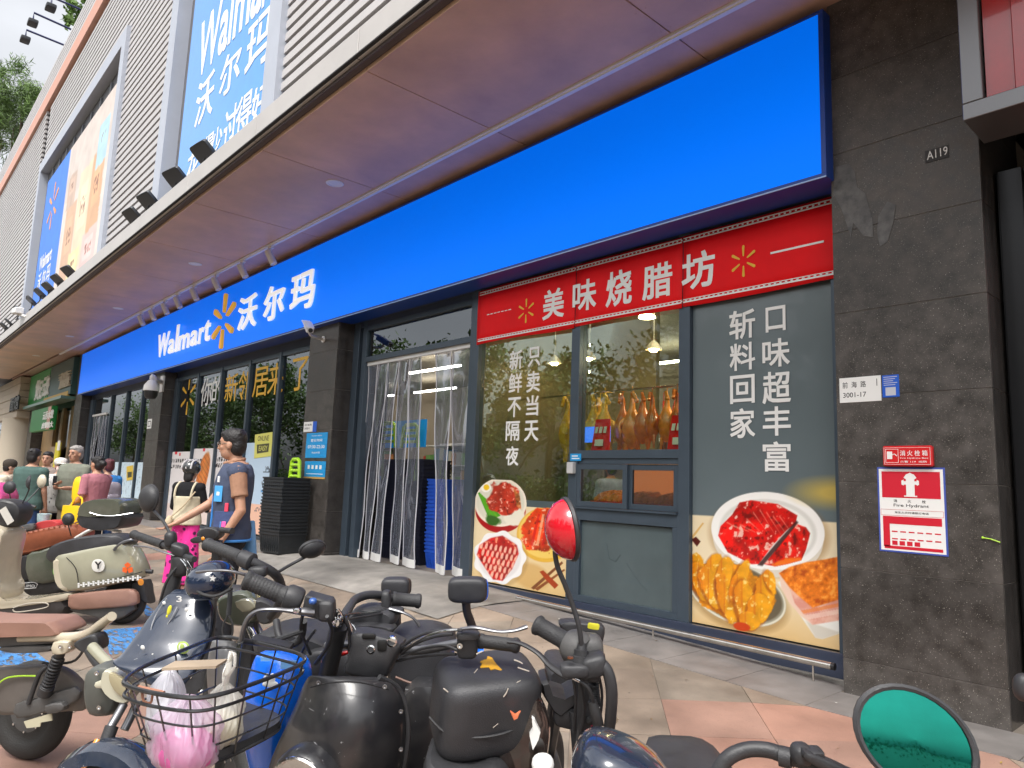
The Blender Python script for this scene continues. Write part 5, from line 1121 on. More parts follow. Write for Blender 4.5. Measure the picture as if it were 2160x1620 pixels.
# ============================================================ people
M_skin = mat('skin_tan', (.48,.26,.17), .5, sub=.15, var=.06, vs=8)
M_skin2 = mat('skin_light', (.56,.33,.24), .5, sub=.15, var=.06, vs=8)
M_hair = mat('hair_black', (.012,.010,.010), .5, var=.3, vs=40, bump=1, bs=90, bd=.006)
M_hairg = mat('hair_grey', (.30,.28,.26), .6, var=.25, vs=40, bump=1, bs=90, bd=.006)
M_eye = mat('eye_dark', (.02,.014,.012), .25)
M_lip = mat('lip', (.38,.13,.10), .5)
def cloth(name, c, **k): return mat('cloth_'+name, c, .85, var=k.pop('var', .12), vs=k.pop('vs', 7), bump=.9, bs=k.pop('bs', 13)*0+13, bd=.012, spec=.2, **k)
class Fig:
    def __init__(s, name_label, loc, H, yaw, skin, vox=.014, group=None):
        s.T = thing('person', loc, name_label, 'person', group); s.L = np.array(loc, float); s.H = H; s.k = H/1.72; s.skin = skin; s.vox = vox
        s.F = np.array((math.sin(yaw), math.cos(yaw), 0)); s.Rt = np.array((math.cos(yaw), -math.sin(yaw), 0))
        s.head_yaw = 0; s.lean = 0
    def p(s, r, f, z):
        z2 = z; 
        if z > .9: f = f + (z-.9)*s.lean
        return s.L + (s.Rt*r + s.F*f + np.array((0,0,z2)))*s.k
    def torso(s, b, rows, n=20):
        b.loft([[s.p(w*math.cos(q), o+d*math.sin(q), z+t*math.sin(q)) for q in [2*math.pi*i/n for i in range(n)]] for (z, w, d, o, t) in rows])
    ROWS = [(.80,.12,.09,0,0),(.86,.165,.115,0,0),(.95,.165,.12,0,0),(1.04,.145,.105,.005,0),(1.14,.15,.11,.01,0),(1.26,.17,.12,.01,0),(1.36,.185,.11,0,0),(1.42,.165,.09,-.005,0),(1.46,.10,.07,-.005,0),(1.49,.058,.055,.0,0)]
    def rows(s, z0, z1, inf=0., wf=1., df=1.):
        R = s.ROWS; zs = [z0]+[r[0] for r in R if z0 < r[0] < z1]+[z1]; out = []
        for z in zs:
            w, d, o = [float(np.interp(z, [r[0] for r in R], [r[i] for r in R])) for i in (1,2,3)]; out.append((z, w*wf+inf, d*df+inf, o, 0))
        return out
    def hand(s, b, w, d, curl=.5, sc=1.0, side=1):
        """palm and five bent fingers at wrist w pointing along d"""
        d = np.array(d, float); d /= np.linalg.norm(d); up = np.array((0,0,1.)); x = np.cross(d, up); x = x/np.linalg.norm(x) if np.linalg.norm(x) > .2 else s.F.copy(); y = np.cross(x, d); k = s.k*sc
        b.sup(w+d*.05*k, x*.038*k, y*.016*k, d*.052*k, .7, .7, 6, 10)
        for i, (o, l) in enumerate(((-.028,.062),(-.010,.075),(.010,.070),(.027,.055))):
            a = w+d*.09*k+x*o*k; m = a+(d*math.cos(curl*.6)+y*math.sin(curl*.6))*l*.5*k; e = m+(d*math.cos(curl*1.5)+y*math.sin(curl*1.5))*l*.5*k
            b.cap(a, m, .0095*k, .0085*k, 8); b.cap(m, e, .0085*k, .007*k, 8)
        a = w+d*.03*k-x*.03*k*side; m = a+(-x*side*.6+d*.7+y*.2)*.038*k; e = m+(d+y*.3)*.03*k; b.cap(a, m, .012*k, .010*k, 8); b.cap(m, e, .010*k, .008*k, 8)
    def body(s, arms, legs=None, head=(0, 0), head_yaw=0, wide=1., hands=True):
        """arms: ((elbow, wrist, fingers dir) right, left) in body metres"""
        s.arms = arms; s.legs = legs or (((.095,.0,.50),(.10,-.01,.09)), ((-.095,.0,.50),(-.10,-.01,.09))); s.wide = wide
        b = MB(); s.torso(b, s.rows(.80, 1.49, 0, wide, wide)); k = s.k
        b.cap(s.p(0,-.005,1.44), s.p(head[0]*.5,.01+head[1]*.5,1.54), .056*k, .05*k)
        hc = np.array((head[0], .02+head[1], 1.60)); s.hc = hc
        ca, sa = math.cos(head_yaw), math.sin(head_yaw)
        s.hx = s.Rt*ca - s.F*sa; s.hy = s.F*ca + s.Rt*sa; s.hw = s.p(*hc)
        Hh = lambda r, f, z: s.hw + (s.hx*r+s.hy*f+np.array((0,0,z)))*k
        s.Hh = Hh; hx, hy, hz = s.hx*k, s.hy*k, np.array((0,0,k))
        b.sup(Hh(0,-.005,.03), hx*.076, hy*.095, hz*.092, .95, .95, 12, 20)
        b.sup(Hh(0,.018,-.035), hx*.058, hy*.068, hz*.080, .85, .9, 10, 16)
        b.sup(Hh(0,.050,-.075), hx*.034, hy*.032, hz*.028, .9, .9, 8, 12)
        b.cap(Hh(0,.088,.012), Hh(0,.104,-.026), .010*k, .014*k, 10); b.sup(Hh(0,.078,.035), hx*.045, hy*.014, hz*.012, .8,.8,6,12)
        b.sup(Hh(0,.078,-.052), hx*.022, hy*.012, hz*.009, 1,1,6,10)
        for q in (-1,1): b.sup(Hh(q*.076,-.005,-.005), hx*.012, hy*.020, hz*.032, .8,.8,6,10); b.sup(Hh(q*.042,.056,-.018), hx*.022, hy*.022, hz*.022, 1,1,6,10)
        for sgn, (el, wr, fd) in zip((1,-1), arms):
            sh = (sgn*.175*wide, -.005, 1.395); b.cap(s.p(sgn*.12,-.005,1.39), s.p(*sh), .06*k, .056*k); b.cap(s.p(*sh), s.p(*el), .050*k, .038*k); b.cap(s.p(*el), s.p(*wr), .040*k, .026*k)
            if hands: s.hand(b, s.p(*wr), (s.Rt*fd[0]+s.F*fd[1]+np.array((0,0,fd[2]))), side=sgn)
        for sgn, (kn, an) in zip((1,-1), s.legs):
            b.cap(s.p(sgn*.085,0,.88), s.p(*kn), .085*k, .056*k); b.cap(s.p(*kn), s.p(*an), .054*k, .038*k); b.sup(s.p(an[0], an[1]+.05, .045), s.Rt*.042*k, s.F*.12*k, np.array((0,0,.04*k)), .6,.6,8,12)
        blob('body', b, s.skin, s.T, vox=s.vox if not hands else min(s.vox, .0105), smooth_it=2)
        # face
        b = MB()
        for q in (-1,1): b.sup(Hh(q*.030,.083,.008), hx*.012, hy*.006, hz*.0055, 1,1,6,10)
        mk('eyes', b, M_eye, s.T, smooth=True); b = MB()
        for q in (-1,1): b.tube([Hh(q*.015,.093,.028), Hh(q*.032,.090,.034), Hh(q*.048,.078,.028)], .0035*k, 6)
        mk('eyebrows', b, M_hair, s.T, smooth=True); b = MB(); b.tube([Hh(-.022,.083,-.052), Hh(0,.092,-.050), Hh(.022,.083,-.052)], [.003*k,.0055*k,.003*k], 6); mk('mouth', b, M_lip, s.T, smooth=True)
    def hair(s, m=None, long=0, bun=0, grey=0, vol=1.0):
        b = MB(); k = s.k; hx, hy, hz = s.hx*k, s.hy*k, np.array((0,0,k)); H = s.Hh
        b.sup(H(0,-.018,.055), hx*.083*vol, hy*.095*vol, hz*.080*vol, .9,.95,12,20); b.sup(H(0,-.050,.0), hx*.076*vol, hy*.062*vol, hz*.085*vol, .9,.95,10,16); b.sup(H(0,.045,.085), hx*.062, hy*.045, hz*.032, .9,.9,8,14)
        if long: b.sup(H(0,-.07,-.06), hx*.07, hy*.04, hz*(.06+long), .8,.9,10,14)
        if bun: b.sup(H(0,-.12,.02), hx*.05, hy*.05, hz*.05, 1,1,8,12)
        for i in range(26):
            a = random.uniform(0,6.28); r = random.uniform(.3,1); c = H(.07*r*math.cos(a), -.02+.09*r*math.sin(a), .055+.078*math.sqrt(max(0,1-r*r*.8))); b.sup(c, hx*.016, hy*.020, hz*.010, 1,1,4,8)
        return blob('hair', b, m or M_hair, s.T, vox=max(.008, s.vox*.7), smooth_it=1)
    def shirt(s, m, z0=.86, sleeve=.6, inf=.018, name='shirt', cuff=None, flare=.0):
        b = MB(); k = s.k; R = s.rows(z0, 1.47, inf, s.wide, s.wide*1.02); R = [(z, w+flare*max(0,(1.2-z)), d+flare*max(0,(1.2-z)), o, t) for z, w, d, o, t in R]
        s.torso(b, R)
        for sgn, (el, wr, fd) in zip((1,-1), s.arms):
            sh = np.array((sgn*.175*s.wide, -.005, 1.395)); el = np.array(el); wr = np.array(wr); b.cap(s.p(sgn*.11,-.005,1.385), s.p(*sh), .074*k, .072*k)
            if sleeve <= 1: e = sh+(el-sh)*sleeve; b.lathe(s.p(*sh), (s.p(*e)-s.p(*sh)), [(.04*k,-.03),(.070*k,0),(.062*k,np.linalg.norm(s.p(*e)-s.p(*sh))*.7),(.064*k,np.linalg.norm(s.p(*e)-s.p(*sh))),(.03*k,np.linalg.norm(s.p(*e)-s.p(*sh))+.002)], 14)
            else: b.cap(s.p(*sh), s.p(*el), .066*k, .054*k); e = el+(wr-el)*(sleeve-1); b.cap(s.p(*el), s.p(*e), .054*k, .040*k)
        for i in range(10):
            z = random.uniform(z0+.05, 1.3); q = random.uniform(0, 6.28); w, d, o = [float(np.interp(z, [r[0] for r in s.ROWS], [r[i_] for r in s.ROWS])) for i_ in (1,2,3)]
            a = s.p((w+inf*.6)*math.cos(q)*s.wide, o+(d+inf*.6)*math.sin(q), z); c = s.p((w+inf*.6)*math.cos(q+.5)*s.wide, o+(d+inf*.6)*math.sin(q+.5), z-.07); b.cap(a, c, .010*k, .010*k, 8)
        return blob(name, b, m, s.T, vox=s.vox*.8, smooth_it=2)
    def trousers(s, m, wide=0., hem=.10, name='trousers', top=.93):
        b = MB(); k = s.k; s.torso(b, s.rows(.80, top, .014, s.wide, s.wide))
        for sgn, (kn, an) in zip((1,-1), s.legs):
            kn, an = np.array(kn), np.array(an); e = an+(kn-an)*max(0,(hem-an[2])/(kn[2]-an[2]+1e-6)); b.cap(s.p(sgn*.085,0,.88), s.p(*kn), (.098+wide*.3)*k, (.068+wide)*k); b.lathe(s.p(*kn), s.p(*e)-s.p(*kn), [(.03*k,-.05),((.069+wide)*k,0),((.062+wide*1.4)*k,np.linalg.norm(s.p(*e)-s.p(*kn))),(.03*k,np.linalg.norm(s.p(*e)-s.p(*kn))+.002)], 16)
            for i in range(4): z = random.uniform(.2,.75); b.cap(s.p(sgn*.1+random.uniform(-.05,.05), random.uniform(.03,.06)+wide, z), s.p(sgn*.1+random.uniform(-.05,.05), random.uniform(.03,.06)+wide, z-.09), .012*k, .010*k, 8)
        return blob(name, b, m, s.T, vox=s.vox*.8, smooth_it=2)
    def shoes(s, m):
        for sgn, (kn, an) in zip((1,-1), s.legs):
            b = MB(); b.sup(s.p(an[0], an[1]+.05, .045), s.Rt*.050*s.k, s.F*.135*s.k, np.array((0,0,.048*s.k)), .6,.6,8,14); mk('shoe', b, m, s.T, smooth=True)
def gloc(px, py, d, dz=0):
    p = PD(px, py, d); return (float(p[0]), float(p[1]), ground(p[0], p[1])+dz)
VY = -YAW  # the photographer's viewing heading; a person with yaw VY shows the back
# --- shop assistant in the vest
f = Fig('man in navy vest over brown polo shirt standing in front of the long window', gloc(500,980,6.15), 1.84, VY-math.radians(112), M_skin, vox=.0105)
f.body(((( .20,.17,1.13),(.16,.40,.98),(.0,.8,-.45)), ((-.235,-.05,1.10),(-.22,.08,.86),(.1,.25,-1))), head=(0,.03), head_yaw=.38)
f.hair(vol=1.03)
f.shirt(cloth('brown_polo', (.36,.20,.13)), z0=.90, sleeve=.66, inf=.014, name='polo_shirt')
b = MB(); R = f.rows(.86, 1.40, .030, 1, 1.02); 
b2 = MB(); f.torso(b2, R); f.torso(b2, f.rows(1.30, 1.455, .026, 1, 1.05)); b2.cap(f.p(.08,0,1.385), f.p(.168,-.004,1.392), .083*f.k, .080*f.k); b2.cap(f.p(-.08,0,1.385), f.p(-.168,-.004,1.392), .083*f.k, .080*f.k)
V_ = blob('vest', b2, cloth('navy_vest', (.065,.08,.13), bs=120), f.T, vox=.009, smooth_it=2)
M_pipe = mat('vest_piping', (.04,.22,.60), .6)
b = MB(); n = 28
b.tube([f.p((R[0][1]+.006)*math.cos(q), R[0][3]+(R[0][2]+.006)*math.sin(q), .867) for q in [2*math.pi*i/n for i in range(n+1)]], .012, 6)
b.tube([f.p(.03,.150,z) for z in (.88,1.0,1.15,1.28)]+[f.p(.06,.12,1.38)], .010, 6); mk('piping', b, M_pipe, V_, smooth=True)
b = MB(); b.tube([f.p(.07*math.cos(q), .02+.07*math.sin(q), 1.475+.02*math.sin(q+3.14)) for q in [2*math.pi*i/16 for i in range(17)]], .017, 8); mk('collar', b, cloth('brown_polo', (.36,.20,.13)), f.T, smooth=True)
def vest_patch(q0, z0, w, h, m, nm, thick=.006, par=None):
    z = z0; ww, dd, oo = [float(np.interp(z, [r[0] for r in f.ROWS], [r[i] for r in f.ROWS])) for i in (1,2,3)]; c = f.p((ww+.036)*math.cos(q0), oo+(dd+.038)*math.sin(q0), z); nrm = (f.Rt*math.cos(q0)+f.F*math.sin(q0)); tx = np.cross((0,0,1), nrm)
    b = MB(); b.obox(c, tx*w/2, nrm*thick/2, (0,0,h/2)); return mk(nm, b, m, par or V_, bevel=.002)
vest_patch(2.35,1.22,.085,.13,mat('badge_blue',(.08,.36,.72),.4),'name_badge'); vest_patch(2.35,1.22,.03,.03,M_white,'badge_star',thick=.010); vest_patch(2.2,1.33,.022,.05,M_white,'badge_clip',.012)
vest_patch(2.75,1.0,.17,.19,cloth('navy_pocket',(.06,.085,.19)),'pocket',.012)
for q0, z0, w, h, c, nm in ((2.55,1.06,.05,.025,(.25,.7,.08),'marker_green'),(2.85,1.12,.028,.07,(.75,.06,.12),'marker_red'),(2.75,.985,.035,.06,(.85,.12,.42),'marker_pink'),(2.5,.99,.04,.05,(.15,.35,.75),'marker_blue')): vest_patch(q0, z0, w, h, mat('item_'+nm, c, .45), 'pocket_item', .022)
f.trousers(cloth('black_trousers', (.018,.018,.022)), hem=.06); f.shoes(M_blk)
b = MB(); 
for q in (-1,1): b.tube([f.Hh(q*.032+.022*math.cos(a), .094, .006+.017*math.sin(a)) for a in [6.283*i/14 for i in range(15)]], .0022, 5)
b.tube([f.Hh(-.054,.09,.01), f.Hh(-.078,-.0,.012)], .002, 5); b.tube([f.Hh(.054,.09,.01), f.Hh(.078,-.0,.012)], .002, 5); mk('glasses', b, M_steel, f.T, smooth=True)
t = thing('pale_blue_bag', PD(525,1140,5.9), 'pale blue bag behind the man in the vest', 'bag'); b = MB(); b.loft([[PD(526+w*math.cos(q), y, 6.25+.05*math.sin(q)) for q in [6.283*i/12 for i in range(12)]] for y, w in ((1098,9),(1100,12),(1150,15),(1200,17),(1203,12))]); mk('bag_body', b, mat('pale_blue_bag', (.16,.36,.66), .6, var=.1), t, smooth=True)
# --- woman in pink trousers seen from behind
f = Fig('woman seen from behind in pink patterned trousers and grey helmet', gloc(402,1000,9.3), 1.58, VY+math.radians(8), M_skin2)
f.body(((( .23,.05,1.14),(.16,.24,1.06),(0,1,0)), ((-.23,.04,1.12),(-.15,.22,1.04),(0,1,0))))
f.shirt(cloth('black_top', (.014,.014,.016)), z0=.98, sleeve=1.8, inf=.012, name='black_top')
b = MB(); R = f.rows(.88, 1.27, .035, 1.02, 1.15); R = [(z, w+.03*(1.2-z), d+.03*(1.2-z), o, t) for z, w, d, o, t in R]; f.torso(b, R)
A = blob('cream_camisole', b, cloth('cream', (.62,.55,.40)), f.T, vox=.012)
b = MB()
for sg in (-1,1): b.tube([f.p(sg*.12,-.14,1.26), f.p(sg*.125,-.115,1.38), f.p(sg*.12,-.02,1.465), f.p(sg*.11,.1,1.40)], .014, 8, smooth=4, flat=.5)
mk('strap', b, cloth('cream', (.62,.55,.40)), A, smooth=True)
b = MB(); b.tube([f.p(.17,-.12,1.34), f.p(.05,-.185,1.14), f.p(-.12,-.19,.98)], .009, 6, smooth=4); b.tube([f.p(-.11,-.20,1.0), f.p(-.12,-.22,.92), f.p(-.10,-.21,.80)], [.025,.05,.03], 10, smooth=4); mk('sling_pouch', b, cloth('beige_pouch', (.55,.44,.30)), f.T, smooth=True)
mp_ = mat('cloth_pink_print', (.80,.03,.30), .8, var=.1, vs=6, bump=.4, bs=40, spots=[(13,.36,(.06,.004,.05)),(21,.2,(.95,.2,.5))]); f.trousers(mp_, wide=.055, hem=.08, name='pink_trousers'); f.shoes(cloth('pink_sandal', (.6,.35,.3)))
f.hair(long=.02)
b = MB(); b.sup(f.Hh(0,-.01,.065), f.hx*.115*f.k, f.hy*.135*f.k, np.array((0,0,.105*f.k)), .9,.95,12,22); HM = mk('helmet', b, mat('helmet_grey_gloss', (.035,.037,.04), .15, coat=.8), f.T, smooth=True)
b = MB()
for q in (-.5,0,.5): b.tube([f.Hh(q*.14,-.145,.05), f.Hh(q*.12,-.09,.15), f.Hh(q*.1,.03,.18)], .012*f.k, 6, smooth=4, flat=.4)
mk('helmet_vent', b, M_slat, HM, smooth=True)
# --- the group at the far left
arms_dn = (((.22,.02,1.12),(.21,.10,.88),(0,.2,-1)), ((-.22,.02,1.12),(-.21,.10,.88),(0,.2,-1)))
f = Fig('man seen from behind in a plain dark green T-shirt and jeans', gloc(66,1000,10.6), 1.72, VY+.1, M_skin); f.body(arms_dn, wide=1.12); f.hair(); f.shirt(cloth('dark_green', (.075,.13,.115)), z0=.84, inf=.03, sleeve=.75); f.trousers(cloth('jeans', (.05,.10,.24))); f.shoes(M_blk)
f = Fig('man with glasses and open shirt facing the camera behind the green T-shirt', gloc(97,1000,12.3), 1.72, VY+math.pi-.2, M_skin); f.body(arms_dn); f.hair(); f.shirt(cloth('grey_brown_shirt', (.30,.24,.21), spots=[(14,.2,(.10,.08,.08))]), z0=.84, inf=.03, sleeve=.8); f.trousers(cloth('dark_trousers', (.02,.02,.03))); f.shoes(M_blk)
b = MB(); b.sup(f.p(.2,.14,.80), f.Rt*.09, f.F*.05, (0,0,.13), .5,.5,8,12); mk('blue_bag', b, mat('bag_royal_blue', (.01,.12,.70), .5), f.T, smooth=True)
f = Fig('person in white cap and face mask with a grey patterned blouse', gloc(125,1000,11.2), 1.60, VY+math.pi-.7, M_skin2); f.body(arms_dn); f.hair(); f.shirt(cloth('print_blouse', (.58,.56,.54), spots=[(20,.25,(.10,.10,.11)),(13,.18,(.32,.30,.30))]), z0=.84, inf=.04, sleeve=1.4, flare=.05); f.trousers(cloth('black_trousers', (.018,.018,.022))); f.shoes(M_blk)
b = MB(); b.sup(f.Hh(0,.0,.07), f.hx*.10*f.k, f.hy*.115*f.k, np.array((0,0,.075*f.k)), .8,.95,10,18); b.sup(f.Hh(0,.10,.045), f.hx*.08*f.k, f.hy*.07*f.k, np.array((0,0,.012)), .8,.9,6,14); mk('cap', b, cloth('cap_white', (.66,.62,.58)), f.T, smooth=True)
b = MB(); b.sup(f.Hh(0,.055,-.045), f.hx*.068*f.k, f.hy*.062*f.k, np.array((0,0,.052*f.k)), .8,.9,10,16); mk('face_mask', b, cloth('mask_pale_pink', (.66,.50,.46)), f.T, smooth=True)
f = Fig('grey haired man in an olive grey T-shirt and khaki trousers holding a phone', gloc(157,1000,11.0), 1.80, VY+math.pi+.25, M_skin)
f.body((((.22,.08,1.12),(.02,.30,1.17),(-1,.3,.1)), ((-.22,.08,1.12),(-.20,.36,1.12),(0.1,1,0))), wide=1.12); f.hair(M_hairg); f.shirt(cloth('olive_grey', (.19,.20,.16)), z0=.80, inf=.035, sleeve=.85); f.trousers(cloth('khaki', (.42,.34,.24)), wide=.02); f.shoes(M_blk)
b = MB(); b.obox(f.p(-.02,.34,1.22), f.Rt*.035, f.F*.006, (0,0,.07)); mk('phone', b, M_blk, f.T, bevel=.004)
f = Fig('woman in a dusty pink blouse carrying a bright yellow shoulder bag', gloc(205,1000,10.3), 1.64, VY-math.radians(70), M_skin); f.body((((.22,.10,1.14),(.16,.36,1.10),(0,1,.2)), ((-.23,-.02,1.14),(-.22,.18,1.0),(0,.8,-.5))), wide=1.05); f.hair(bun=1)
f.shirt(cloth('dusty_pink', (.42,.17,.20), spots=[(25,.14,(.25,.08,.11))]), z0=.86, inf=.035, sleeve=.95); f.trousers(cloth('black_trousers', (.018,.018,.022))); f.shoes(M_blk)
t = thing('yellow_bag', f.p(-.32,.02,.80), 'large bright yellow bag with a lime lower edge on the woman\'s arm', 'bag'); b = MB(); 
b.loft([[f.p(-.32+.075*math.cos(q), .02+w*math.sin(q), z) for q in [6.283*i/14 for i in range(14)]] for z, w in ((.62,.14),(.66,.17),(.85,.20),(.98,.19),(1.0,.185))]); mk('bag_body', b, mat('bag_yellow', (.85,.55,.01), .5, var=.08), t, smooth=True)
b = MB(); b.loft([[f.p(-.32+.08*math.cos(q), .02+w*math.sin(q), z) for q in [6.283*i/14 for i in range(14)]] for z, w in ((.61,.12),(.60,.16),(.69,.182))]); mk('lime_edge', b, mat('bag_lime', (.45,.65,.02), .5), t, smooth=True)
b = MB(); b.tube([f.p(-.3,-.12,.98), f.p(-.27,-.08,1.10), f.p(-.25,.05,1.13), f.p(-.28,.13,.98)], .012, 6, smooth=5); b.sup(f.p(-.12,.20,1.22), f.Rt*.05, f.F*.09, (0,0,.19), .7,.7,8,12); mk('strap', b, mat('bag_yellow', (.85,.55,.01), .5), t, smooth=True)
f = Fig('person with dark red hair in blue carrying a grey backpack', gloc(228,1000,11.2), 1.62, VY-math.radians(60), M_skin); f.body(arms_dn); f.hair(mat('hair_red', (.09,.02,.025), .4)); f.shirt(cloth('bright_blue', (.05,.24,.60)), z0=.9, inf=.03, sleeve=.9); f.trousers(cloth('jeans', (.05,.10,.24))); f.shoes(M_blk)
b = MB(); b.sup(f.p(-.05,-.20,1.13), f.Rt*.15, f.F*.10, (0,0,.22), .5,.6,10,16); b.sup(f.p(-.05,-.29,1.05), f.Rt*.11, f.F*.04, (0,0,.11), .5,.6,8,14); bp = mk('backpack', b, cloth('backpack_grey', (.28,.25,.29)), f.T, smooth=True)
b = MB(); b.tube([f.p(-.13,-.12,1.33), f.p(-.14,.0,1.44), f.p(-.13,.13,1.25), f.p(-.15,.03,1.0)], .022, 8, smooth=4, flat=.5); mk('orange_strap', b, mat('strap_orange', (.75,.18,.06), .6), bp, smooth=True)
f = Fig('rider in a dark knit cap and cream jacket leaning at the left edge', gloc(-14,1000,11.2), 1.55, VY+math.radians(50), M_skin2); f.lean = .3
f.body((((.22,.06,1.14),(.16,.30,1.05),(0,1,0)), ((-.22,.06,1.14),(-.16,.30,1.05),(0,1,0))), wide=1.1); f.hair(); f.shirt(cloth('cream_jacket', (.62,.56,.44)), z0=.9, inf=.035, sleeve=1.7); f.trousers(cloth('dark_trousers', (.02,.02,.03))); f.shoes(M_blk)
b = MB(); b.sup(f.Hh(0,-.01,.06), f.hx*.095*f.k, f.hy*.11*f.k, np.array((0,0,.09*f.k)), .9,.95,10,18); mk('knit_cap', b, cloth('knit_brown', (.06,.05,.04)), f.T, smooth=True)
# dim figure of a cook inside the kitchen, seen through the left window
f = Fig('cook in a pale blue shirt bending over the counter inside the kitchen', (-6.15, 2.0, .3), 1.55, math.radians(-70), M_skin); f.body(arms_dn); f.hair(); f.shirt(cloth('pale_blue', (.30,.42,.55)), z0=.9, inf=.02, sleeve=.8); f.trousers(cloth('dark_trousers', (.02,.02,.03)))
# ============================================================ parked scooters in the foreground
def paint_mat(name, c, rough=.18, coat=.8, var=.1, scr=.0, vs=3):
    m = mat(name, c, rough, var=var, vs=vs, coat=coat)
    if scr and 'scr' not in m:
        m['scr'] = 1; n, l = m.node_tree.nodes, m.node_tree.links; t = n.new('ShaderNodeTexCoord'); p = n['Principled BSDF']; last = p.inputs['Base Color'].links[0].from_socket
        for k, (rot, sc) in enumerate(((.6,(3,60,40)),(2.1,(60,4,30)))):
            mp = n.new('ShaderNodeMapping'); mp.inputs['Scale'].default_value = sc; mp.inputs['Rotation'].default_value = (rot,rot*.7,rot*1.3); x = n.new('ShaderNodeTexNoise'); x.inputs['Scale'].default_value = 1.4; x.inputs['Detail'].default_value = 2
            l.new(t.outputs['Object'], mp.inputs[0]); l.new(mp.outputs[0], x.inputs['Vector']); r = n.new('ShaderNodeMapRange'); r.inputs['From Min'].default_value = .735; r.inputs['From Max'].default_value = .76; l.new(x.outputs['Fac'], r.inputs['Value'])
            mx = n.new('ShaderNodeMix'); mx.data_type = 'RGBA'; ml = n.new('ShaderNodeMath'); ml.operation = 'MULTIPLY'; ml.inputs[1].default_value = scr; l.new(r.outputs[0], ml.inputs[0]); l.new(ml.outputs[0], mx.inputs[0]); l.new(last, mx.inputs[6]); mx.inputs[7].default_value = (.35,.35,.36,1); last = mx.outputs[2]
        # film of dust
        x = n.new('ShaderNodeTexNoise'); x.inputs['Scale'].default_value = 9; x.inputs['Detail'].default_value = 8; l.new(t.outputs['Object'], x.inputs['Vector']); r = n.new('ShaderNodeMapRange'); r.inputs['From Min'].default_value = .45; r.inputs['From Max'].default_value = .8; r.inputs['To Max'].default_value = .16; l.new(x.outputs['Fac'], r.inputs['Value'])
        mx = n.new('ShaderNodeMix'); mx.data_type = 'RGBA'; l.new(r.outputs[0], mx.inputs[0]); l.new(last, mx.inputs[6]); mx.inputs[7].default_value = (.28,.26,.24,1); l.new(mx.outputs[2], p.inputs['Base Color'])
    return m
K_blk = paint_mat('paint_black', (.018,.018,.021), .34, .35, scr=.6)
K_navy = paint_mat('paint_navy', (.018,.027,.05), .16, .9, scr=.5)
K_cream = paint_mat('paint_cream', (.52,.46,.35), .2, .7, scr=.1)
K_pale = paint_mat('paint_pale_olive', (.34,.33,.24), .2, .7, scr=.1)
K_olive = paint_mat('paint_olive', (.085,.095,.07), .25, .6, scr=.15)
K_grey = mat('plastic_grey', (.085,.083,.082), .5, var=.2, vs=12, bump=.2, bs=300)
K_mblk = mat('plastic_black', (.034,.034,.037), .5, var=.3, vs=10, bump=.2, bs=300)
K_rub = mat('rubber', (.032,.032,.034), .62, var=.2, vs=20, bump=.4, bs=200)
K_tyre = mat('tyre', (.028,.027,.026), .75, var=.3, vs=14, bump=.5, bs=120)
K_seat = mat('seat_vinyl', (.036,.036,.040), .45, var=.2, vs=8, bump=.35, bs=350)
K_brown = mat('seat_brown', (.26,.075,.035), .42, var=.2, vs=6, bump=.3, bs=250)
K_pad = mat('pad_brown', (.30,.165,.125), .5, var=.12, vs=6, bump=.3, bs=250)
K_chr = mat('chrome', (.7,.7,.7), .15, metal=1, var=.15, vs=30)
K_alu = mat('alu_dark', (.22,.22,.23), .35, metal=.8, var=.2, vs=15)
K_red = paint_mat('paint_red', (.62,.008,.02), .15, .8)
K_blue = paint_mat('paint_blue', (.005,.14,.75), .25, .6, var=.06)
K_mir = mat('mirror_glass', (.6,.62,.65), .03, metal=1)
K_amb = mat('amber_lens', (.85,.30,.02), .15, coat=.8)
K_rlens = mat('red_lens', (.6,.01,.01), .12, coat=.8)
K_glassl = mat('lamp_lens', (.60,.56,.46), .12, coat=.8, var=.1, vs=12)
HF = np.array((_f[0], _f[1], 0)); HF /= np.linalg.norm(HF); HR_ = np.array((HF[1], -HF[0], 0)); Zv = np.array((0,0,1.))
def pt(x, y, d): return PD(x, y, d)
def pl(L, d=None): return [PD(q[0], q[1], q[2] if len(q) > 2 else d) for q in L]
def puff(b, L, d, w, n=None, k=3, prof=((-1,.80),(-.88,.93),(-.5,1.0),(.5,1.0),(.88,.93),(1,.80)), shift=0):
    P = pl(L, d)
    if k > 1:
        Q = []; N = len(P)
        for i in range(N):
            p0, p1, p2, p3 = P[i-1], P[i], P[(i+1) % N], P[(i+2) % N]
            for j in range(k): t = j/k; Q.append(.5*((2*p1)+(-p0+p2)*t+(2*p0-5*p1+4*p2-p3)*t*t+(-p0+3*p1-3*p2+p3)*t**3))
        P = Q
    c = sum(P)/len(P); n = HF if n is None else np.array(n, float); n = n/np.linalg.norm(n)
    b.loft([[c+(p-c)*s+n*(t*w/2+shift) for p in P] for t, s in prof]); return b
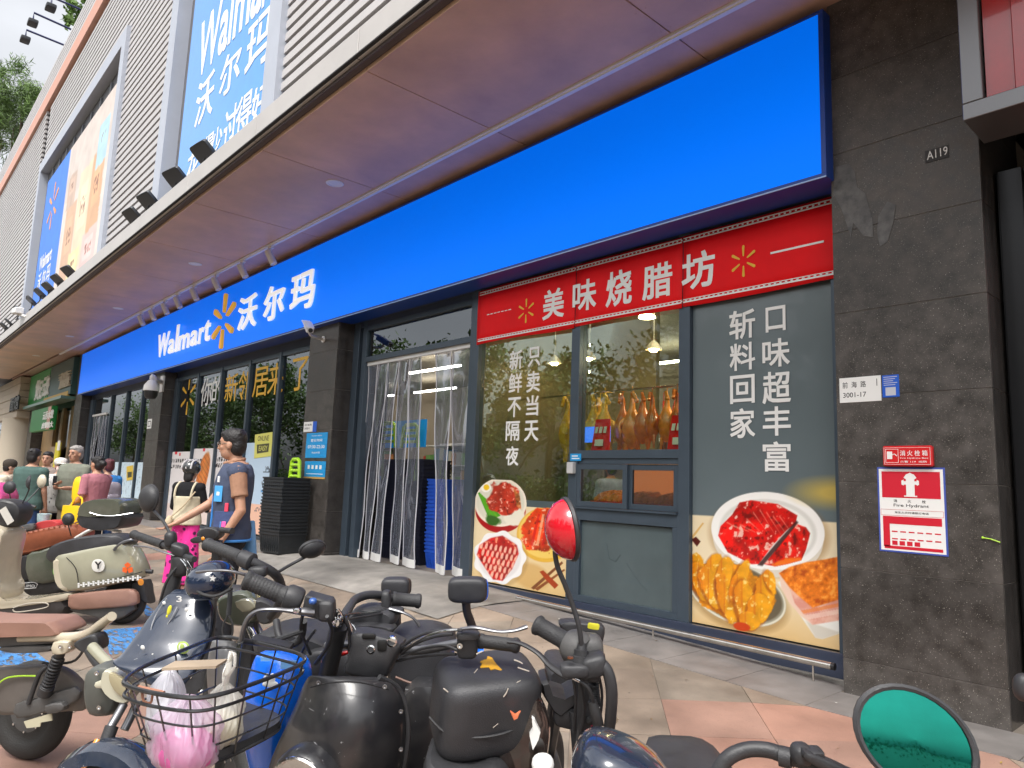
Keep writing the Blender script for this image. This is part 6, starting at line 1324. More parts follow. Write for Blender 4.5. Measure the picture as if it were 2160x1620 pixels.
def shell(b, rows, nu=16, bulge=.08, thick=.012, k=4):
    """rows of (xl, yl, xr, yr, depth, bulge); edges curve away from the viewer"""
    R = []; 
    for i in range(len(rows)-1):
        for j in range(k):
            t = j/k; p0, p1, p2, p3 = [np.array(rows[max(0,min(len(rows)-1,q))], float) for q in (i-1,i,i+1,i+2)]
            R.append(.5*((2*p1)+(-p0+p2)*t+(2*p0-5*p1+4*p2-p3)*t*t+(-p0+3*p1-3*p2+p3)*t**3))
    R.append(np.array(rows[-1], float)); f, g = [], []
    for r in R:
        a, c = [], []
        for i in range(nu+1):
            u = -1+2*i/nu; s = (u+1)/2; D = r[4]+r[5]*abs(u)**2.2; x, y = r[0]+(r[2]-r[0])*s, r[1]+(r[3]-r[1])*s
            a.append(PD(x, y, D)); c.append(PD(x, y, D+thick))
        f.append(a); g.append(c)
    V = [p for r in f for p in r]+[p for r in g for p in r]; n = nu+1; m = len(f); o = n*m; F_ = []
    for j in range(m-1):
        for i in range(nu): q = j*n+i; F_ += [(q, q+1, q+n+1, q+n), (o+q+n, o+q+n+1, o+q+1, o+q)]
    for j in range(m-1): F_ += [(j*n, (j+1)*n, o+(j+1)*n, o+j*n), (j*n+nu, o+j*n+nu, o+(j+1)*n+nu, (j+1)*n+nu)]
    for i in range(nu): F_ += [(i, o+i, o+i+1, i+1), ((m-1)*n+i, (m-1)*n+i+1, o+(m-1)*n+i+1, o+(m-1)*n+i)]
    return b.add(V, F_)
def wheel(T, c, ax, r, w=.085, hub=.13, hm=None, spokes=0):
    c = np.array(c, float); W_ = mk('wheel', MB().lathe(c, ax, [(0,-w*.32),(hub*.5,-w*.36),(hub,-w*.30),(hub+.012,-w*.12),(hub+.012,w*.12),(hub,w*.30),(hub*.5,w*.36),(0,w*.32)], 36), hm or K_mblk, T, smooth=True)
    rr = r-hub*.9-.0; b = MB(); pr = []
    for i in range(17): a = -math.pi*.78+2*math.pi*.78*i/16; pr.append((hub+.004+(r-hub-.004)*(.52+.48*math.cos(a)), w*.5*math.sin(a)))
    b.lathe(c, ax, [(hub-.004,-w*.32)]+pr+[(hub-.004,w*.32)], 48); mk('tyre', b, K_tyre, W_, smooth='all'); b = MB()
    a_ = np.array(ax, float); a_ /= np.linalg.norm(a_); x = np.cross(a_, Zv); x /= np.linalg.norm(x); y = np.cross(a_, x)
    for s in (-1, 1):
        for k in range(8): q = c+a_*s*w*.33+(x*math.cos(k*.785)+y*math.sin(k*.785))*hub*.8; b.lathe(q, a_*s, [(0,0),(.006,0),(.006,.006),(0,.006)], 8)
        b.lathe(c+a_*s*w*.33, a_*s, [(0,0),(.022,0),(.022,.015),(.010,.018),(.010,.035),(0,.035)], 14)
    setp(mk('hub_bolts', b, K_chr, W_, smooth=True), kind='stuff'); return W_
def tubeo(name, T, L, r, m, d=None, k=4, n=10, flat=1): 
    b = MB(); b.tube(pl(L, d), r, n, smooth=k, flat=flat); return mk(name, b, m, T, smooth=True)
def grip(T, L, r=.019, d=None, ribs=0):
    b = MB(); P = pl(L, d); a, c = P[0], P[-1]; t = (c-a); Ln = np.linalg.norm(t); pr = [(0,-.004),(r*.9,-.002),(r*1.15,.004),(r*1.15,.012),(r,.018)]; n_ = ribs or 0
    for i in range(n_): h = .02+(Ln-.04)*i/n_; pr += [(r,h),(r*1.025,h+.002),(r*1.025,h+.006),(r,h+.008)]
    pr += [(r,Ln-.014),(r*1.12,Ln-.01),(r*1.12,Ln),(0,Ln)]; b.lathe(a, t, pr, 18); return mk('grip', b, K_rub, T, smooth=True)
def mirror(T, c, n, rx, ry, back, m=K_mblk, face=K_mir, stem=None, bulge=.05, rot=0, facing=1, rim=K_mblk, e=1):
    """c centre of glass, n direction the glass faces"""
    c = np.array(c, float); n = np.array(n, float); n /= np.linalg.norm(n); x = np.cross(Zv, n); x /= np.linalg.norm(x); y = np.cross(n, x); x, y = x*math.cos(rot)+y*math.sin(rot), -x*math.sin(rot)+y*math.cos(rot)
    ring = lambda s, h: [c+(x*rx*s*math.copysign(abs(math.cos(q))**e, math.cos(q))+y*ry*s*math.copysign(abs(math.sin(q))**e, math.sin(q)))+n*h for q in [6.2832*i/32 for i in range(32)]]
    b = MB(); b.loft([ring(.02,-bulge)]+[ring(math.sin(a), -bulge*math.cos(a)) for a in (.25,.5,.8,1.1,1.35)]+[ring(1.0,-.002)]); o = mk('mirror', b, m, T, smooth=True)
    b = MB(); b.loft([ring(1.0,-.006),ring(1.05,-.004),ring(1.06,.004),ring(1.0,.008),ring(.94,.006),ring(.93,.001)], cap=True); mk('mirror_rim', b, rim, o, smooth=True)
    b = MB(); b.loft([ring(.93,.0025),ring(.6,.004),ring(.01,.005)]); mk('mirror_glass', b, face, o, smooth=True)
    if stem: b = MB(); b.tube(stem, .006, 8, smooth=4); mk('mirror_stem', b, K_mblk, T, smooth=True)
    return o
def gbase(x, y, d): p = PD(x, y, d); return (float(p[0]), float(p[1]), ground(p[0], p[1]))
def down(p, z=None): return np.array((p[0], p[1], ground(p[0], p[1]) if z is None else z))

# ---- black scooter with the big scuffed front shield (centre)
T = thing('scooter', gbase(740,1500,2.15), 'black scooter with large scuffed glossy front shield and exposed handlebar head', 'scooter')
b = MB(); shell(b, [(665,1425,800,1428,2.00,.02),(652,1427,822,1440,1.975,.05),(640,1445,842,1462,1.955,.09),(627,1478,851,1490,1.93,.12),(613,1510,855,1530,1.91,.14),(597,1545,853,1570,1.90,.15),(581,1580,848,1612,1.90,.15),(566,1625,836,1660,1.91,.15),(560,1700,825,1730,1.93,.14),(575,1790,800,1810,1.98,.12)], 22); FS = mk('front_shield', b, K_blk, T, smooth='all')
tubeo('shield_edge', T, [(800,1428,2.01),(838,1450,2.05),(856,1490,2.06),(861,1545,2.06),(855,1600,2.06),(840,1670,2.07)], .008, K_mblk, n=8)
b = MB(); hc = pt(632,1660,1.87); ha = -(_f*.9+_R*.25+Zv*.02); b.lathe(hc, ha, [(.0,-.06),(.088,-.06),(.090,-.02),(.084,.0),(.078,.006),(.072,.002)], 32); HD = mk('headlight_hood', b, K_blk, T, smooth=True)
b = MB(); b.lathe(hc+ha*.0, ha, [(.0,.008),(.04,.006),(.070,-.004),(.074,-.01),(0,-.012)], 32); mk('headlight_lens', b, K_glassl, HD, smooth=True); b = MB(); b.lathe(hc, ha, [(.071,.006),(.078,.012),(.082,.008),(.082,-.01),(.071,-.01)], 32); mk('headlight_ring', b, K_chr, HD, smooth=True)
b = MB(); puff(b, [(748,1326),(800,1331),(853,1350),(846,1372),(832,1400),(816,1426),(770,1424),(731,1413),(738,1385),(746,1350)], 2.13, .11, k=2); mk('handlebar_head', b, K_mblk, T, smooth=True)
b = MB(); 
for x, y, r in ((782,1370,.010),(826,1354,.012)): b.lathe(pt(x,y,2.075), -_f, [(r*1.3,-.01),(r*1.3,0),(r*.9,.002),(r*.8,-.006),(0,-.006)], 14)
mk('bolt', b, K_chr, T, smooth=True)
b = MB()
for x, y, w, h in ((778,1342,.02,.008),(806,1362,.014,.016)): b.sup(pt(x,y,2.075), _R*w, _U*h, _f*.004, .4,.4,5,12)
mk('hole_shade_pad', b, mat('hole_shade_black', (.004,.004,.004), .6), T, smooth=True)  # black pads on the surface; the shade inside holes is put into their colour
tubeo('handlebar', T, [(690,1362,2.30),(730,1360,2.22),(800,1368,2.18),(880,1372,2.12),(950,1360,2.06),(1000,1352,2.03)], .013, K_alu)
grip(T, [(1094,1362,2.00),(1012,1352,2.03)], .0185); b = MB(); b.sup(pt(986,1358,2.02), _R*.030, _U*.038, _f*.028, .45,.5,8,14); b.sup(pt(988,1340,1.99), _R*.034, _U*.010, _f*.02, .5,.5,6,12); mk('lever_clamp', b, K_mblk, T, smooth=True)
b = MB(); b.lathe(pt(970,1362,1.985), -_f, [(0,0),(.008,0),(.008,.004),(.004,.004),(0,.002)], 12); mk('bolt', b, K_chr, T)
tubeo('brake_lever', T, [(972,1327,1.98),(1005,1324,1.96),(1050,1332,1.95),(1085,1330,1.95),(1111,1322,1.96)], [.008,.009,.007,.008,.010], K_alu, flat=.6)
for L in ([(846,1370,2.10),(870,1348,2.05),(905,1334,2.0),(940,1329,1.98),(975,1329,1.97)], [(846,1378,2.10),(880,1356,2.06),(920,1342,2.02),(955,1338,2.0)], [(846,1384,2.10),(890,1368,2.08),(935,1362,2.04),(965,1372,2.02)], [(835,1395,2.12),(880,1385,2.1),(930,1380,2.05),(962,1380,2.02)]): tubeo('cable', T, L, .0045, K_mblk, n=7)
tubeo('chrome_cable', T, [(852,1368,2.06),(890,1346,2.0),(930,1332,1.97),(965,1328,1.965)], .0035, K_chr, n=7)
# rear half: body, seat, wheels
b = MB(); puff(b, [(860,1440),(935,1430),(940,1500),(925,1600),(905,1700),(860,1720),(850,1600)], 2.45, .22); mk('body_panel', b, K_blk, T, smooth=True)
b = MB(); puff(b, [(826,1338),(870,1322),(925,1328),(958,1352),(950,1400),(925,1428),(870,1440),(835,1420)], 2.62, .40); mk('seat', b, K_seat, T, smooth=True)
b = MB(); b.tube(pl([(834,1428,2.40),(880,1443,2.40),(930,1430,2.40),(957,1408,2.42)]), .004, 6, smooth=4); mk('seat_trim', b, mat('trim_brown', (.22,.13,.10), .4), T, smooth=True)
fw = down(pt(690,1700,1.98)); wheel(T, fw+Zv*.215, HR_*.95+HF*.2, .215); b = MB(); a_ = HR_*.95+HF*.2
b.lathe(fw+Zv*.215, a_, [(.235,-.055),(.25,-.03),(.255,0),(.25,.03),(.235,.055),(.225,.05),(.24,0),(.225,-.05)], 40); o = mk('front_fender', b, K_blk, T, smooth=True)
me = o.data; bm = bmesh.new(); bm.from_mesh(me); zc = .215
bmesh.ops.delete(bm, geom=[v for v in bm.verts if v.co.z+origin(T)[2] < .24], context='VERTS'); bm.to_mesh(me); bm.free()
rw = down(pt(870,1650,3.05)); wheel(T, rw+Zv*.215, HR_*.95+HF*.2, .215); b = MB(); b.tube([fw+Zv*.25, pt(790,1400,2.15)], .03, 10); b.tube([fw+Zv*.30+HF*.12, rw+Zv*.30], .05, 10); b.tube([rw+Zv*.22, pt(880,1440,2.6)], .03, 10); mk('frame', b, K_mblk, T, smooth=True)

# ---- blue shared bike with the wire basket
T = thing('scooter', gbase(640,1500,2.5), 'blue e-bike with black wire basket and long brake lever left of centre', 'scooter')
b = MB(); shell(b, [(560,1372,628,1374,2.24,.02),(540,1384,650,1388,2.20,.05),(527,1420,658,1420,2.17,.07),(517,1460,656,1470,2.15,.08),(508,1500,640,1520,2.15,.08),(512,1560,615,1570,2.17,.07),(530,1640,600,1640,2.2,.05)], 16); BP = mk('blue_front_panel', b, K_blue, T, smooth='all')
b = MB(); b.sup(pt(568,1433,2.135), _R*.018, _U*.016, _f*.003, .8,.9,6,14); b.sup(pt(563,1424,2.135), _R*.006, _U*.006, _f*.003, 1,1,5,10); b.sup(pt(575,1424,2.135), _R*.006, _U*.006, _f*.003, 1,1,5,10); b.sup(pt(570,1443,2.135), _R*.024, _U*.010, _f*.003, .8,.9,6,14); mk('white_emblem', b, M_white, BP, smooth=True)
b = MB(); b.obox(pt(609,1402,2.155), _R*.024, _f*.002, _U*.012); b.obox(pt(560,1390,2.17), _R*.014, _f*.002, _U*.006); mk('pale_label', b, mat('pale_blue_label', (.20,.45,.85), .4), BP)
grip(T, [(517,1222,2.02),(603,1258,2.03)], .0245, ribs=9)
b = MB(); b.lathe(pt(600,1256,2.03), pt(646,1272,2.04)-pt(600,1256,2.03), [(0,-.004),(.030,0),(.036,.012),(.036,.040),(.030,.052),(0,.054)], 20); b.obox(pt(672,1278,2.04), _R*.036+_U*-.010, _f*.028, _U*.028+_R*.005); b.sup(pt(690,1286,2.03), _R*.022, _U*.030, _f*.026, .4,.4,8,12); mk('switch_housing', b, K_mblk, T, smooth=True, bevel=.004)
b = MB(); b.sup(pt(660,1268,1.995), _R*.011, _U*.009, _f*.012, .8,.8,6,12); mk('blue_button', b, mat('button_blue', (.03,.10,.35), .3, coat=.5), T, smooth=True)
tubeo('brake_lever', T, [(662,1292,2.0),(640,1290,1.99),(610,1288,1.98),(575,1285,1.97),(545,1288,1.97),(524,1303,1.97),(514,1325,1.97),(509,1350,1.98)], [.014,.016,.009,.008,.008,.0085,.009,.010], K_alu, flat=.7)
b = MB(); b.sup(pt(627,1288,1.965), _R*.012,_U*.008,_f*.01,.8,.8,5,10); mk('pivot', b, K_chr, T, smooth=True)
tubeo('handlebar', T, [(680,1290,2.06),(705,1308,2.12),(718,1312,2.18),(733,1290,2.3),(752,1262,2.42),(790,1254,2.50),(830,1262,2.54),(850,1265,2.55)], .0135, K_mblk)
grip(T, [(887,1268,2.56),(828,1263,2.54)], .0225)
b = MB(); b.sup(pt(815,1268,2.5), _R*.016,_U*.038,_f*.024,.5,.5,8,12); b.sup(pt(832,1288,2.48), _R*.034,_U*.012,_f*.02,.6,.6,6,12); mk('lever_clamp', b, K_mblk, T, smooth=True)
tubeo('brake_lever', T, [(822,1284,2.46),(850,1292,2.45),(872,1304,2.45),(884,1320,2.46)], [.009,.007,.006,.008], K_alu, flat=.7)
b = MB(); b.sup(pt(712,1310,2.10), _R*.016,_U*.018,_f*.018,.9,.9,8,14); b.lathe(pt(712,1310,2.09), -_f, [(0,0),(.008,.0),(.010,.02),(0,.022)], 10); mk('stem_bolt', b, K_chr, T, smooth=True)
for k in range(9):
    a = random.uniform(-1,1); tubeo('cable', T, [(705+k*1.5,1306,2.11),(712+k*5+a*4,1285+k*6,2.06+k*.01),(735+k*4,1330+k*6,2.1),(735+k*5,1375+k*3,2.16)], .003, K_chr if k % 3 == 0 else K_mblk, n=6)
tubeo('cable', T, [(712,1306,2.1),(735,1296,2.2),(775,1292,2.35),(815,1286,2.46)], .0035, K_chr, n=6); tubeo('cable', T, [(714,1310,2.1),(740,1305,2.2),(790,1297,2.38),(822,1290,2.46)], .0035, K_mblk, n=6)
tubeo('brake_hose', T, [(690,1300,2.0),(700,1330,2.05),(690,1365,2.1),(665,1400,2.18)], .0055, K_mblk); tubeo('brake_hose', T, [(583,1310,2.2),(590,1345,2.15),(612,1360,2.15),(635,1345,2.15),(640,1310,2.12)], .011, K_mblk); tubeo('cable', T, [(640,1292,2.06),(635,1330,2.12),(655,1380,2.18)], .005, K_mblk); tubeo('cable', T, [(665,1330,2.1),(650,1350,2.14),(632,1385,2.2)], .004, K_mblk)
b = MB(); puff(b, [(556,1335),(590,1316),(650,1318),(715,1340),(742,1372),(720,1400),(640,1396),(570,1375)], 2.55, .30); mk('bar_cover', b, K_mblk, T, smooth=True)
b = MB(); puff(b, [(735,1300),(760,1278),(800,1276),(838,1290),(832,1318),(800,1336),(750,1336)], 2.5, .16); puff(b, [(742,1318),(775,1312),(830,1318),(825,1334),(760,1345)], 2.42, .1); mk('folded_black_bag', b, K_seat, T, smooth=True)
b = MB(); puff(b, [(650,1372),(720,1362),(760,1395),(755,1440),(700,1440),(655,1420)], 2.42, .12); mk('side_cover', b, K_mblk, T, smooth=True)
b = MB(); b.sup(pt(693,1397,2.30), _R*.024,_U*.014,_f*.003,.9,.9,6,14); b.sup(pt(688,1386,2.30), _R*.004,_U*.012,_f*.003,1,1,5,8); b.sup(pt(697,1386,2.30), _R*.004,_U*.012,_f*.003,1,1,5,8); mk('orange_sticker', b, mat('sticker_orange', (.75,.20,.09), .5), T, smooth=True)
b = MB(); b.sup(pt(723,1379,2.28), _R*.021+_U*.006,_U*.007,_f*.008,.8,.8,6,12); mk('red_reflector', b, K_rlens, T, smooth=True)
b = MB(); puff(b, [(935,1422),(1014,1368),(1010,1392),(955,1440),(930,1520),(915,1600),(905,1700),(885,1700),(893,1600),(905,1520)], 2.75, .10); mk('blue_rear_panel', b, K_blue, T, smooth=True)
b = MB(); b.tube([pt(715,1320,2.15), pt(650,1600,2.3)], .028, 10); fw = down(pt(590,1650,2.15)); b.tube([pt(650,1600,2.3), fw+Zv*.25], .025, 10); rw = down(pt(830,1500,3.3)); b.tube([pt(650,1600,2.3), rw+Zv*.3], .035, 10); b.tube([rw+Zv*.24, pt(850,1420,3.1)], .025, 10); mk('frame', b, K_mblk, T, smooth=True)
wheel(T, fw+Zv*.24, HR_*.9+HF*.4, .24, .06); wheel(T, rw+Zv*.24, HR_*.9+HF*.4, .24, .06)
# basket
K_wire = mat('wire_black', (.02,.02,.022), .3, var=.2, vs=20, coat=.3)
BK = thing('wire_basket', pt(450,1500,1.75), 'black wire basket holding plastic shopping bags in front of the blue e-bike', 'basket')
rim_px = [(262,1436),(300,1408),(370,1378),(458,1345),(510,1349),(583,1366),(632,1380),(641,1396),(600,1417),(518,1448),(454,1467),(400,1472),(330,1463),(278,1450)]
def level(L, z): return [PZ(x, y, z) for x, y in L]
rim = level(rim_px, 1.03); botm = []
cen = sum(rim)/len(rim); lowc = PZ(452,1560,.80); 
botm = [lowc+(p-cen)*np.array((.80,.80,0)) for p in rim]; botm = [np.array((p[0],p[1],.81)) for p in botm]
def closed(L): return L+[L[0]]
def ringat(f): return [p*(1-f)+q*f for p, q in zip(rim, botm)]
def dense(L, k=5):
    N = len(L); Q = []
    for i in range(N):
        p0, p1, p2, p3 = L[i-1], L[i], L[(i+1) % N], L[(i+2) % N]
        for j in range(k): t = j/k; Q.append(.5*((2*p1)+(-p0+p2)*t+(2*p0-5*p1+4*p2-p3)*t*t+(-p0+3*p1-3*p2+p3)*t**3))
    return Q
b = MB(); b.tube(closed(dense(rim)), .0052, 8); b.tube(closed([p-Zv*.028 for p in dense([cen+(q-cen)*.985 for q in rim])]), .004, 8); mk('rim', b, K_wire, BK, smooth=True)
for f in (.40,.72): mk('ring_wire', MB().tube(closed(dense(ringat(f))), .0026, 6), K_wire, BK, smooth=True)
mk('ring_wire', MB().tube(closed(dense(botm)), .0045, 6), K_wire, BK, smooth=True)
D1, D2 = dense(rim, 6), dense(botm, 6); n = len(D1)
for i in range(0, n, 6): mk('upright_wire', MB().tube([D1[i], D1[i]*.25+D2[i]*.75, D2[i]], .0023, 6), K_wire, BK, smooth=True)
b = MB(); b.loft([[p-Zv*.006 for p in dense(botm)], [p+Zv*.022 for p in dense([q*1.0 for q in botm])]], cap=True); mk('tray', b, K_mblk, BK, smooth=True)
b = MB(); b.tube([pt(509,1352,2.0), pt(560,1358,2.1), pt(640,1330,2.12)], .008, 8); b.obox(pt(575,1356,2.06), _R*.055+_U*-.012, _f*.02, _U*.006); mk('bracket', b, K_mblk, BK, smooth=True)
b = MB(); b.tube([pt(300,1455,1.58),pt(303,1478,1.57),pt(318,1482,1.57),pt(322,1462,1.57)], .003, 6, smooth=4); b.tube([pt(292,1452,1.58),pt(345,1464,1.57)], .007, 8); mk('wire_tie', b, mat('copper_tie', (.35,.16,.10), .4), BK, smooth=True)
def plasticbag(name, c, r, m, lb, seed, knots=0, inner=None):
    rng = np.random.default_rng(seed); b = MB(); nu, nv = 34, 120; rings = []; c = np.array(c, float); ph = rng.uniform(0, 6.28, 8)
    for i in range(nu+1):
        u = i/nu; z = -1+2*u; prof = math.sqrt(max(0, 1-abs(z)**3.2)); prof = max(prof*(1 if z < .1 else 1-.5*((z-.1)/.9)**1.6), .05); ring = []
        for j in range(nv):
            a = 6.2832*j/nv; tw = .5*z*math.sin(ph[0]+a)
            rid = sum(w_*(1-abs(math.sin(.5*(a+tw*s_)*k_+ph[q_]+z*s_)))**2 for q_, (k_, w_, s_) in enumerate(((9,.13,.6),(14,.10,-1.1),(23,.07,1.6),(37,.04,-2.2)))); w = .86+rid*(.55+.6*max(0, z))+.07*math.sin(a*3+ph[5])+.05*math.sin(z*6+a*2+ph[6])
            ring.append(c+np.array((r[0]*prof*w*math.cos(a), r[1]*prof*w*math.sin(a), r[2]*(z+.05*math.sin(a*4+ph[7])+.03*math.sin(a*9+ph[3])))))
        rings.append(ring)
    b.loft(rings); t = thing(name, c, lb, 'shopping bag'); o = mk('bag_skin', b, m, t, smooth='all')
    if knots:
        b = MB(); top = c+np.array((0,0,r[2]*.9)); 
        for s in (-1,1): b.tube([top, top+np.array((s*.012,0,.03)), top+np.array((s*.022,.01,.055)), top+np.array((s*.008,.01,.085)), top+np.array((-s*.008,0,.03))], [.008,.006,.004,.005,.008], 8, smooth=4, flat=.4)
        mk('handles', b, m, o, smooth=True)
    if inner: b = MB(); b.sup(c-np.array((0,0,r[2]*.35)), (r[0]*.8,0,0),(0,r[1]*.8,0),(0,0,r[2]*.5),.8,.8,8,14); mk('contents', b, inner, o, smooth=True)
    return t
def film(name, c, tr=.45, c2=None):
    if name in MATS: return MATS[name]
    m = bpy.data.materials.new(name); m.use_nodes = True; n = m.node_tree.nodes; l = m.node_tree.links; p = n['Principled BSDF']; o = n['Material Output']; p.inputs['Base Color'].default_value = c+(1,); p.inputs['Roughness'].default_value = .25; p.inputs['Coat Weight'].default_value = .5
    tl = n.new('ShaderNodeBsdfTranslucent'); tl.inputs[0].default_value = c+(1,); mx = n.new('ShaderNodeMixShader'); mx.inputs[0].default_value = .35; t = n.new('ShaderNodeBsdfTransparent'); m2 = n.new('ShaderNodeMixShader'); m2.inputs[0].default_value = tr
    l.new(p.outputs[0], mx.inputs[1]); l.new(tl.outputs[0], mx.inputs[2]); l.new(mx.outputs[0], m2.inputs[1]); l.new(t.outputs[0], m2.inputs[2]); l.new(m2.outputs[0], o.inputs[0]); MATS[name] = m; return m
pb = PZ(392,1550,.885); plasticbag('plastic_bag', pb, (.115,.08,.085), film('film_lilac', (.80,.70,.82), .5), 'crumpled lilac plastic bag with pink contents in the wire basket', 3, inner=mat('pink_contents', (.66,.13,.36), .5, var=.3, vs=14))
pb = PZ(350,1490,.93); plasticbag('plastic_bag', pb, (.055,.045,.085), film('film_white', (.80,.80,.86), .4), 'clear white plastic bag standing at the left of the basket', 8, inner=mat('white_contents', (.6,.6,.62), .6))
pb = PZ(470,1510,.90); plasticbag('plastic_bag', pb, (.060,.055,.075), film('film_cream', (.82,.80,.74), .3), 'knotted cream plastic bag at the right of the basket', 5, knots=1, inner=mat('cream_contents', (.75,.70,.45), .6))
b = MB(); b.obox(PZ(412,1402,1.04)+Zv*.0, _R*.060+HF*.01, HF*.035, Zv*.003); setp(mk('cardboard_piece', b, mat('cardboard', (.36,.28,.20), .8, var=.2, vs=5), loc=PZ(412,1402,1.04)), 'flat brown cardboard piece lying on the rear of the wire basket', 'cardboard')

# ---- cream scooter with navy front panel (far left, near)
T = thing('scooter', gbase(200,1500,3.1), 'cream e-scooter with dark navy sticker covered windscreen at the lower left', 'scooter')
wc = down(pt(62,1540,3.68)); ax = HF*.97+HR_*.25; wheel(T, wc+Zv*.24, ax, .24, .085, .125, K_grey)
b = MB(); puff(b, [(-40,1420),(60,1404),(122,1404),(160,1424),(182,1455),(182,1492),(150,1498),(-40,1500)], 3.42, .07); mk('chain_cover', b, mat('cover_brown_grey', (.13,.115,.105), .45, var=.15, vs=8), T, smooth=True)
b = MB(); puff(b, [(36,1484),(80,1472),(160,1448),(168,1474),(138,1490),(100,1500),(38,1514)], 3.36, .04, k=2); puff(b, [(100,1486),(136,1480),(140,1496),(106,1504)], 3.33, .05, k=2); mk('swing_arm', b, K_grey, T, smooth=True)
tubeo('green_stripe', T, [(-10,1450,3.37),(10,1432,3.37),(40,1426,3.37),(78,1426,3.37)], .004, mat('lime', (.45,.75,.05), .4)); tubeo('cover_bar', T, [(60,1484,3.34),(72,1450,3.34),(84,1420,3.34),(100,1405,3.35)], .011, K_mblk)
b = MB(); b.prism(pl([(50,1522),(108,1505),(110,1520),(86,1524),(84,1533),(56,1536)], 3.33), HF*.006); mk('bracket_plate', b, mat('plate_ivory', (.55,.52,.38), .5), T)
A_, B_ = pt(127,1378,3.3), pt(95,1460,3.33); b = MB(); hel = []; t_ = (B_-A_); Ln = np.linalg.norm(t_); t_ /= Ln; x_ = np.cross(t_, HF); x_ /= np.linalg.norm(x_); y_ = np.cross(t_, x_)
for i in range(150): a = i*.42; hel.append(A_+t_*(.02+(Ln-.04)*i/150)+(x_*math.cos(a)+y_*math.sin(a))*.024)
b.tube(hel, .0055, 6); b.tube([A_, B_], .013, 8); b.lathe(A_-t_*.01, t_, [(0,0),(.022,0),(.022,.03),(.014,.04),(0,.04)], 14); b.lathe(B_-t_*.04, t_, [(.01,0),(.032,.01),(.032,.05),(0,.06)], 14); mk('shock_absorber', b, K_mblk, T, smooth=True)
b = MB(); puff(b, [(-60,1300),(0,1302),(120,1303),(140,1307),(156,1322),(152,1331),(100,1333),(-60,1334)], 3.4, .24, prof=((-1,.90),(-.9,.97),(-.5,1.0),(.5,1.0),(.9,.97),(1,.90))); mk('seat', b, K_pad, T, smooth=True)
b = MB(); puff(b, [(-60,1338),(60,1336),(150,1334),(200,1330),(190,1345),(120,1352),(50,1356),(-60,1362)], 3.4, .16, k=2); mk('seat_base', b, K_grey, T, smooth=True)
tubeo('frame_tube', T, [(40,1347,3.33),(100,1344,3.32),(160,1343,3.28),(190,1334,3.22),(215,1316,3.16),(236,1300,3.10)], [.016,.020,.022,.022,.022,.020], K_cream, n=14)
b = MB(); puff(b, [(120,1352),(155,1350),(154,1370),(140,1378),(118,1376)], 3.28, .07, k=2); mk('frame_joint', b, K_cream, T, smooth=True)
b = MB(); puff(b, [(14,1360),(120,1358),(118,1370),(60,1374),(16,1370)], 3.36, .10, k=2); mk('lower_plate', b, K_grey, T, smooth=True)
b = MB(); puff(b, [(166,1352),(205,1334),(218,1342),(220,1366),(196,1374),(176,1368)], 3.15, .09); mk('neck_cover', b, K_mblk, T, smooth=True)
tubeo('down_tube', T, [(196,1366,3.10),(215,1386,3.02),(242,1412,2.92)], .024, K_pale, n=14); tubeo('down_tube_edge', T, [(184,1366,3.14),(198,1390,3.06),(214,1408,3.0)], .018, K_mblk)
b = MB(); puff(b, [(198,1412),(212,1400),(240,1397),(262,1412),(268,1450),(258,1492),(236,1504),(206,1500),(195,1470),(194,1436)], 2.86, .14, k=2); mk('headlight_housing', b, mat('housing_grey', (.10,.105,.095), .4, var=.12, vs=8), T, smooth=True)
b = MB(); puff(b, [(224,1416),(236,1410),(262,1424),(287,1444),(286,1466),(272,1480),(242,1470),(222,1446)], 2.76, .07, k=2, prof=((-1,.92),(-.8,.98),(-.5,1.0),(.5,1.0),(.8,.97),(1,.9))); hl = mk('headlight', b, mat('ivory_gloss', (.56,.54,.42), .3, coat=.5), T, smooth=True)
b = MB(); puff(b, [(232,1421),(240,1418),(262,1430),(279,1447),(278,1462),(268,1470),(250,1461),(236,1441)], 2.725, .03); mk('headlight_lens', b, mat('amber_glass', (.40,.35,.22), .12, coat=.9), hl, smooth=True)
b = MB(); puff(b, [(204,1438),(228,1432),(230,1448),(206,1450)], 2.77, .03, k=2); mk('ivory_insert', b, MATS['ivory_gloss'], T, smooth=True)
b = MB(); shell(b, [(370,1243,402,1242,2.95,.005),(346,1262,434,1258,2.90,.018),(328,1284,449,1281,2.87,.03),(310,1308,450,1305,2.84,.035),(292,1334,446,1334,2.81,.035),(274,1358,436,1364,2.78,.035),(255,1382,422,1392,2.74,.03),(238,1396,408,1420,2.70,.025),(250,1410,392,1442,2.68,.02),(292,1436,372,1464,2.67,.015)], 18, thick=.008); WSn = mk('navy_windscreen', b, K_navy, T, smooth='all')
tubeo('screen_edge', T, [(398,1243,2.965),(432,1259,2.94),(449,1284,2.93),(451,1310,2.91),(444,1345,2.88),(430,1380,2.83),(408,1420,2.75)], .006, K_mblk, n=8)
b = MB(); P_ = [(352,1262),(330,1295),(319,1325),(322,1338),(338,1336),(358,1310),(374,1280)]; b.tube(pl([(q[0],q[1],2.835+(q[1]<1300)*.03) for q in P_]), .0022, 5, smooth=4); mk('pressed_line', b, mat('pale_line', (.35,.36,.38), .4), WSn, smooth=True)
def sticker(par, px, py, d, w, h, m, nm='sticker', e=.9, rot=0):
    b = MB(); c = pt(px, py, d); x = _R*math.cos(rot)+_U*math.sin(rot); y = -_R*math.sin(rot)+_U*math.cos(rot); b.sup(c, x*w, y*h, _f*.0025, e, e, 6, 16); return mk(nm, b, m, par, smooth=True)
m_y = mat('sticker_yellow', (.75,.70,.05), .4); m_g = mat('sticker_green', (.45,.60,.15), .4)
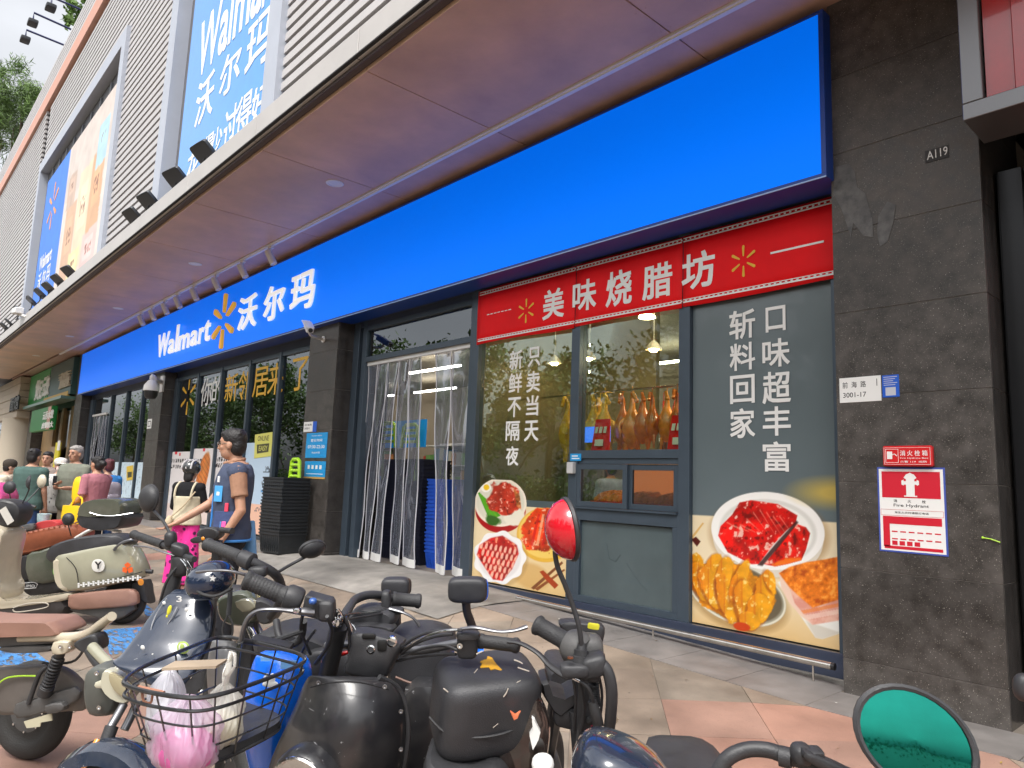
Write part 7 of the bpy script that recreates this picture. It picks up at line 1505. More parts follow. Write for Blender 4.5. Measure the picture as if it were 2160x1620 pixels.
sticker(WSn,357,1287,2.83,.008,.020,m_y,rot=-.3); sticker(WSn,352,1300,2.825,.004,.006,m_y); sticker(WSn,394,1286,2.835,.008,.008,M_white); sticker(WSn,346,1272,2.86,.007,.007,M_white); sticker(WSn,301,1366,2.755,.008,.009,M_white,rot=.4); sticker(WSn,322,1380,2.735,.003,.003,M_white)
sticker(WSn,386,1366,2.755,.024,.024,m_g); sticker(WSn,386,1366,2.75,.017,.017,M_white); sticker(WSn,384,1364,2.745,.008,.012,m_g)
b = MB(); put_glyph(b, '3', pt(372,1270,2.857), _R*.022, _U*.024, 0, off=.02); mk('number_sticker', b, M_white, WSn)
tubeo('fork_leg', T, [(262,1484,2.75),(246,1512,2.72),(232,1536,2.69)], .016, K_alu); tubeo('fork_leg', T, [(290,1480,2.82),(276,1512,2.79),(262,1540,2.76)], .016, K_alu); tubeo('fork_boot', T, [(236,1532,2.695),(226,1560,2.67)], .024, K_rub)
fwc = down(pt(236,1640,2.6)); wheel(T, fwc+Zv*.225, ax, .225, .085, .125, K_grey)
b = MB(); b.lathe(fwc+Zv*.235, ax, [(.20,-.075),(.245,-.065),(.265,-.03),(.27,0),(.265,.03),(.245,.065),(.20,.075),(.235,.03),(.24,0),(.235,-.03)], 44); o = mk('front_fender', b, K_navy, T, smooth=True); me = o.data; bm = bmesh.new(); bm.from_mesh(me); bmesh.ops.delete(bm, geom=[v for v in bm.verts if v.co.z+origin(T)[2] < .30], context='VERTS'); bm.to_mesh(me); bm.free()
tubeo('orange_reflector_strip', T, [(205,1560,2.62),(188,1592,2.58),(172,1630,2.55)], .010, K_amb, flat=.5)
# its handlebar
b = MB(); b.tube(pl([(330,1380,2.95),(352,1280,3.02),(374,1200,3.05),(376,1168,3.05)]), .028, 12); b.sup(pt(385,1190,3.03), _R*.04,_U*.05,_f*.04,.6,.6,8,12); mk('steering_column', b, K_mblk, T, smooth=True)
tubeo('handlebar', T, [(340,1147,3.15),(375,1165,3.05),(392,1175,3.0),(410,1180,2.95)], .013, K_mblk); grip(T, [(281,1127,3.3),(345,1149,3.14)], .018, ribs=6)
b = MB(); b.sup(pt(380,1160,3.02), _R*.032+_U*-.01,_U*.026,_f*.03,.5,.5,8,12); b.sup(pt(360,1138,3.08), _R*.024,_U*.036,_f*.026,.7,.7,8,12); mk('switch_housing', b, K_mblk, T, smooth=True)
tubeo('brake_lever', T, [(370,1172,3.0),(340,1163,3.02),(312,1154,3.06),(284,1152,3.12)], [.008,.007,.006,.007], K_alu, flat=.6)
mirror(T, pt(315,1051,3.25), HF*.35+HR_*.2-Zv*.0, .060,.060, None, stem=[pt(319,1073,3.25), pt(345,1100,3.15), pt(360,1130,3.08)], bulge=.035)
for k in range(5): tubeo('cable', T, [(382+k*3,1180,2.98),(395+k*4,1200+k*4,2.94),(390+k*3,1240,2.95),(380+k*3,1270,2.98)], .004, K_mblk if k % 2 else K_chr, n=6)
# hanging helmet
HM = thing('helmet', pt(444,1220,2.85), 'round navy blue open helmet with a white star hanging on the handlebar', 'helmet'); b = MB(); b.sup(pt(444,1224,2.85), _R*.092+_U*.01, _U*.074, _f*.095, .92,.92,16,28); mk('shell', b, paint_mat('helmet_navy', (.012,.02,.045), .12, .9), HM, smooth=True)
b = MB(); b.tube(pl([(402,1232,2.78),(425,1252,2.755),(455,1257,2.75),(486,1243,2.77)]), .006, 8, smooth=4); mk('edge_trim', b, K_rub, HM, smooth=True)
b = MB(); c = pt(449,1220,2.752); pts = []
for i in range(10): a = i*math.pi/5+.2; r = .013 if i % 2 == 0 else .006; pts.append(c+_R*r*math.cos(a)+_U*r*math.sin(a)-_f*.002)
b.prism(pts, _f*.004); mk('star_sticker', b, M_white, HM)
b = MB(); b.tube(pl([(486,1240,2.8),(484,1275,2.78),(482,1298,2.77)]), .010, 6, flat=.3); b.tube(pl([(480,1300,2.77),(471,1318,2.77),(470,1338,2.77),(479,1345,2.77),(490,1338,2.77),(490,1315,2.77),(482,1300,2.77)]), .004, 6, smooth=4); mk('chin_strap', b, K_rub, HM, smooth=True)
# ---- second row: scooter with thick black bar and round mirror
T = thing('scooter', gbase(560,1400,3.2), 'olive scooter behind the blue e-bike with thick black grip and oval mirror', 'scooter')
grip(T, [(436,1148,2.72),(510,1176,2.62)], .0225, ribs=10); b = MB(); b.lathe(pt(508,1176,2.62), pt(536,1188,2.6)-pt(508,1176,2.62), [(0,0),(.030,.004),(.032,.05),(.024,.056),(0,.056)], 18); b.sup(pt(545,1205,2.6), _R*.034,_U*.022,_f*.03,.6,.6,8,12); mk('switch_housing', b, K_mblk, T, smooth=True)
tubeo('handlebar', T, [(530,1184,2.6),(560,1198,2.62),(583,1214,2.66),(593,1238,2.72),(590,1270,2.78),(570,1300,2.84)], .017, K_mblk, n=14)
tubeo('brake_lever', T, [(538,1222,2.5),(515,1212,2.47),(480,1204,2.45),(445,1204,2.45),(416,1207,2.47)], [.009,.008,.0065,.006,.0085], K_alu, flat=.7)
mirror(T, pt(659,1158,2.75), HF*.5-HR_*.5+Zv*.5, .052,.040, None, stem=[pt(646,1174,2.75), pt(615,1190,2.72), pt(588,1206,2.66)], bulge=.028)
b = MB(); puff(b, [(470,1262),(490,1248),(530,1240),(556,1262),(560,1296),(540,1312),(505,1314),(478,1300)], 3.1, .18); mk('front_cowl', b, K_olive, T, smooth=True); b = MB(); puff(b, [(498,1268),(530,1262),(545,1280),(515,1290)], 2.97, .05, k=2); mk('cowl_insert', b, K_pale, T, smooth=True)
b = MB(); shell(b, [(448,1350,500,1352,3.05,.02),(440,1380,504,1380,3.0,.05),(436,1420,506,1420,2.97,.06),(440,1470,500,1470,2.98,.05)], 10); mk('leg_shield', b, mat('shield_pale_grey', (.42,.42,.43), .35, coat=.3, var=.08), T, smooth='all')
b = MB(); puff(b, [(500,1362),(548,1350),(556,1400),(545,1460),(505,1470)], 3.1, .12); mk('side_panel', b, K_olive, T, smooth=True)
tubeo('fork_leg', T, [(520,1310,3.05),(536,1345,3.0),(552,1385,2.95)], .017, K_chr); tubeo('fork_leg', T, [(535,1310,3.1),(552,1345,3.05),(568,1385,3.0)], .017, K_alu)
b = MB(); puff(b, [(548,1260),(580,1268),(592,1290),(575,1312),(552,1306)], 2.95, .12); mk('horn_cover', b, K_mblk, T, smooth=True)
w1, w2 = down(pt(520,1420,3.0)), down(pt(470,1380,4.1)); wheel(T, w1+Zv*.215, HR_*.8+HF*.6, .215); wheel(T, w2+Zv*.215, HR_*.8+HF*.6, .215); b = MB(); b.tube([w1+Zv*.22, pt(530,1300,3.05)], .03, 8); b.tube([w1+Zv*.35+HF*.15, w2+Zv*.3], .06, 8); mk('frame', b, K_mblk, T, smooth=True)
# small dark handlebar head near the man
T = thing('scooter', gbase(440,1230,4.3), 'mostly hidden black scooter whose headset stands before the man in the vest', 'scooter'); b = MB(); puff(b, [(420,1124),(436,1112),(462,1114),(470,1128),(455,1140),(428,1144)], 4.2, .10); mk('handlebar_head', b, K_mblk, T, smooth=True); b = MB(); puff(b, [(404,1137),(424,1130),(430,1142),(410,1146)], 4.15, .05, k=2); mk('lens_cover', b, K_mblk, T, smooth=True)
sticker(T,428,1136,4.1,.010,.010,K_amb); tubeo('handlebar', T, [(452,1136,4.2),(470,1160,4.2),(475,1185,4.2)], .016, K_mblk); grip(T, [(466,1118,4.1),(490,1120,4.05)], .016)
w1, w2 = down(pt(450,1250,4.3)), down(pt(560,1250,4.9)); wheel(T, w1+Zv*.215, HF, .215); wheel(T, w2+Zv*.215, HF, .215); b = MB(); b.tube([w1+Zv*.22, pt(460,1140,4.25)], .03, 8); b.tube([w1+Zv*.3, w2+Zv*.3], .06, 8); b.sup(w2+Zv*.66-HR_*.1, HR_*.3, HF*.12, Zv*.06, .5,.5,8,14); mk('frame', b, K_mblk, T, smooth=True)
# two padded backrests rising behind
for (x0, y0, x1, y1, d, edge, lb) in ((805,1218,865,1256,3.0,0,'left small black padded backrest behind the handlebars'), (945,1217,1028,1270,2.9,1,'black padded backrest with blue edge on a curved black post')):
    T = thing('padded_backrest', gbase((x0+x1)/2, 1500, d+.1), lb, 'backrest'); cx, cy = (x0+x1)/2, (y0+y1)/2; w, h = (x1-x0)/2/FPX*d, (y1-y0)/2/FPX*d
    b = MB(); b.sup(pt(cx, cy, d), _R*w, _U*h, _f*.035, .45,.5,12,28); mk('cushion', b, K_seat, T, smooth=True)
    b = MB(); b.sup(pt(cx+3, cy, d+.03), _R*w*1.01, _U*h*.98, _f*.022, .4,.5,10,26); mk('back_shell', b, K_blue if edge else K_mblk, T, smooth=True)
    if edge: b = MB(); b.tube(pl([(983,1268,d+.02),(985,1290,d+.03),(992,1310,d+.05),(1000,1335,d+.08)]), [.022,.020,.020,.022], 12, smooth=3, flat=.5); b.tube([pt(1000,1335,d+.08), down(pt(1000,1335,d+.3))+Zv*.2], .02, 8); mk('post', b, K_mblk, T, smooth=True)
    else: b = MB(); b.tube(pl([(725,1296,2.75),(745,1270,2.8),(780,1256,2.85),(815,1262,2.95)]), .014, 10, smooth=4); b.tube([pt(835,1250,d+.03), down(pt(860,1300,d+.3))+Zv*.2], .02, 8); mk('post', b, K_mblk, T, smooth=True)
# ---- black scooter seen from behind: cushion box with torn yellow sticker
T = thing('scooter', gbase(1020,1560,2.0), 'black scooter with a bulky rounded seat box bearing a torn yellow sticker', 'scooter')
b = MB(); c_ = pt(1021,1482,2.05); X_ = HR_*.97+HF*.24; Y_ = HF*.97-HR_*.24; b.sup(c_, X_*.143+Zv*.012, Y_*.135+Zv*.02, Zv*.112-Y_*.03, .36, .42, 20, 44); mk('seat_box', b, K_seat, T, smooth='all')
st = []
for i in range(18): a = i*.349; r = 1+.22*math.sin(i*2.7)+.12*math.sin(i*5.1); st.append(c_+X_*(.018+.036*r*math.cos(a))+Y_*(-.03+.045*r*math.sin(a))+Zv*(.112+.001+.005+.14*(-.03+.045*r*math.sin(a))))
b = MB(); b.prism(st, -Zv*.012); mk('torn_sticker', b, mat('torn_yellow', (.78,.38,.02), .5, var=.4, vs=30), T)
for L in ([(935,1452),(945,1460),(952,1470)], [(1062,1470),(1068,1462),(1072,1452)], [(1005,1380),(1012,1376),(1018,1374)], [(1092,1408),(1104,1412),(1116,1416)], [(1084,1392),(1096,1396),(1102,1400)]): tubeo('scratch', T, [(x, y, 1.915) for x, y in L], .0018, mat('scratch_pale', (.45,.40,.34), .6), k=2, n=5)
b = MB(); puff(b, [(1076,1500),(1086,1508),(1098,1500),(1092,1514),(1084,1518)], 1.90, .02, k=1); mk('orange_flake', b, mat('sticker_orange', (.75,.20,.09), .5), T)
b = MB(); puff(b, [(905,1576),(940,1580),(1000,1590),(1050,1580),(1080,1620),(1085,1700),(900,1720),(896,1640)], 2.0, .26); mk('tail_body', b, K_mblk, T, smooth=True)
b = MB(); puff(b, [(1048,1576),(1080,1530),(1112,1490),(1132,1464),(1150,1490),(1160,1530),(1154,1590),(1140,1640),(1090,1680),(1060,1640)], 1.98, .07); mk('side_panel', b, paint_mat('paint_gloss_brown_black', (.022,.014,.012), .12, 1, scr=.4), T, smooth=True)
wp = [(1122,1516),(1128,1520),(1133,1532),(1140,1545),(1136,1560),(1130,1572),(1124,1582),(1120,1566),(1117,1552),(1124,1540)]
b = MB(); b.prism(pl(wp, 1.925), _f*.02); mk('white_decal', b, M_white, T)
b = MB(); b.sup(pt(1145,1612,1.9), _R*.030,_U*.026,_f*.03,.9,.9,10,16); mk('white_knob', b, M_white, T, smooth=True)
w1, w2 = down(pt(985,1700,1.95)), down(pt(1000,1600,3.2)); wheel(T, w1+Zv*.215, HR_, .215); wheel(T, w2+Zv*.215, HR_, .215); b = MB(); b.tube([w1+Zv*.22, pt(1000,1620,2.05)], .04, 8); b.tube([w1+Zv*.35+HF*.15, w2+Zv*.3], .07, 8); b.tube([w2+Zv*.2, pt(1010,1470,3.0)], .03, 8); mk('frame', b, K_mblk, T, smooth=True)
# ---- scooter with red backed mirror
T = thing('scooter', gbase(1240,1480,2.0), 'black scooter with a red backed mirror on a tall stem right of centre', 'scooter')
grip(T, [(1130,1316,2.02),(1196,1354,1.98)], .0245); b = MB(); b.lathe(pt(1192,1352,1.98), pt(1230,1374,1.95)-pt(1192,1352,1.98), [(0,0),(.035,.004),(.046,.02),(.048,.05),(.040,.066),(0,.07)], 22); b.sup(pt(1242,1372,1.97), _R*.040,_U*.046,_f*.04,.7,.7,10,16); mk('switch_housing', b, K_grey, T, smooth=True)
b = MB(); puff(b, [(1178,1312),(1210,1306),(1258,1312),(1274,1322),(1270,1350),(1262,1372),(1235,1372),(1200,1348)], 2.12, .08); mk('instrument_cover', b, K_mblk, T, smooth=True); sticker(T,1252,1321,2.055,.017,.009,mat('sticker_yellow', (.75,.70,.05), .4),e=.4,rot=-.15)
b = MB(); s0 = pt(1224,1400,1.90); b.lathe(s0, pt(1227,1362,1.91)-s0, [(0,-.01),(.024,-.008),(.024,.018),(.019,.020),(.019,.034),(.014,.036),(.011,.052),(0,.052)], 20); mk('mirror_mount', b, K_mblk, T, smooth=True)
b = MB(); b.tube(pl([(1227,1368,1.905),(1222,1325,1.905),(1209,1280,1.91),(1191,1232,1.91),(1176,1195,1.91),(1171,1160,1.91),(1180,1130,1.91)]), .0068, 10, smooth=5); mk('mirror_stem', b, K_mblk, T, smooth=True)
mirror(T, pt(1199,1116,1.90), _R*.93+_f*.20+_U*.10, .080,.080, None, m=K_red, bulge=.062, rim=K_mblk)
tubeo('brake_lever', T, [(1073,1353,1.95),(1100,1358,1.93),(1135,1378,1.90),(1162,1406,1.88),(1195,1424,1.88),(1214,1418,1.88)], [.010,.009,.009,.011,.016,.014], K_mblk, flat=.6, n=12)
b = MB(); b.sup(pt(1212,1412,1.885), _R*.040,_U*.018,_f*.025,.5,.5,8,14); b.sup(pt(1250,1402,1.90), _R*.034+_U*.008,_U*.030,_f*.034,.5,.5,8,14); b.sup(pt(1252,1418,1.90), _R*.02,_U*.024,_f*.022,.6,.6,6,12); mk('lever_clamp', b, K_mblk, T, smooth=True); b = MB(); b.lathe(pt(1203,1389,1.865), Zv, [(0,0),(.008,0),(.008,.004),(0,.005)], 10); mk('copper_screw', b, mat('copper', (.35,.13,.06), .3, metal=.8), T)
tubeo('handlebar', T, [(1240,1392,1.90),(1265,1398,1.89),(1282,1418,1.88),(1290,1455,1.88),(1289,1500,1.89),(1282,1550,1.92),(1262,1600,1.98)], .0155, K_mblk, n=14)
tubeo('chrome_ferrule', T, [(1200,1424,1.88),(1222,1436,1.88)], .006, K_chr); tubeo('cable', T, [(1222,1436,1.88),(1240,1450,1.88),(1250,1475,1.89),(1256,1500,1.90)], .005, K_mblk)
b = MB(); hel = []; 
for i in range(140): f_ = i/140; c = pt(1252+4*f_, 1442+45*f_, 1.93+.01*f_); a = i*.55; hel.append(c+(_R*math.cos(a)+_f*math.sin(a))*.012)
b.tube(hel, .0035, 5); mk('coiled_cable', b, K_mblk, T, smooth=True); tubeo('wrapped_hose', T, [(1248,1478,1.90),(1258,1510,1.90),(1266,1550,1.92)], [.012,.015,.014], K_rub)
b = MB(); puff(b, [(1136,1424),(1150,1420),(1160,1450),(1190,1460),(1226,1440),(1230,1460),(1180,1500),(1165,1490),(1140,1450)], 2.1, .16, k=1); mk('tank_cover', b, K_mblk, T, smooth=True)
b = MB(); puff(b, [(1150,1395),(1180,1386),(1215,1400),(1226,1440),(1190,1460),(1160,1448)], 2.4, .3); mk('seat', b, K_seat, T, smooth=True)
b = MB(); puff(b, [(1166,1500),(1175,1488),(1222,1492),(1228,1535),(1180,1530),(1168,1520)], 2.05, .05, k=2); mk('mudguard', b, K_mblk, T, smooth=True); b = MB(); puff(b, [(1229,1500),(1262,1496),(1264,1550),(1232,1562)], 2.0, .06, k=2); mk('magenta_cover', b, mat('magenta_plastic', (.42,.03,.09), .4), T, smooth=True)
b = MB(); b.sup(pt(1245,1520,1.96), _R*.012,_U*.012,_f*.01,.9,.9,6,12); mk('key_lock', b, K_rub, T, smooth=True); b = MB(); puff(b, [(1228,1482),(1266,1480),(1268,1492),(1230,1496)], 2.05, .03, k=1); mk('white_trim', b, M_white, T); b = MB(); b.prism(pl([(1288,1505),(1306,1518),(1290,1542)], 1.98), _f*.01); mk('cardboard_tag', b, mat('cardboard', (.36,.28,.20), .8), T)
w1, w2 = down(pt(1220,1650,2.0)), down(pt(1150,1600,3.15)); wheel(T, w1+Zv*.215, HR_*.9-HF*.3, .215); wheel(T, w2+Zv*.215, HR_*.9-HF*.3, .215); b = MB(); b.tube([w1+Zv*.22, pt(1235,1400,2.0)], .026, 8); b.tube([w1+Zv*.22+HR_*.06, pt(1215,1500,2.02)], .02, 8); b.tube([w1+Zv*.35+HF*.15, w2+Zv*.3], .06, 8); b.tube([w2+Zv*.22, pt(1180,1440,2.6)], .03, 8); mk('frame', b, K_mblk, T, smooth=True)
# ---- nearest dark shell and the green mirror at the bottom right
T = thing('scooter', gbase(1330,1700,1.5), 'smooth dark navy scooter cowl just entering the bottom edge', 'scooter'); b = MB(); puff(b, [(1206,1640),(1214,1592),(1236,1558),(1270,1549),(1320,1560),(1370,1585),(1408,1622),(1430,1680),(1400,1790),(1230,1790)], 1.5, .22, prof=((-1,.55),(-.9,.75),(-.7,.88),(-.35,.97),(0,1),(.5,.97),(.85,.85),(1,.6))); mk('cowl', b, K_navy, T, smooth='all')
w1, w2 = down(pt(1300,2000,1.5)), down(pt(1420,1750,2.4)); wheel(T, w1+Zv*.215, HR_, .215); wheel(T, w2+Zv*.215, HR_, .215); b = MB(); b.tube([w1+Zv*.22, pt(1320,1680,1.52)], .035, 8); b.tube([w1+Zv*.35, w2+Zv*.3], .06, 8); b.sup(w2+Zv*.62-HF*.25, HR_*.12, HF*.26, Zv*.05, .5,.5,8,14); mk('frame', b, K_mblk, T, smooth=True)
T = thing('scooter', gbase(1700,1900,1.25), 'black scooter with green tinted round mirror at the lower right corner', 'scooter')
tubeo('handlebar', T, [(1500,1660,1.30),(1530,1604,1.30),(1572,1582,1.30),(1620,1582,1.29),(1660,1596,1.28),(1720,1612,1.26),(1800,1640,1.22)], .0135, K_mblk, n=14)
b = MB(); b.tube(pl([(1645,1594,1.28),(1670,1600,1.27)]), .0175, 16); b.sup(pt(1690,1590,1.25), _R*.017,_U*.018,_f*.02,.7,.7,8,14); b.sup(pt(1715,1588,1.24), _R*.016,_U*.008,_f*.016,.4,.4,6,12); b.sup(pt(1745,1612,1.23), _R*.045+_U*-.02,_U*.010,_f*.014,.5,.5,8,14); mk('lever_clamp', b, K_mblk, T, smooth=True)
mirror(T, pt(1929,1560,1.12), -_f*.93-_R*.20+_U*.30, .088,.070, None, m=K_mblk, face=mat('green_mirror', (.003,.19,.145), .03, metal=.95, var=.25, vs=5, coat=.25), bulge=.045, rot=-.55, stem=[pt(1850,1640,1.16), pt(1900,1640,1.15), pt(1925,1600,1.15)])
w1, w2 = down(pt(1700,2100,1.3)), down(pt(2000,1800,2.0)); wheel(T, w1+Zv*.215, HR_, .215); wheel(T, w2+Zv*.215, HR_, .215); b = MB(); b.tube([w1+Zv*.22, pt(1700,1640,1.3)], .03, 8); b.tube([w1+Zv*.35, w2+Zv*.3], .06, 8); mk('frame', b, K_mblk, T, smooth=True)
def body_between(T, w1, w2, m, smt=None):
    w1, w2 = np.array(w1, float), np.array(w2, float); a = w2-w1; a[2] = 0; a /= np.linalg.norm(a); s = np.array((-a[1], a[0], 0))
    b = MB(); b.sup(w1+a*.20+Zv*.48, s*.16, a*.05+Zv*.02, Zv*.22, .5,.6,10,20); mk('leg_shield', b, m, T, smooth=True)
    b = MB(); b.sup(w1+a*.45+Zv*.27, s*.15, a*.26, Zv*.035, .4,.4,8,16); mk('footboard', b, K_mblk, T, smooth=True)
    b = MB(); b.sup(w2-a*.10+Zv*.45, s*.13, a*.30, Zv*.14, .6,.6,10,20); mk('rear_body', b, m, T, smooth=True)
    b = MB(); b.sup(w2-a*.12+Zv*.61, s*.13, a*.28, Zv*.045, .6,.6,10,20); mk('seat', b, smt or K_seat, T, smooth=True)
body_between(T, w1, w2, K_navy)
mk_ = thing('scooter', pt(2155,1450,2.6), 'black scooter of which only a mirror shows at the right edge', 'scooter'); b = MB(); b.sup(pt(2160,1450,2.6), _R*.035,_U*.05,_f*.03,.8,.8,10,16); mk('mirror', b, K_mblk, mk_, smooth=True); b = MB(); b.tube([pt(2162,1462,2.6), pt(2190,1540,2.62), pt(2230,1580,2.62)], .007, 8); mk('mirror_stem', b, K_mblk, mk_, smooth=True); b = MB(); hb = pt(2290,1585,2.62); b.tube([hb-HR_*.2, hb+HR_*.35], .014, 8); w1 = down(hb)-HF*.1+HR_*.08; b.tube([hb+HR_*.08, w1+Zv*.25], .03, 8); mk('handlebar', b, K_mblk, mk_, smooth=True); w2 = w1+HR_*.75+HF*.9; wheel(mk_, w1+Zv*.215, HR_*.8-HF*.6, .215); wheel(mk_, w2+Zv*.215, HR_*.8-HF*.6, .215); body_between(mk_, w1, w2, K_blk)

# ---- middle distance scooters
def simple_under(T, x1, x2, d, r=.215, ax=None):
    ax = HF if ax is None else ax
    for x in (x1, x2): c = down(PD(x, 1250, d)); wheel(T, c+Zv*r, ax, r, .09, .12)
T = thing('scooter', gbase(170,1300,7.0), 'cream scooter with black seat and round white badge facing left', 'scooter'); d = 7.0; simple_under(T, 264, -70, d)
b = MB(); puff(b, [(131,1172),(165,1160),(262,1142),(282,1150),(300,1180),(309,1212),(290,1222),(240,1234),(196,1243),(165,1244),(142,1238),(134,1215)], d, .34); mk('rear_body', b, K_pale, T, smooth=True)
b = MB(); puff(b, [(110,1174),(117,1154),(138,1142),(181,1131),(235,1125),(270,1127),(284,1138),(276,1148),(230,1152),(181,1162),(150,1176),(126,1187)], d, .30); mk('seat', b, K_seat, T, smooth=True)
b = MB(); puff(b, [(131,1178),(150,1172),(166,1190),(168,1240),(150,1242),(136,1225)], d, .335, k=2); mk('cream_front_of_body', b, K_cream, T, smooth=True)
b = MB(); puff(b, [(-10,1275),(-4,1240),(14,1250),(30,1262),(60,1260),(110,1256),(165,1246),(168,1256),(150,1264),(80,1274),(20,1282)], d-.02, .34, k=2); mk('floor', b, K_cream, T, smooth=True)
b = MB(); puff(b, [(-12,1118),(2,1100),(22,1106),(34,1118),(27,1150),(20,1190),(20,1225),(30,1250),(20,1275),(-6,1270),(-14,1200)], d, .36); mk('leg_shield', b, K_cream, T, smooth=True)
b = MB(); puff(b, [(-20,1276),(60,1270),(150,1260),(152,1292),(100,1300),(-20,1304)], d-.03, .30, k=2); mk('lower_skirt', b, mat('skirt_dark', (.045,.04,.04), .4), T, smooth=True); tubeo('skirt_outline', T, [(28,1282,d-.2),(60,1273,d-.2),(96,1272,d-.2),(100,1280,d-.2),(70,1287,d-.2),(34,1291,d-.2),(27,1285,d-.2)], .006, mat('beige_line', (.4,.36,.3), .5), n=6)
b = MB(); puff(b, [(148,1262),(160,1252),(260,1242),(286,1246),(292,1262),(285,1276),(220,1282),(155,1284)], d-.14, .10); mk('brown_side_pad', b, K_pad, T, smooth=True); b = MB(); puff(b, [(150,1284),(285,1274),(270,1298),(240,1308),(190,1296)], d-.1, .1, k=2); mk('lower_guard', b, K_grey, T, smooth=True)
b = MB(); y0 = lambda x: 1232-(x-168)*.105
for r in range(3):
    for c in range(26):
        if (r+c) % 2 == 0 or r == 1: x = 166+c*5.2; y = 1236-(x-168)*.13+r*3.4-5; b.obox(pt(x, y, d-.19), _R*.009, _f*.002, _U*.006)
mk('checker_strip', b, M_white, T)
sticker(T,207,1193,d-.185,.062,.062,mat('badge_white',(.75,.73,.68),.4)); b = MB(); put_glyph(b, 'Y', pt(199,1200,d-.20), _R*.07, _U*.07, 0, off=.03); mk('badge_letter', b, M_blk, T)
b = MB(); 
for k in range(3):
    a = math.pi/2+k*2.094; c = pt(269,1199,d-.19)+(_R*math.cos(a)+_U*math.sin(a))*.024; q = [c+(_R*math.cos(a+s)+_U*math.sin(a+s))*r for s, r in ((0,.034),(1.3,.034),(2.6,.02),(-2.6,.02),(-1.3,.034))]; b.prism(q, _f*.004)
mk('orange_logo', b, mat('logo_orange', (.80,.12,.02), .4), T); sticker(T,297,1228,d-.15,.028,.032,K_amb); tubeo('tail_stub', T, [(305,1205,d),(322,1206,d)], .02, K_mblk)
b = MB(); puff(b, [(285,1230),(312,1222),(318,1250),(322,1272),(305,1262),(290,1250)], d, .16, k=2); mk('rear_mudguard', b, K_mblk, T, smooth=True)
tubeo('grab_rail', T, [(240,1160,d-.18),(255,1146,d-.2),(278,1138,d-.2),(290,1140,d-.15)], .012, K_alu)
b = MB(); puff(b, [(-20,1070),(10,1052),(45,1058),(58,1075),(50,1100),(25,1112),(-15,1105)], d, .24); mk('headset', b, K_mblk, T, smooth=True); b = MB(); b.obox(pt(14,1088,d-.16), _R*.03+_U*.02, _f*.003, _U*.07-_R*.04); mk('white_tag', b, mat('tag_white', (.62,.6,.55), .5), T)
mirror(T, pt(62,1017,d-.1), HR_*.8+HF*.5, .055,.062, None, face=mat('mirror_grey',(.25,.28,.26),.2,metal=.5), stem=[pt(62,1030,d-.1), pt(56,1045,d-.05), pt(45,1066,d)], bulge=.03)
mirror(T, pt(88,1015,d+.3), HF*.9+HR_*.3, .055,.064, None, m=K_cream, rim=K_cream, stem=[pt(84,1028,d+.3), pt(66,1048,d+.2), pt(48,1066,d+.1)], bulge=.03)
T = thing('scooter', gbase(120,1280,8.0), 'scooter with ribbed reddish brown seat and dark olive side', 'scooter'); d = 8.0; simple_under(T, 215, -30, d)
b = MB(); puff(b, [(26,1148),(30,1132),(60,1124),(110,1112),(155,1106),(180,1110),(192,1122),(180,1138),(130,1152),(80,1166),(45,1170),(30,1166)], d, .32); mk('seat', b, K_brown, T, smooth=True)
b = MB(); 
for k in range(11): b.tube([pt(48+k*11,1126-k*2.2,d-.16), pt(52+k*11,1124-k*2.2,d-.02), pt(56+k*11,1123-k*2.2,d+.12)], .009, 6)
mk('seat_rib', b, K_brown, T, smooth=True)
b = MB(); puff(b, [(26,1172),(60,1170),(84,1166),(84,1220),(50,1224),(28,1214)], d, .30, k=2); mk('front_battery_cover', b, K_mblk, T, smooth=True); b = MB(); puff(b, [(72,1168),(100,1158),(140,1150),(145,1190),(138,1224),(76,1226)], d-.02, .32, k=2); mk('side_panel', b, K_olive, T, smooth=True)
b = MB(); puff(b, [(10,1226),(140,1222),(140,1248),(30,1254)], d, .28, k=2); mk('lower_frame', b, K_mblk, T, smooth=True); b = MB(); b.tube(pl([(46,1238),(50,1230),(72,1228),(79,1232),(76,1240),(52,1242),(46,1238)], d-.16), .004, 5); put_glyph(b, 'LIMO', pt(51,1239,d-.165), _R*.115, _U*.03, 0, off=.02); mk('oval_badge', b, mat('badge_silver',(.5,.5,.5),.3), T)
sticker(T,122,1205,d-.18,.055,.05,mat('clover_green', (.15,.55,.04), .5),e=.7); sticker(T,33,1190,d-.17,.012,.05,mat('sticker_yellow', (.75,.70,.05), .4))
b = MB(); puff(b, [(188,1078),(192,1066),(205,1056),(235,1051),(266,1051),(280,1060),(282,1078),(275,1086),(230,1090),(190,1088)], d-.5, .46, k=2, prof=((-1,.90),(-.9,.97),(-.5,1.0),(.5,1.0),(.9,.97),(1,.9))); TB = mk('top_box_lid', b, K_olive, T, smooth=True); b = MB(); puff(b, [(188,1084),(235,1090),(281,1084),(279,1100),(270,1111),(235,1117),(205,1113),(190,1104)], d-.5, .45, k=2, prof=((-1,.92),(-.9,.98),(-.5,1.0),(.5,1.0),(.9,.98),(1,.92))); mk('top_box', b, K_mblk, T, smooth=True)
tubeo('silver_seam', T, [(189,1081,d-.74),(210,1087,d-.74),(240,1088,d-.74),(281,1082,d-.70)], .005, K_chr, n=6)
tubeo('rear_carrier', T, [(160,1135,d-.15),(190,1118,d-.2),(210,1112,d-.2),(255,1122,d-.3)], .018, M_track); mirror(T, pt(144,1095,7.6), HF, .062,.062, None, stem=[pt(144,1108,7.6), pt(150,1130,7.7)], bulge=.04)
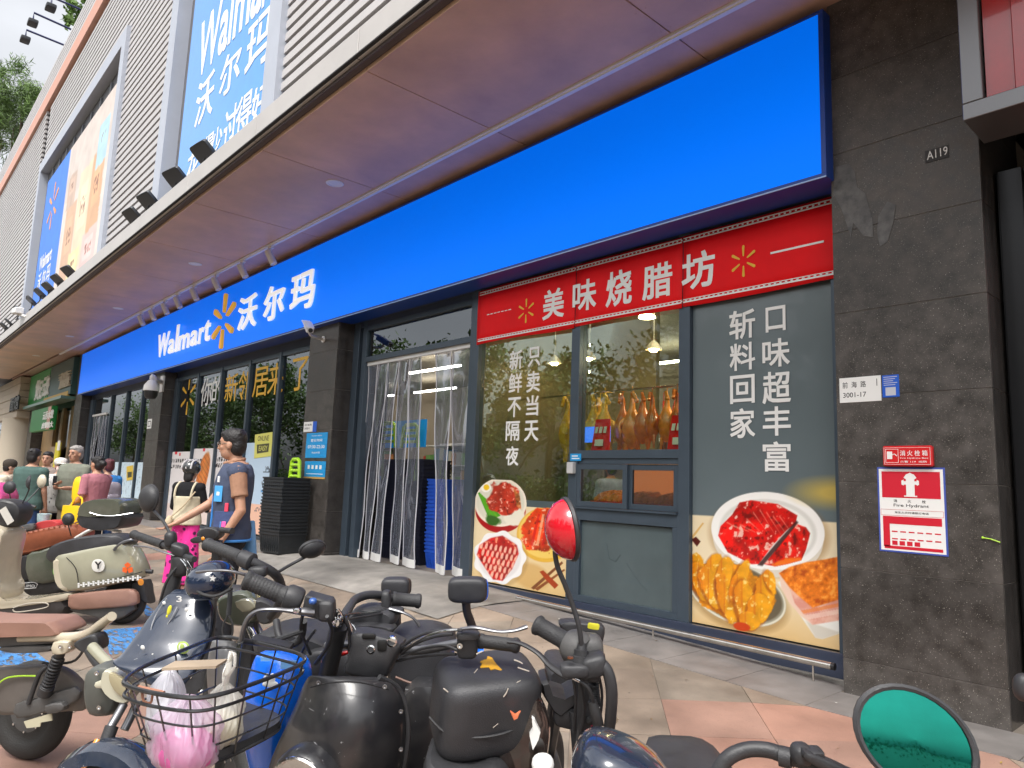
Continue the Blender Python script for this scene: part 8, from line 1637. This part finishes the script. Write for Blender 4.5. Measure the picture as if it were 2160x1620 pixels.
T = thing('scooter', gbase(60,1200,9.5), 'partly hidden scooter with a red seat behind the brown seat scooter', 'scooter'); d = 9.4; simple_under(T, 150, 0, d); b = MB(); puff(b, [(84,1112),(92,1100),(120,1096),(138,1100),(138,1114),(110,1118)], d, .3); mk('seat', b, mat('red_seat', (.50,.05,.05), .4), T, smooth=True)
b = MB(); puff(b, [(40,1112),(85,1104),(90,1130),(60,1140),(38,1134)], d, .3); puff(b, [(0,1080),(30,1062),(45,1080),(40,1120),(5,1130)], d, .3); mk('body', b, K_mblk, T, smooth=True); b = MB(); puff(b, [(50,1108),(75,1104),(72,1116),(52,1118)], d-.2, .06, k=2); mk('silver_part', b, K_alu, T, smooth=True); tubeo('handlebar', T, [(10,1068,d),(40,1060,d),(75,1070,d)], .02, K_mblk); mirror(T, pt(20,1028,8.4), HF, .07,.07, None, stem=[pt(20,1040,8.4), pt(24,1062,8.6)], bulge=.04)
T = thing('scooter', gbase(5,1150,10), 'pink scooter part at the far left edge beside the rider', 'scooter'); d = 9.9; b = MB(); puff(b, [(-20,1024),(8,1018),(20,1030),(26,1052),(10,1066),(-20,1066)], d, .34); mk('front_cover', b, mat('pink_gloss', (.70,.10,.32), .3, coat=.5), T, smooth=True); simple_under(T, 10, -90, d); b = MB(); b.tube([pt(0,1060,d), down(pt(0,1060,d))+Zv*.2], .06, 8); mk('column', b, K_mblk, T)
b = MB(); c_ = pt(92,1100,9.6); b.loft([[c_+np.array((.09*s*math.cos(q), .07*s*math.sin(q), z)) for q in [6.283*i/14 for i in range(14)]] for z, s in ((-.12,.7),(-.10,.85),(.02,1.1),(.10,1.2),(.101,1.1))]); setp(mk('cup_bag', b, mat('pale_teal_bag', (.45,.60,.62), .5, var=.3, vs=14), loc=c_, smooth=True), 'pale printed bag held low by the green T-shirt man', 'bag')

K_seam = mat('panel_gap', (.004,.004,.005), .7)
for nm, L, d in (('seam', [(140,1176),(160,1200),(166,1240)], 6.815), ('seam', [(180,1236),(240,1222),(300,1206)], 6.815)):
    o = [q for q in bpy.data.objects if q.name.startswith('rear_body')][0].parent; tubeo('panel_gap', o, [(x, y, d) for x, y in L], .004, K_seam, n=5)
SCS = {q['label'][:24]: q for q in bpy.data.objects if q.name.startswith('scooter') and q.parent is None and 'label' in q}
def sc(s): return [q for k, q in SCS.items() if k.startswith(s[:24])][0]
D_ = sc('black scooter with large'); 
for L in ([(655,1450,1.94),(700,1440,1.925),(760,1440,1.92),(820,1455,1.95)],): tubeo('shield_groove', D_, L, .0022, K_seam, n=5)
for x, y, d in ((672,1440,1.955),(812,1448,1.95),(846,1500,2.0),(846,1580,2.0)):
    b = MB(); b.lathe(pt(x,y,d-.012), -_f, [(0,0),(.006,0),(.006,.004),(.003,.004),(0,.002)], 10); mk('screw', b, K_alu, D_)
F_ = sc('black scooter with a bulky')
tubeo('seat_piping', F_, [(905,1512,1.93),(940,1545,1.915),(1000,1556,1.91),(1060,1548,1.92),(1100,1530,1.96)], .0035, K_rub, n=6)
for x, y in ((1000,1420),(1090,1440),(960,1500),(1040,1535)): tubeo('scratch', F_, [(x,y,1.90),(x+random.uniform(6,16),y-random.uniform(4,10),1.90)], .0009, mat('scratch_pale', (.45,.40,.34), .6), k=2, n=4)
G_ = sc('black scooter with a red')
for L in ([(1214,1410,1.87),(1226,1450,1.9),(1232,1500,1.93),(1222,1560,1.97)], [(1206,1420,1.88),(1214,1470,1.92),(1212,1540,1.97)], [(1262,1420,1.9),(1270,1470,1.92),(1262,1540,1.95)]): tubeo('cable', G_, L, .004, K_mblk, n=7)
b = MB(); b.obox(pt(1010,1640,1.86), _R*.09, _f*.003, _U*.05); 
N_ = sc('cream e-scooter with dark')
for x, y, d in ((205,1420,2.78),(248,1408,2.78),(210,1492,2.78),(128,1364,3.24),(148,1364,3.24)):
    b = MB(); b.lathe(pt(x,y,d), -_f, [(0,0),(.009,0),(.009,.005),(.005,.005),(0,.002)], 10); mk('screw', b, K_chr, N_)
tubeo('brake_hose', N_, [(378,1190,3.0),(350,1230,2.98),(330,1300,3.0),(300,1400,2.95),(262,1480,2.85)], .006, K_mblk, n=7)
tubeo('wiring', N_, [(186,1352,3.12),(160,1392,3.3),(120,1400,3.38),(90,1398,3.38)], .006, K_mblk, n=7)
# ============================================================ tidy up
bpy.data.objects.remove(_to); bpy.data.curves.remove(_tc)
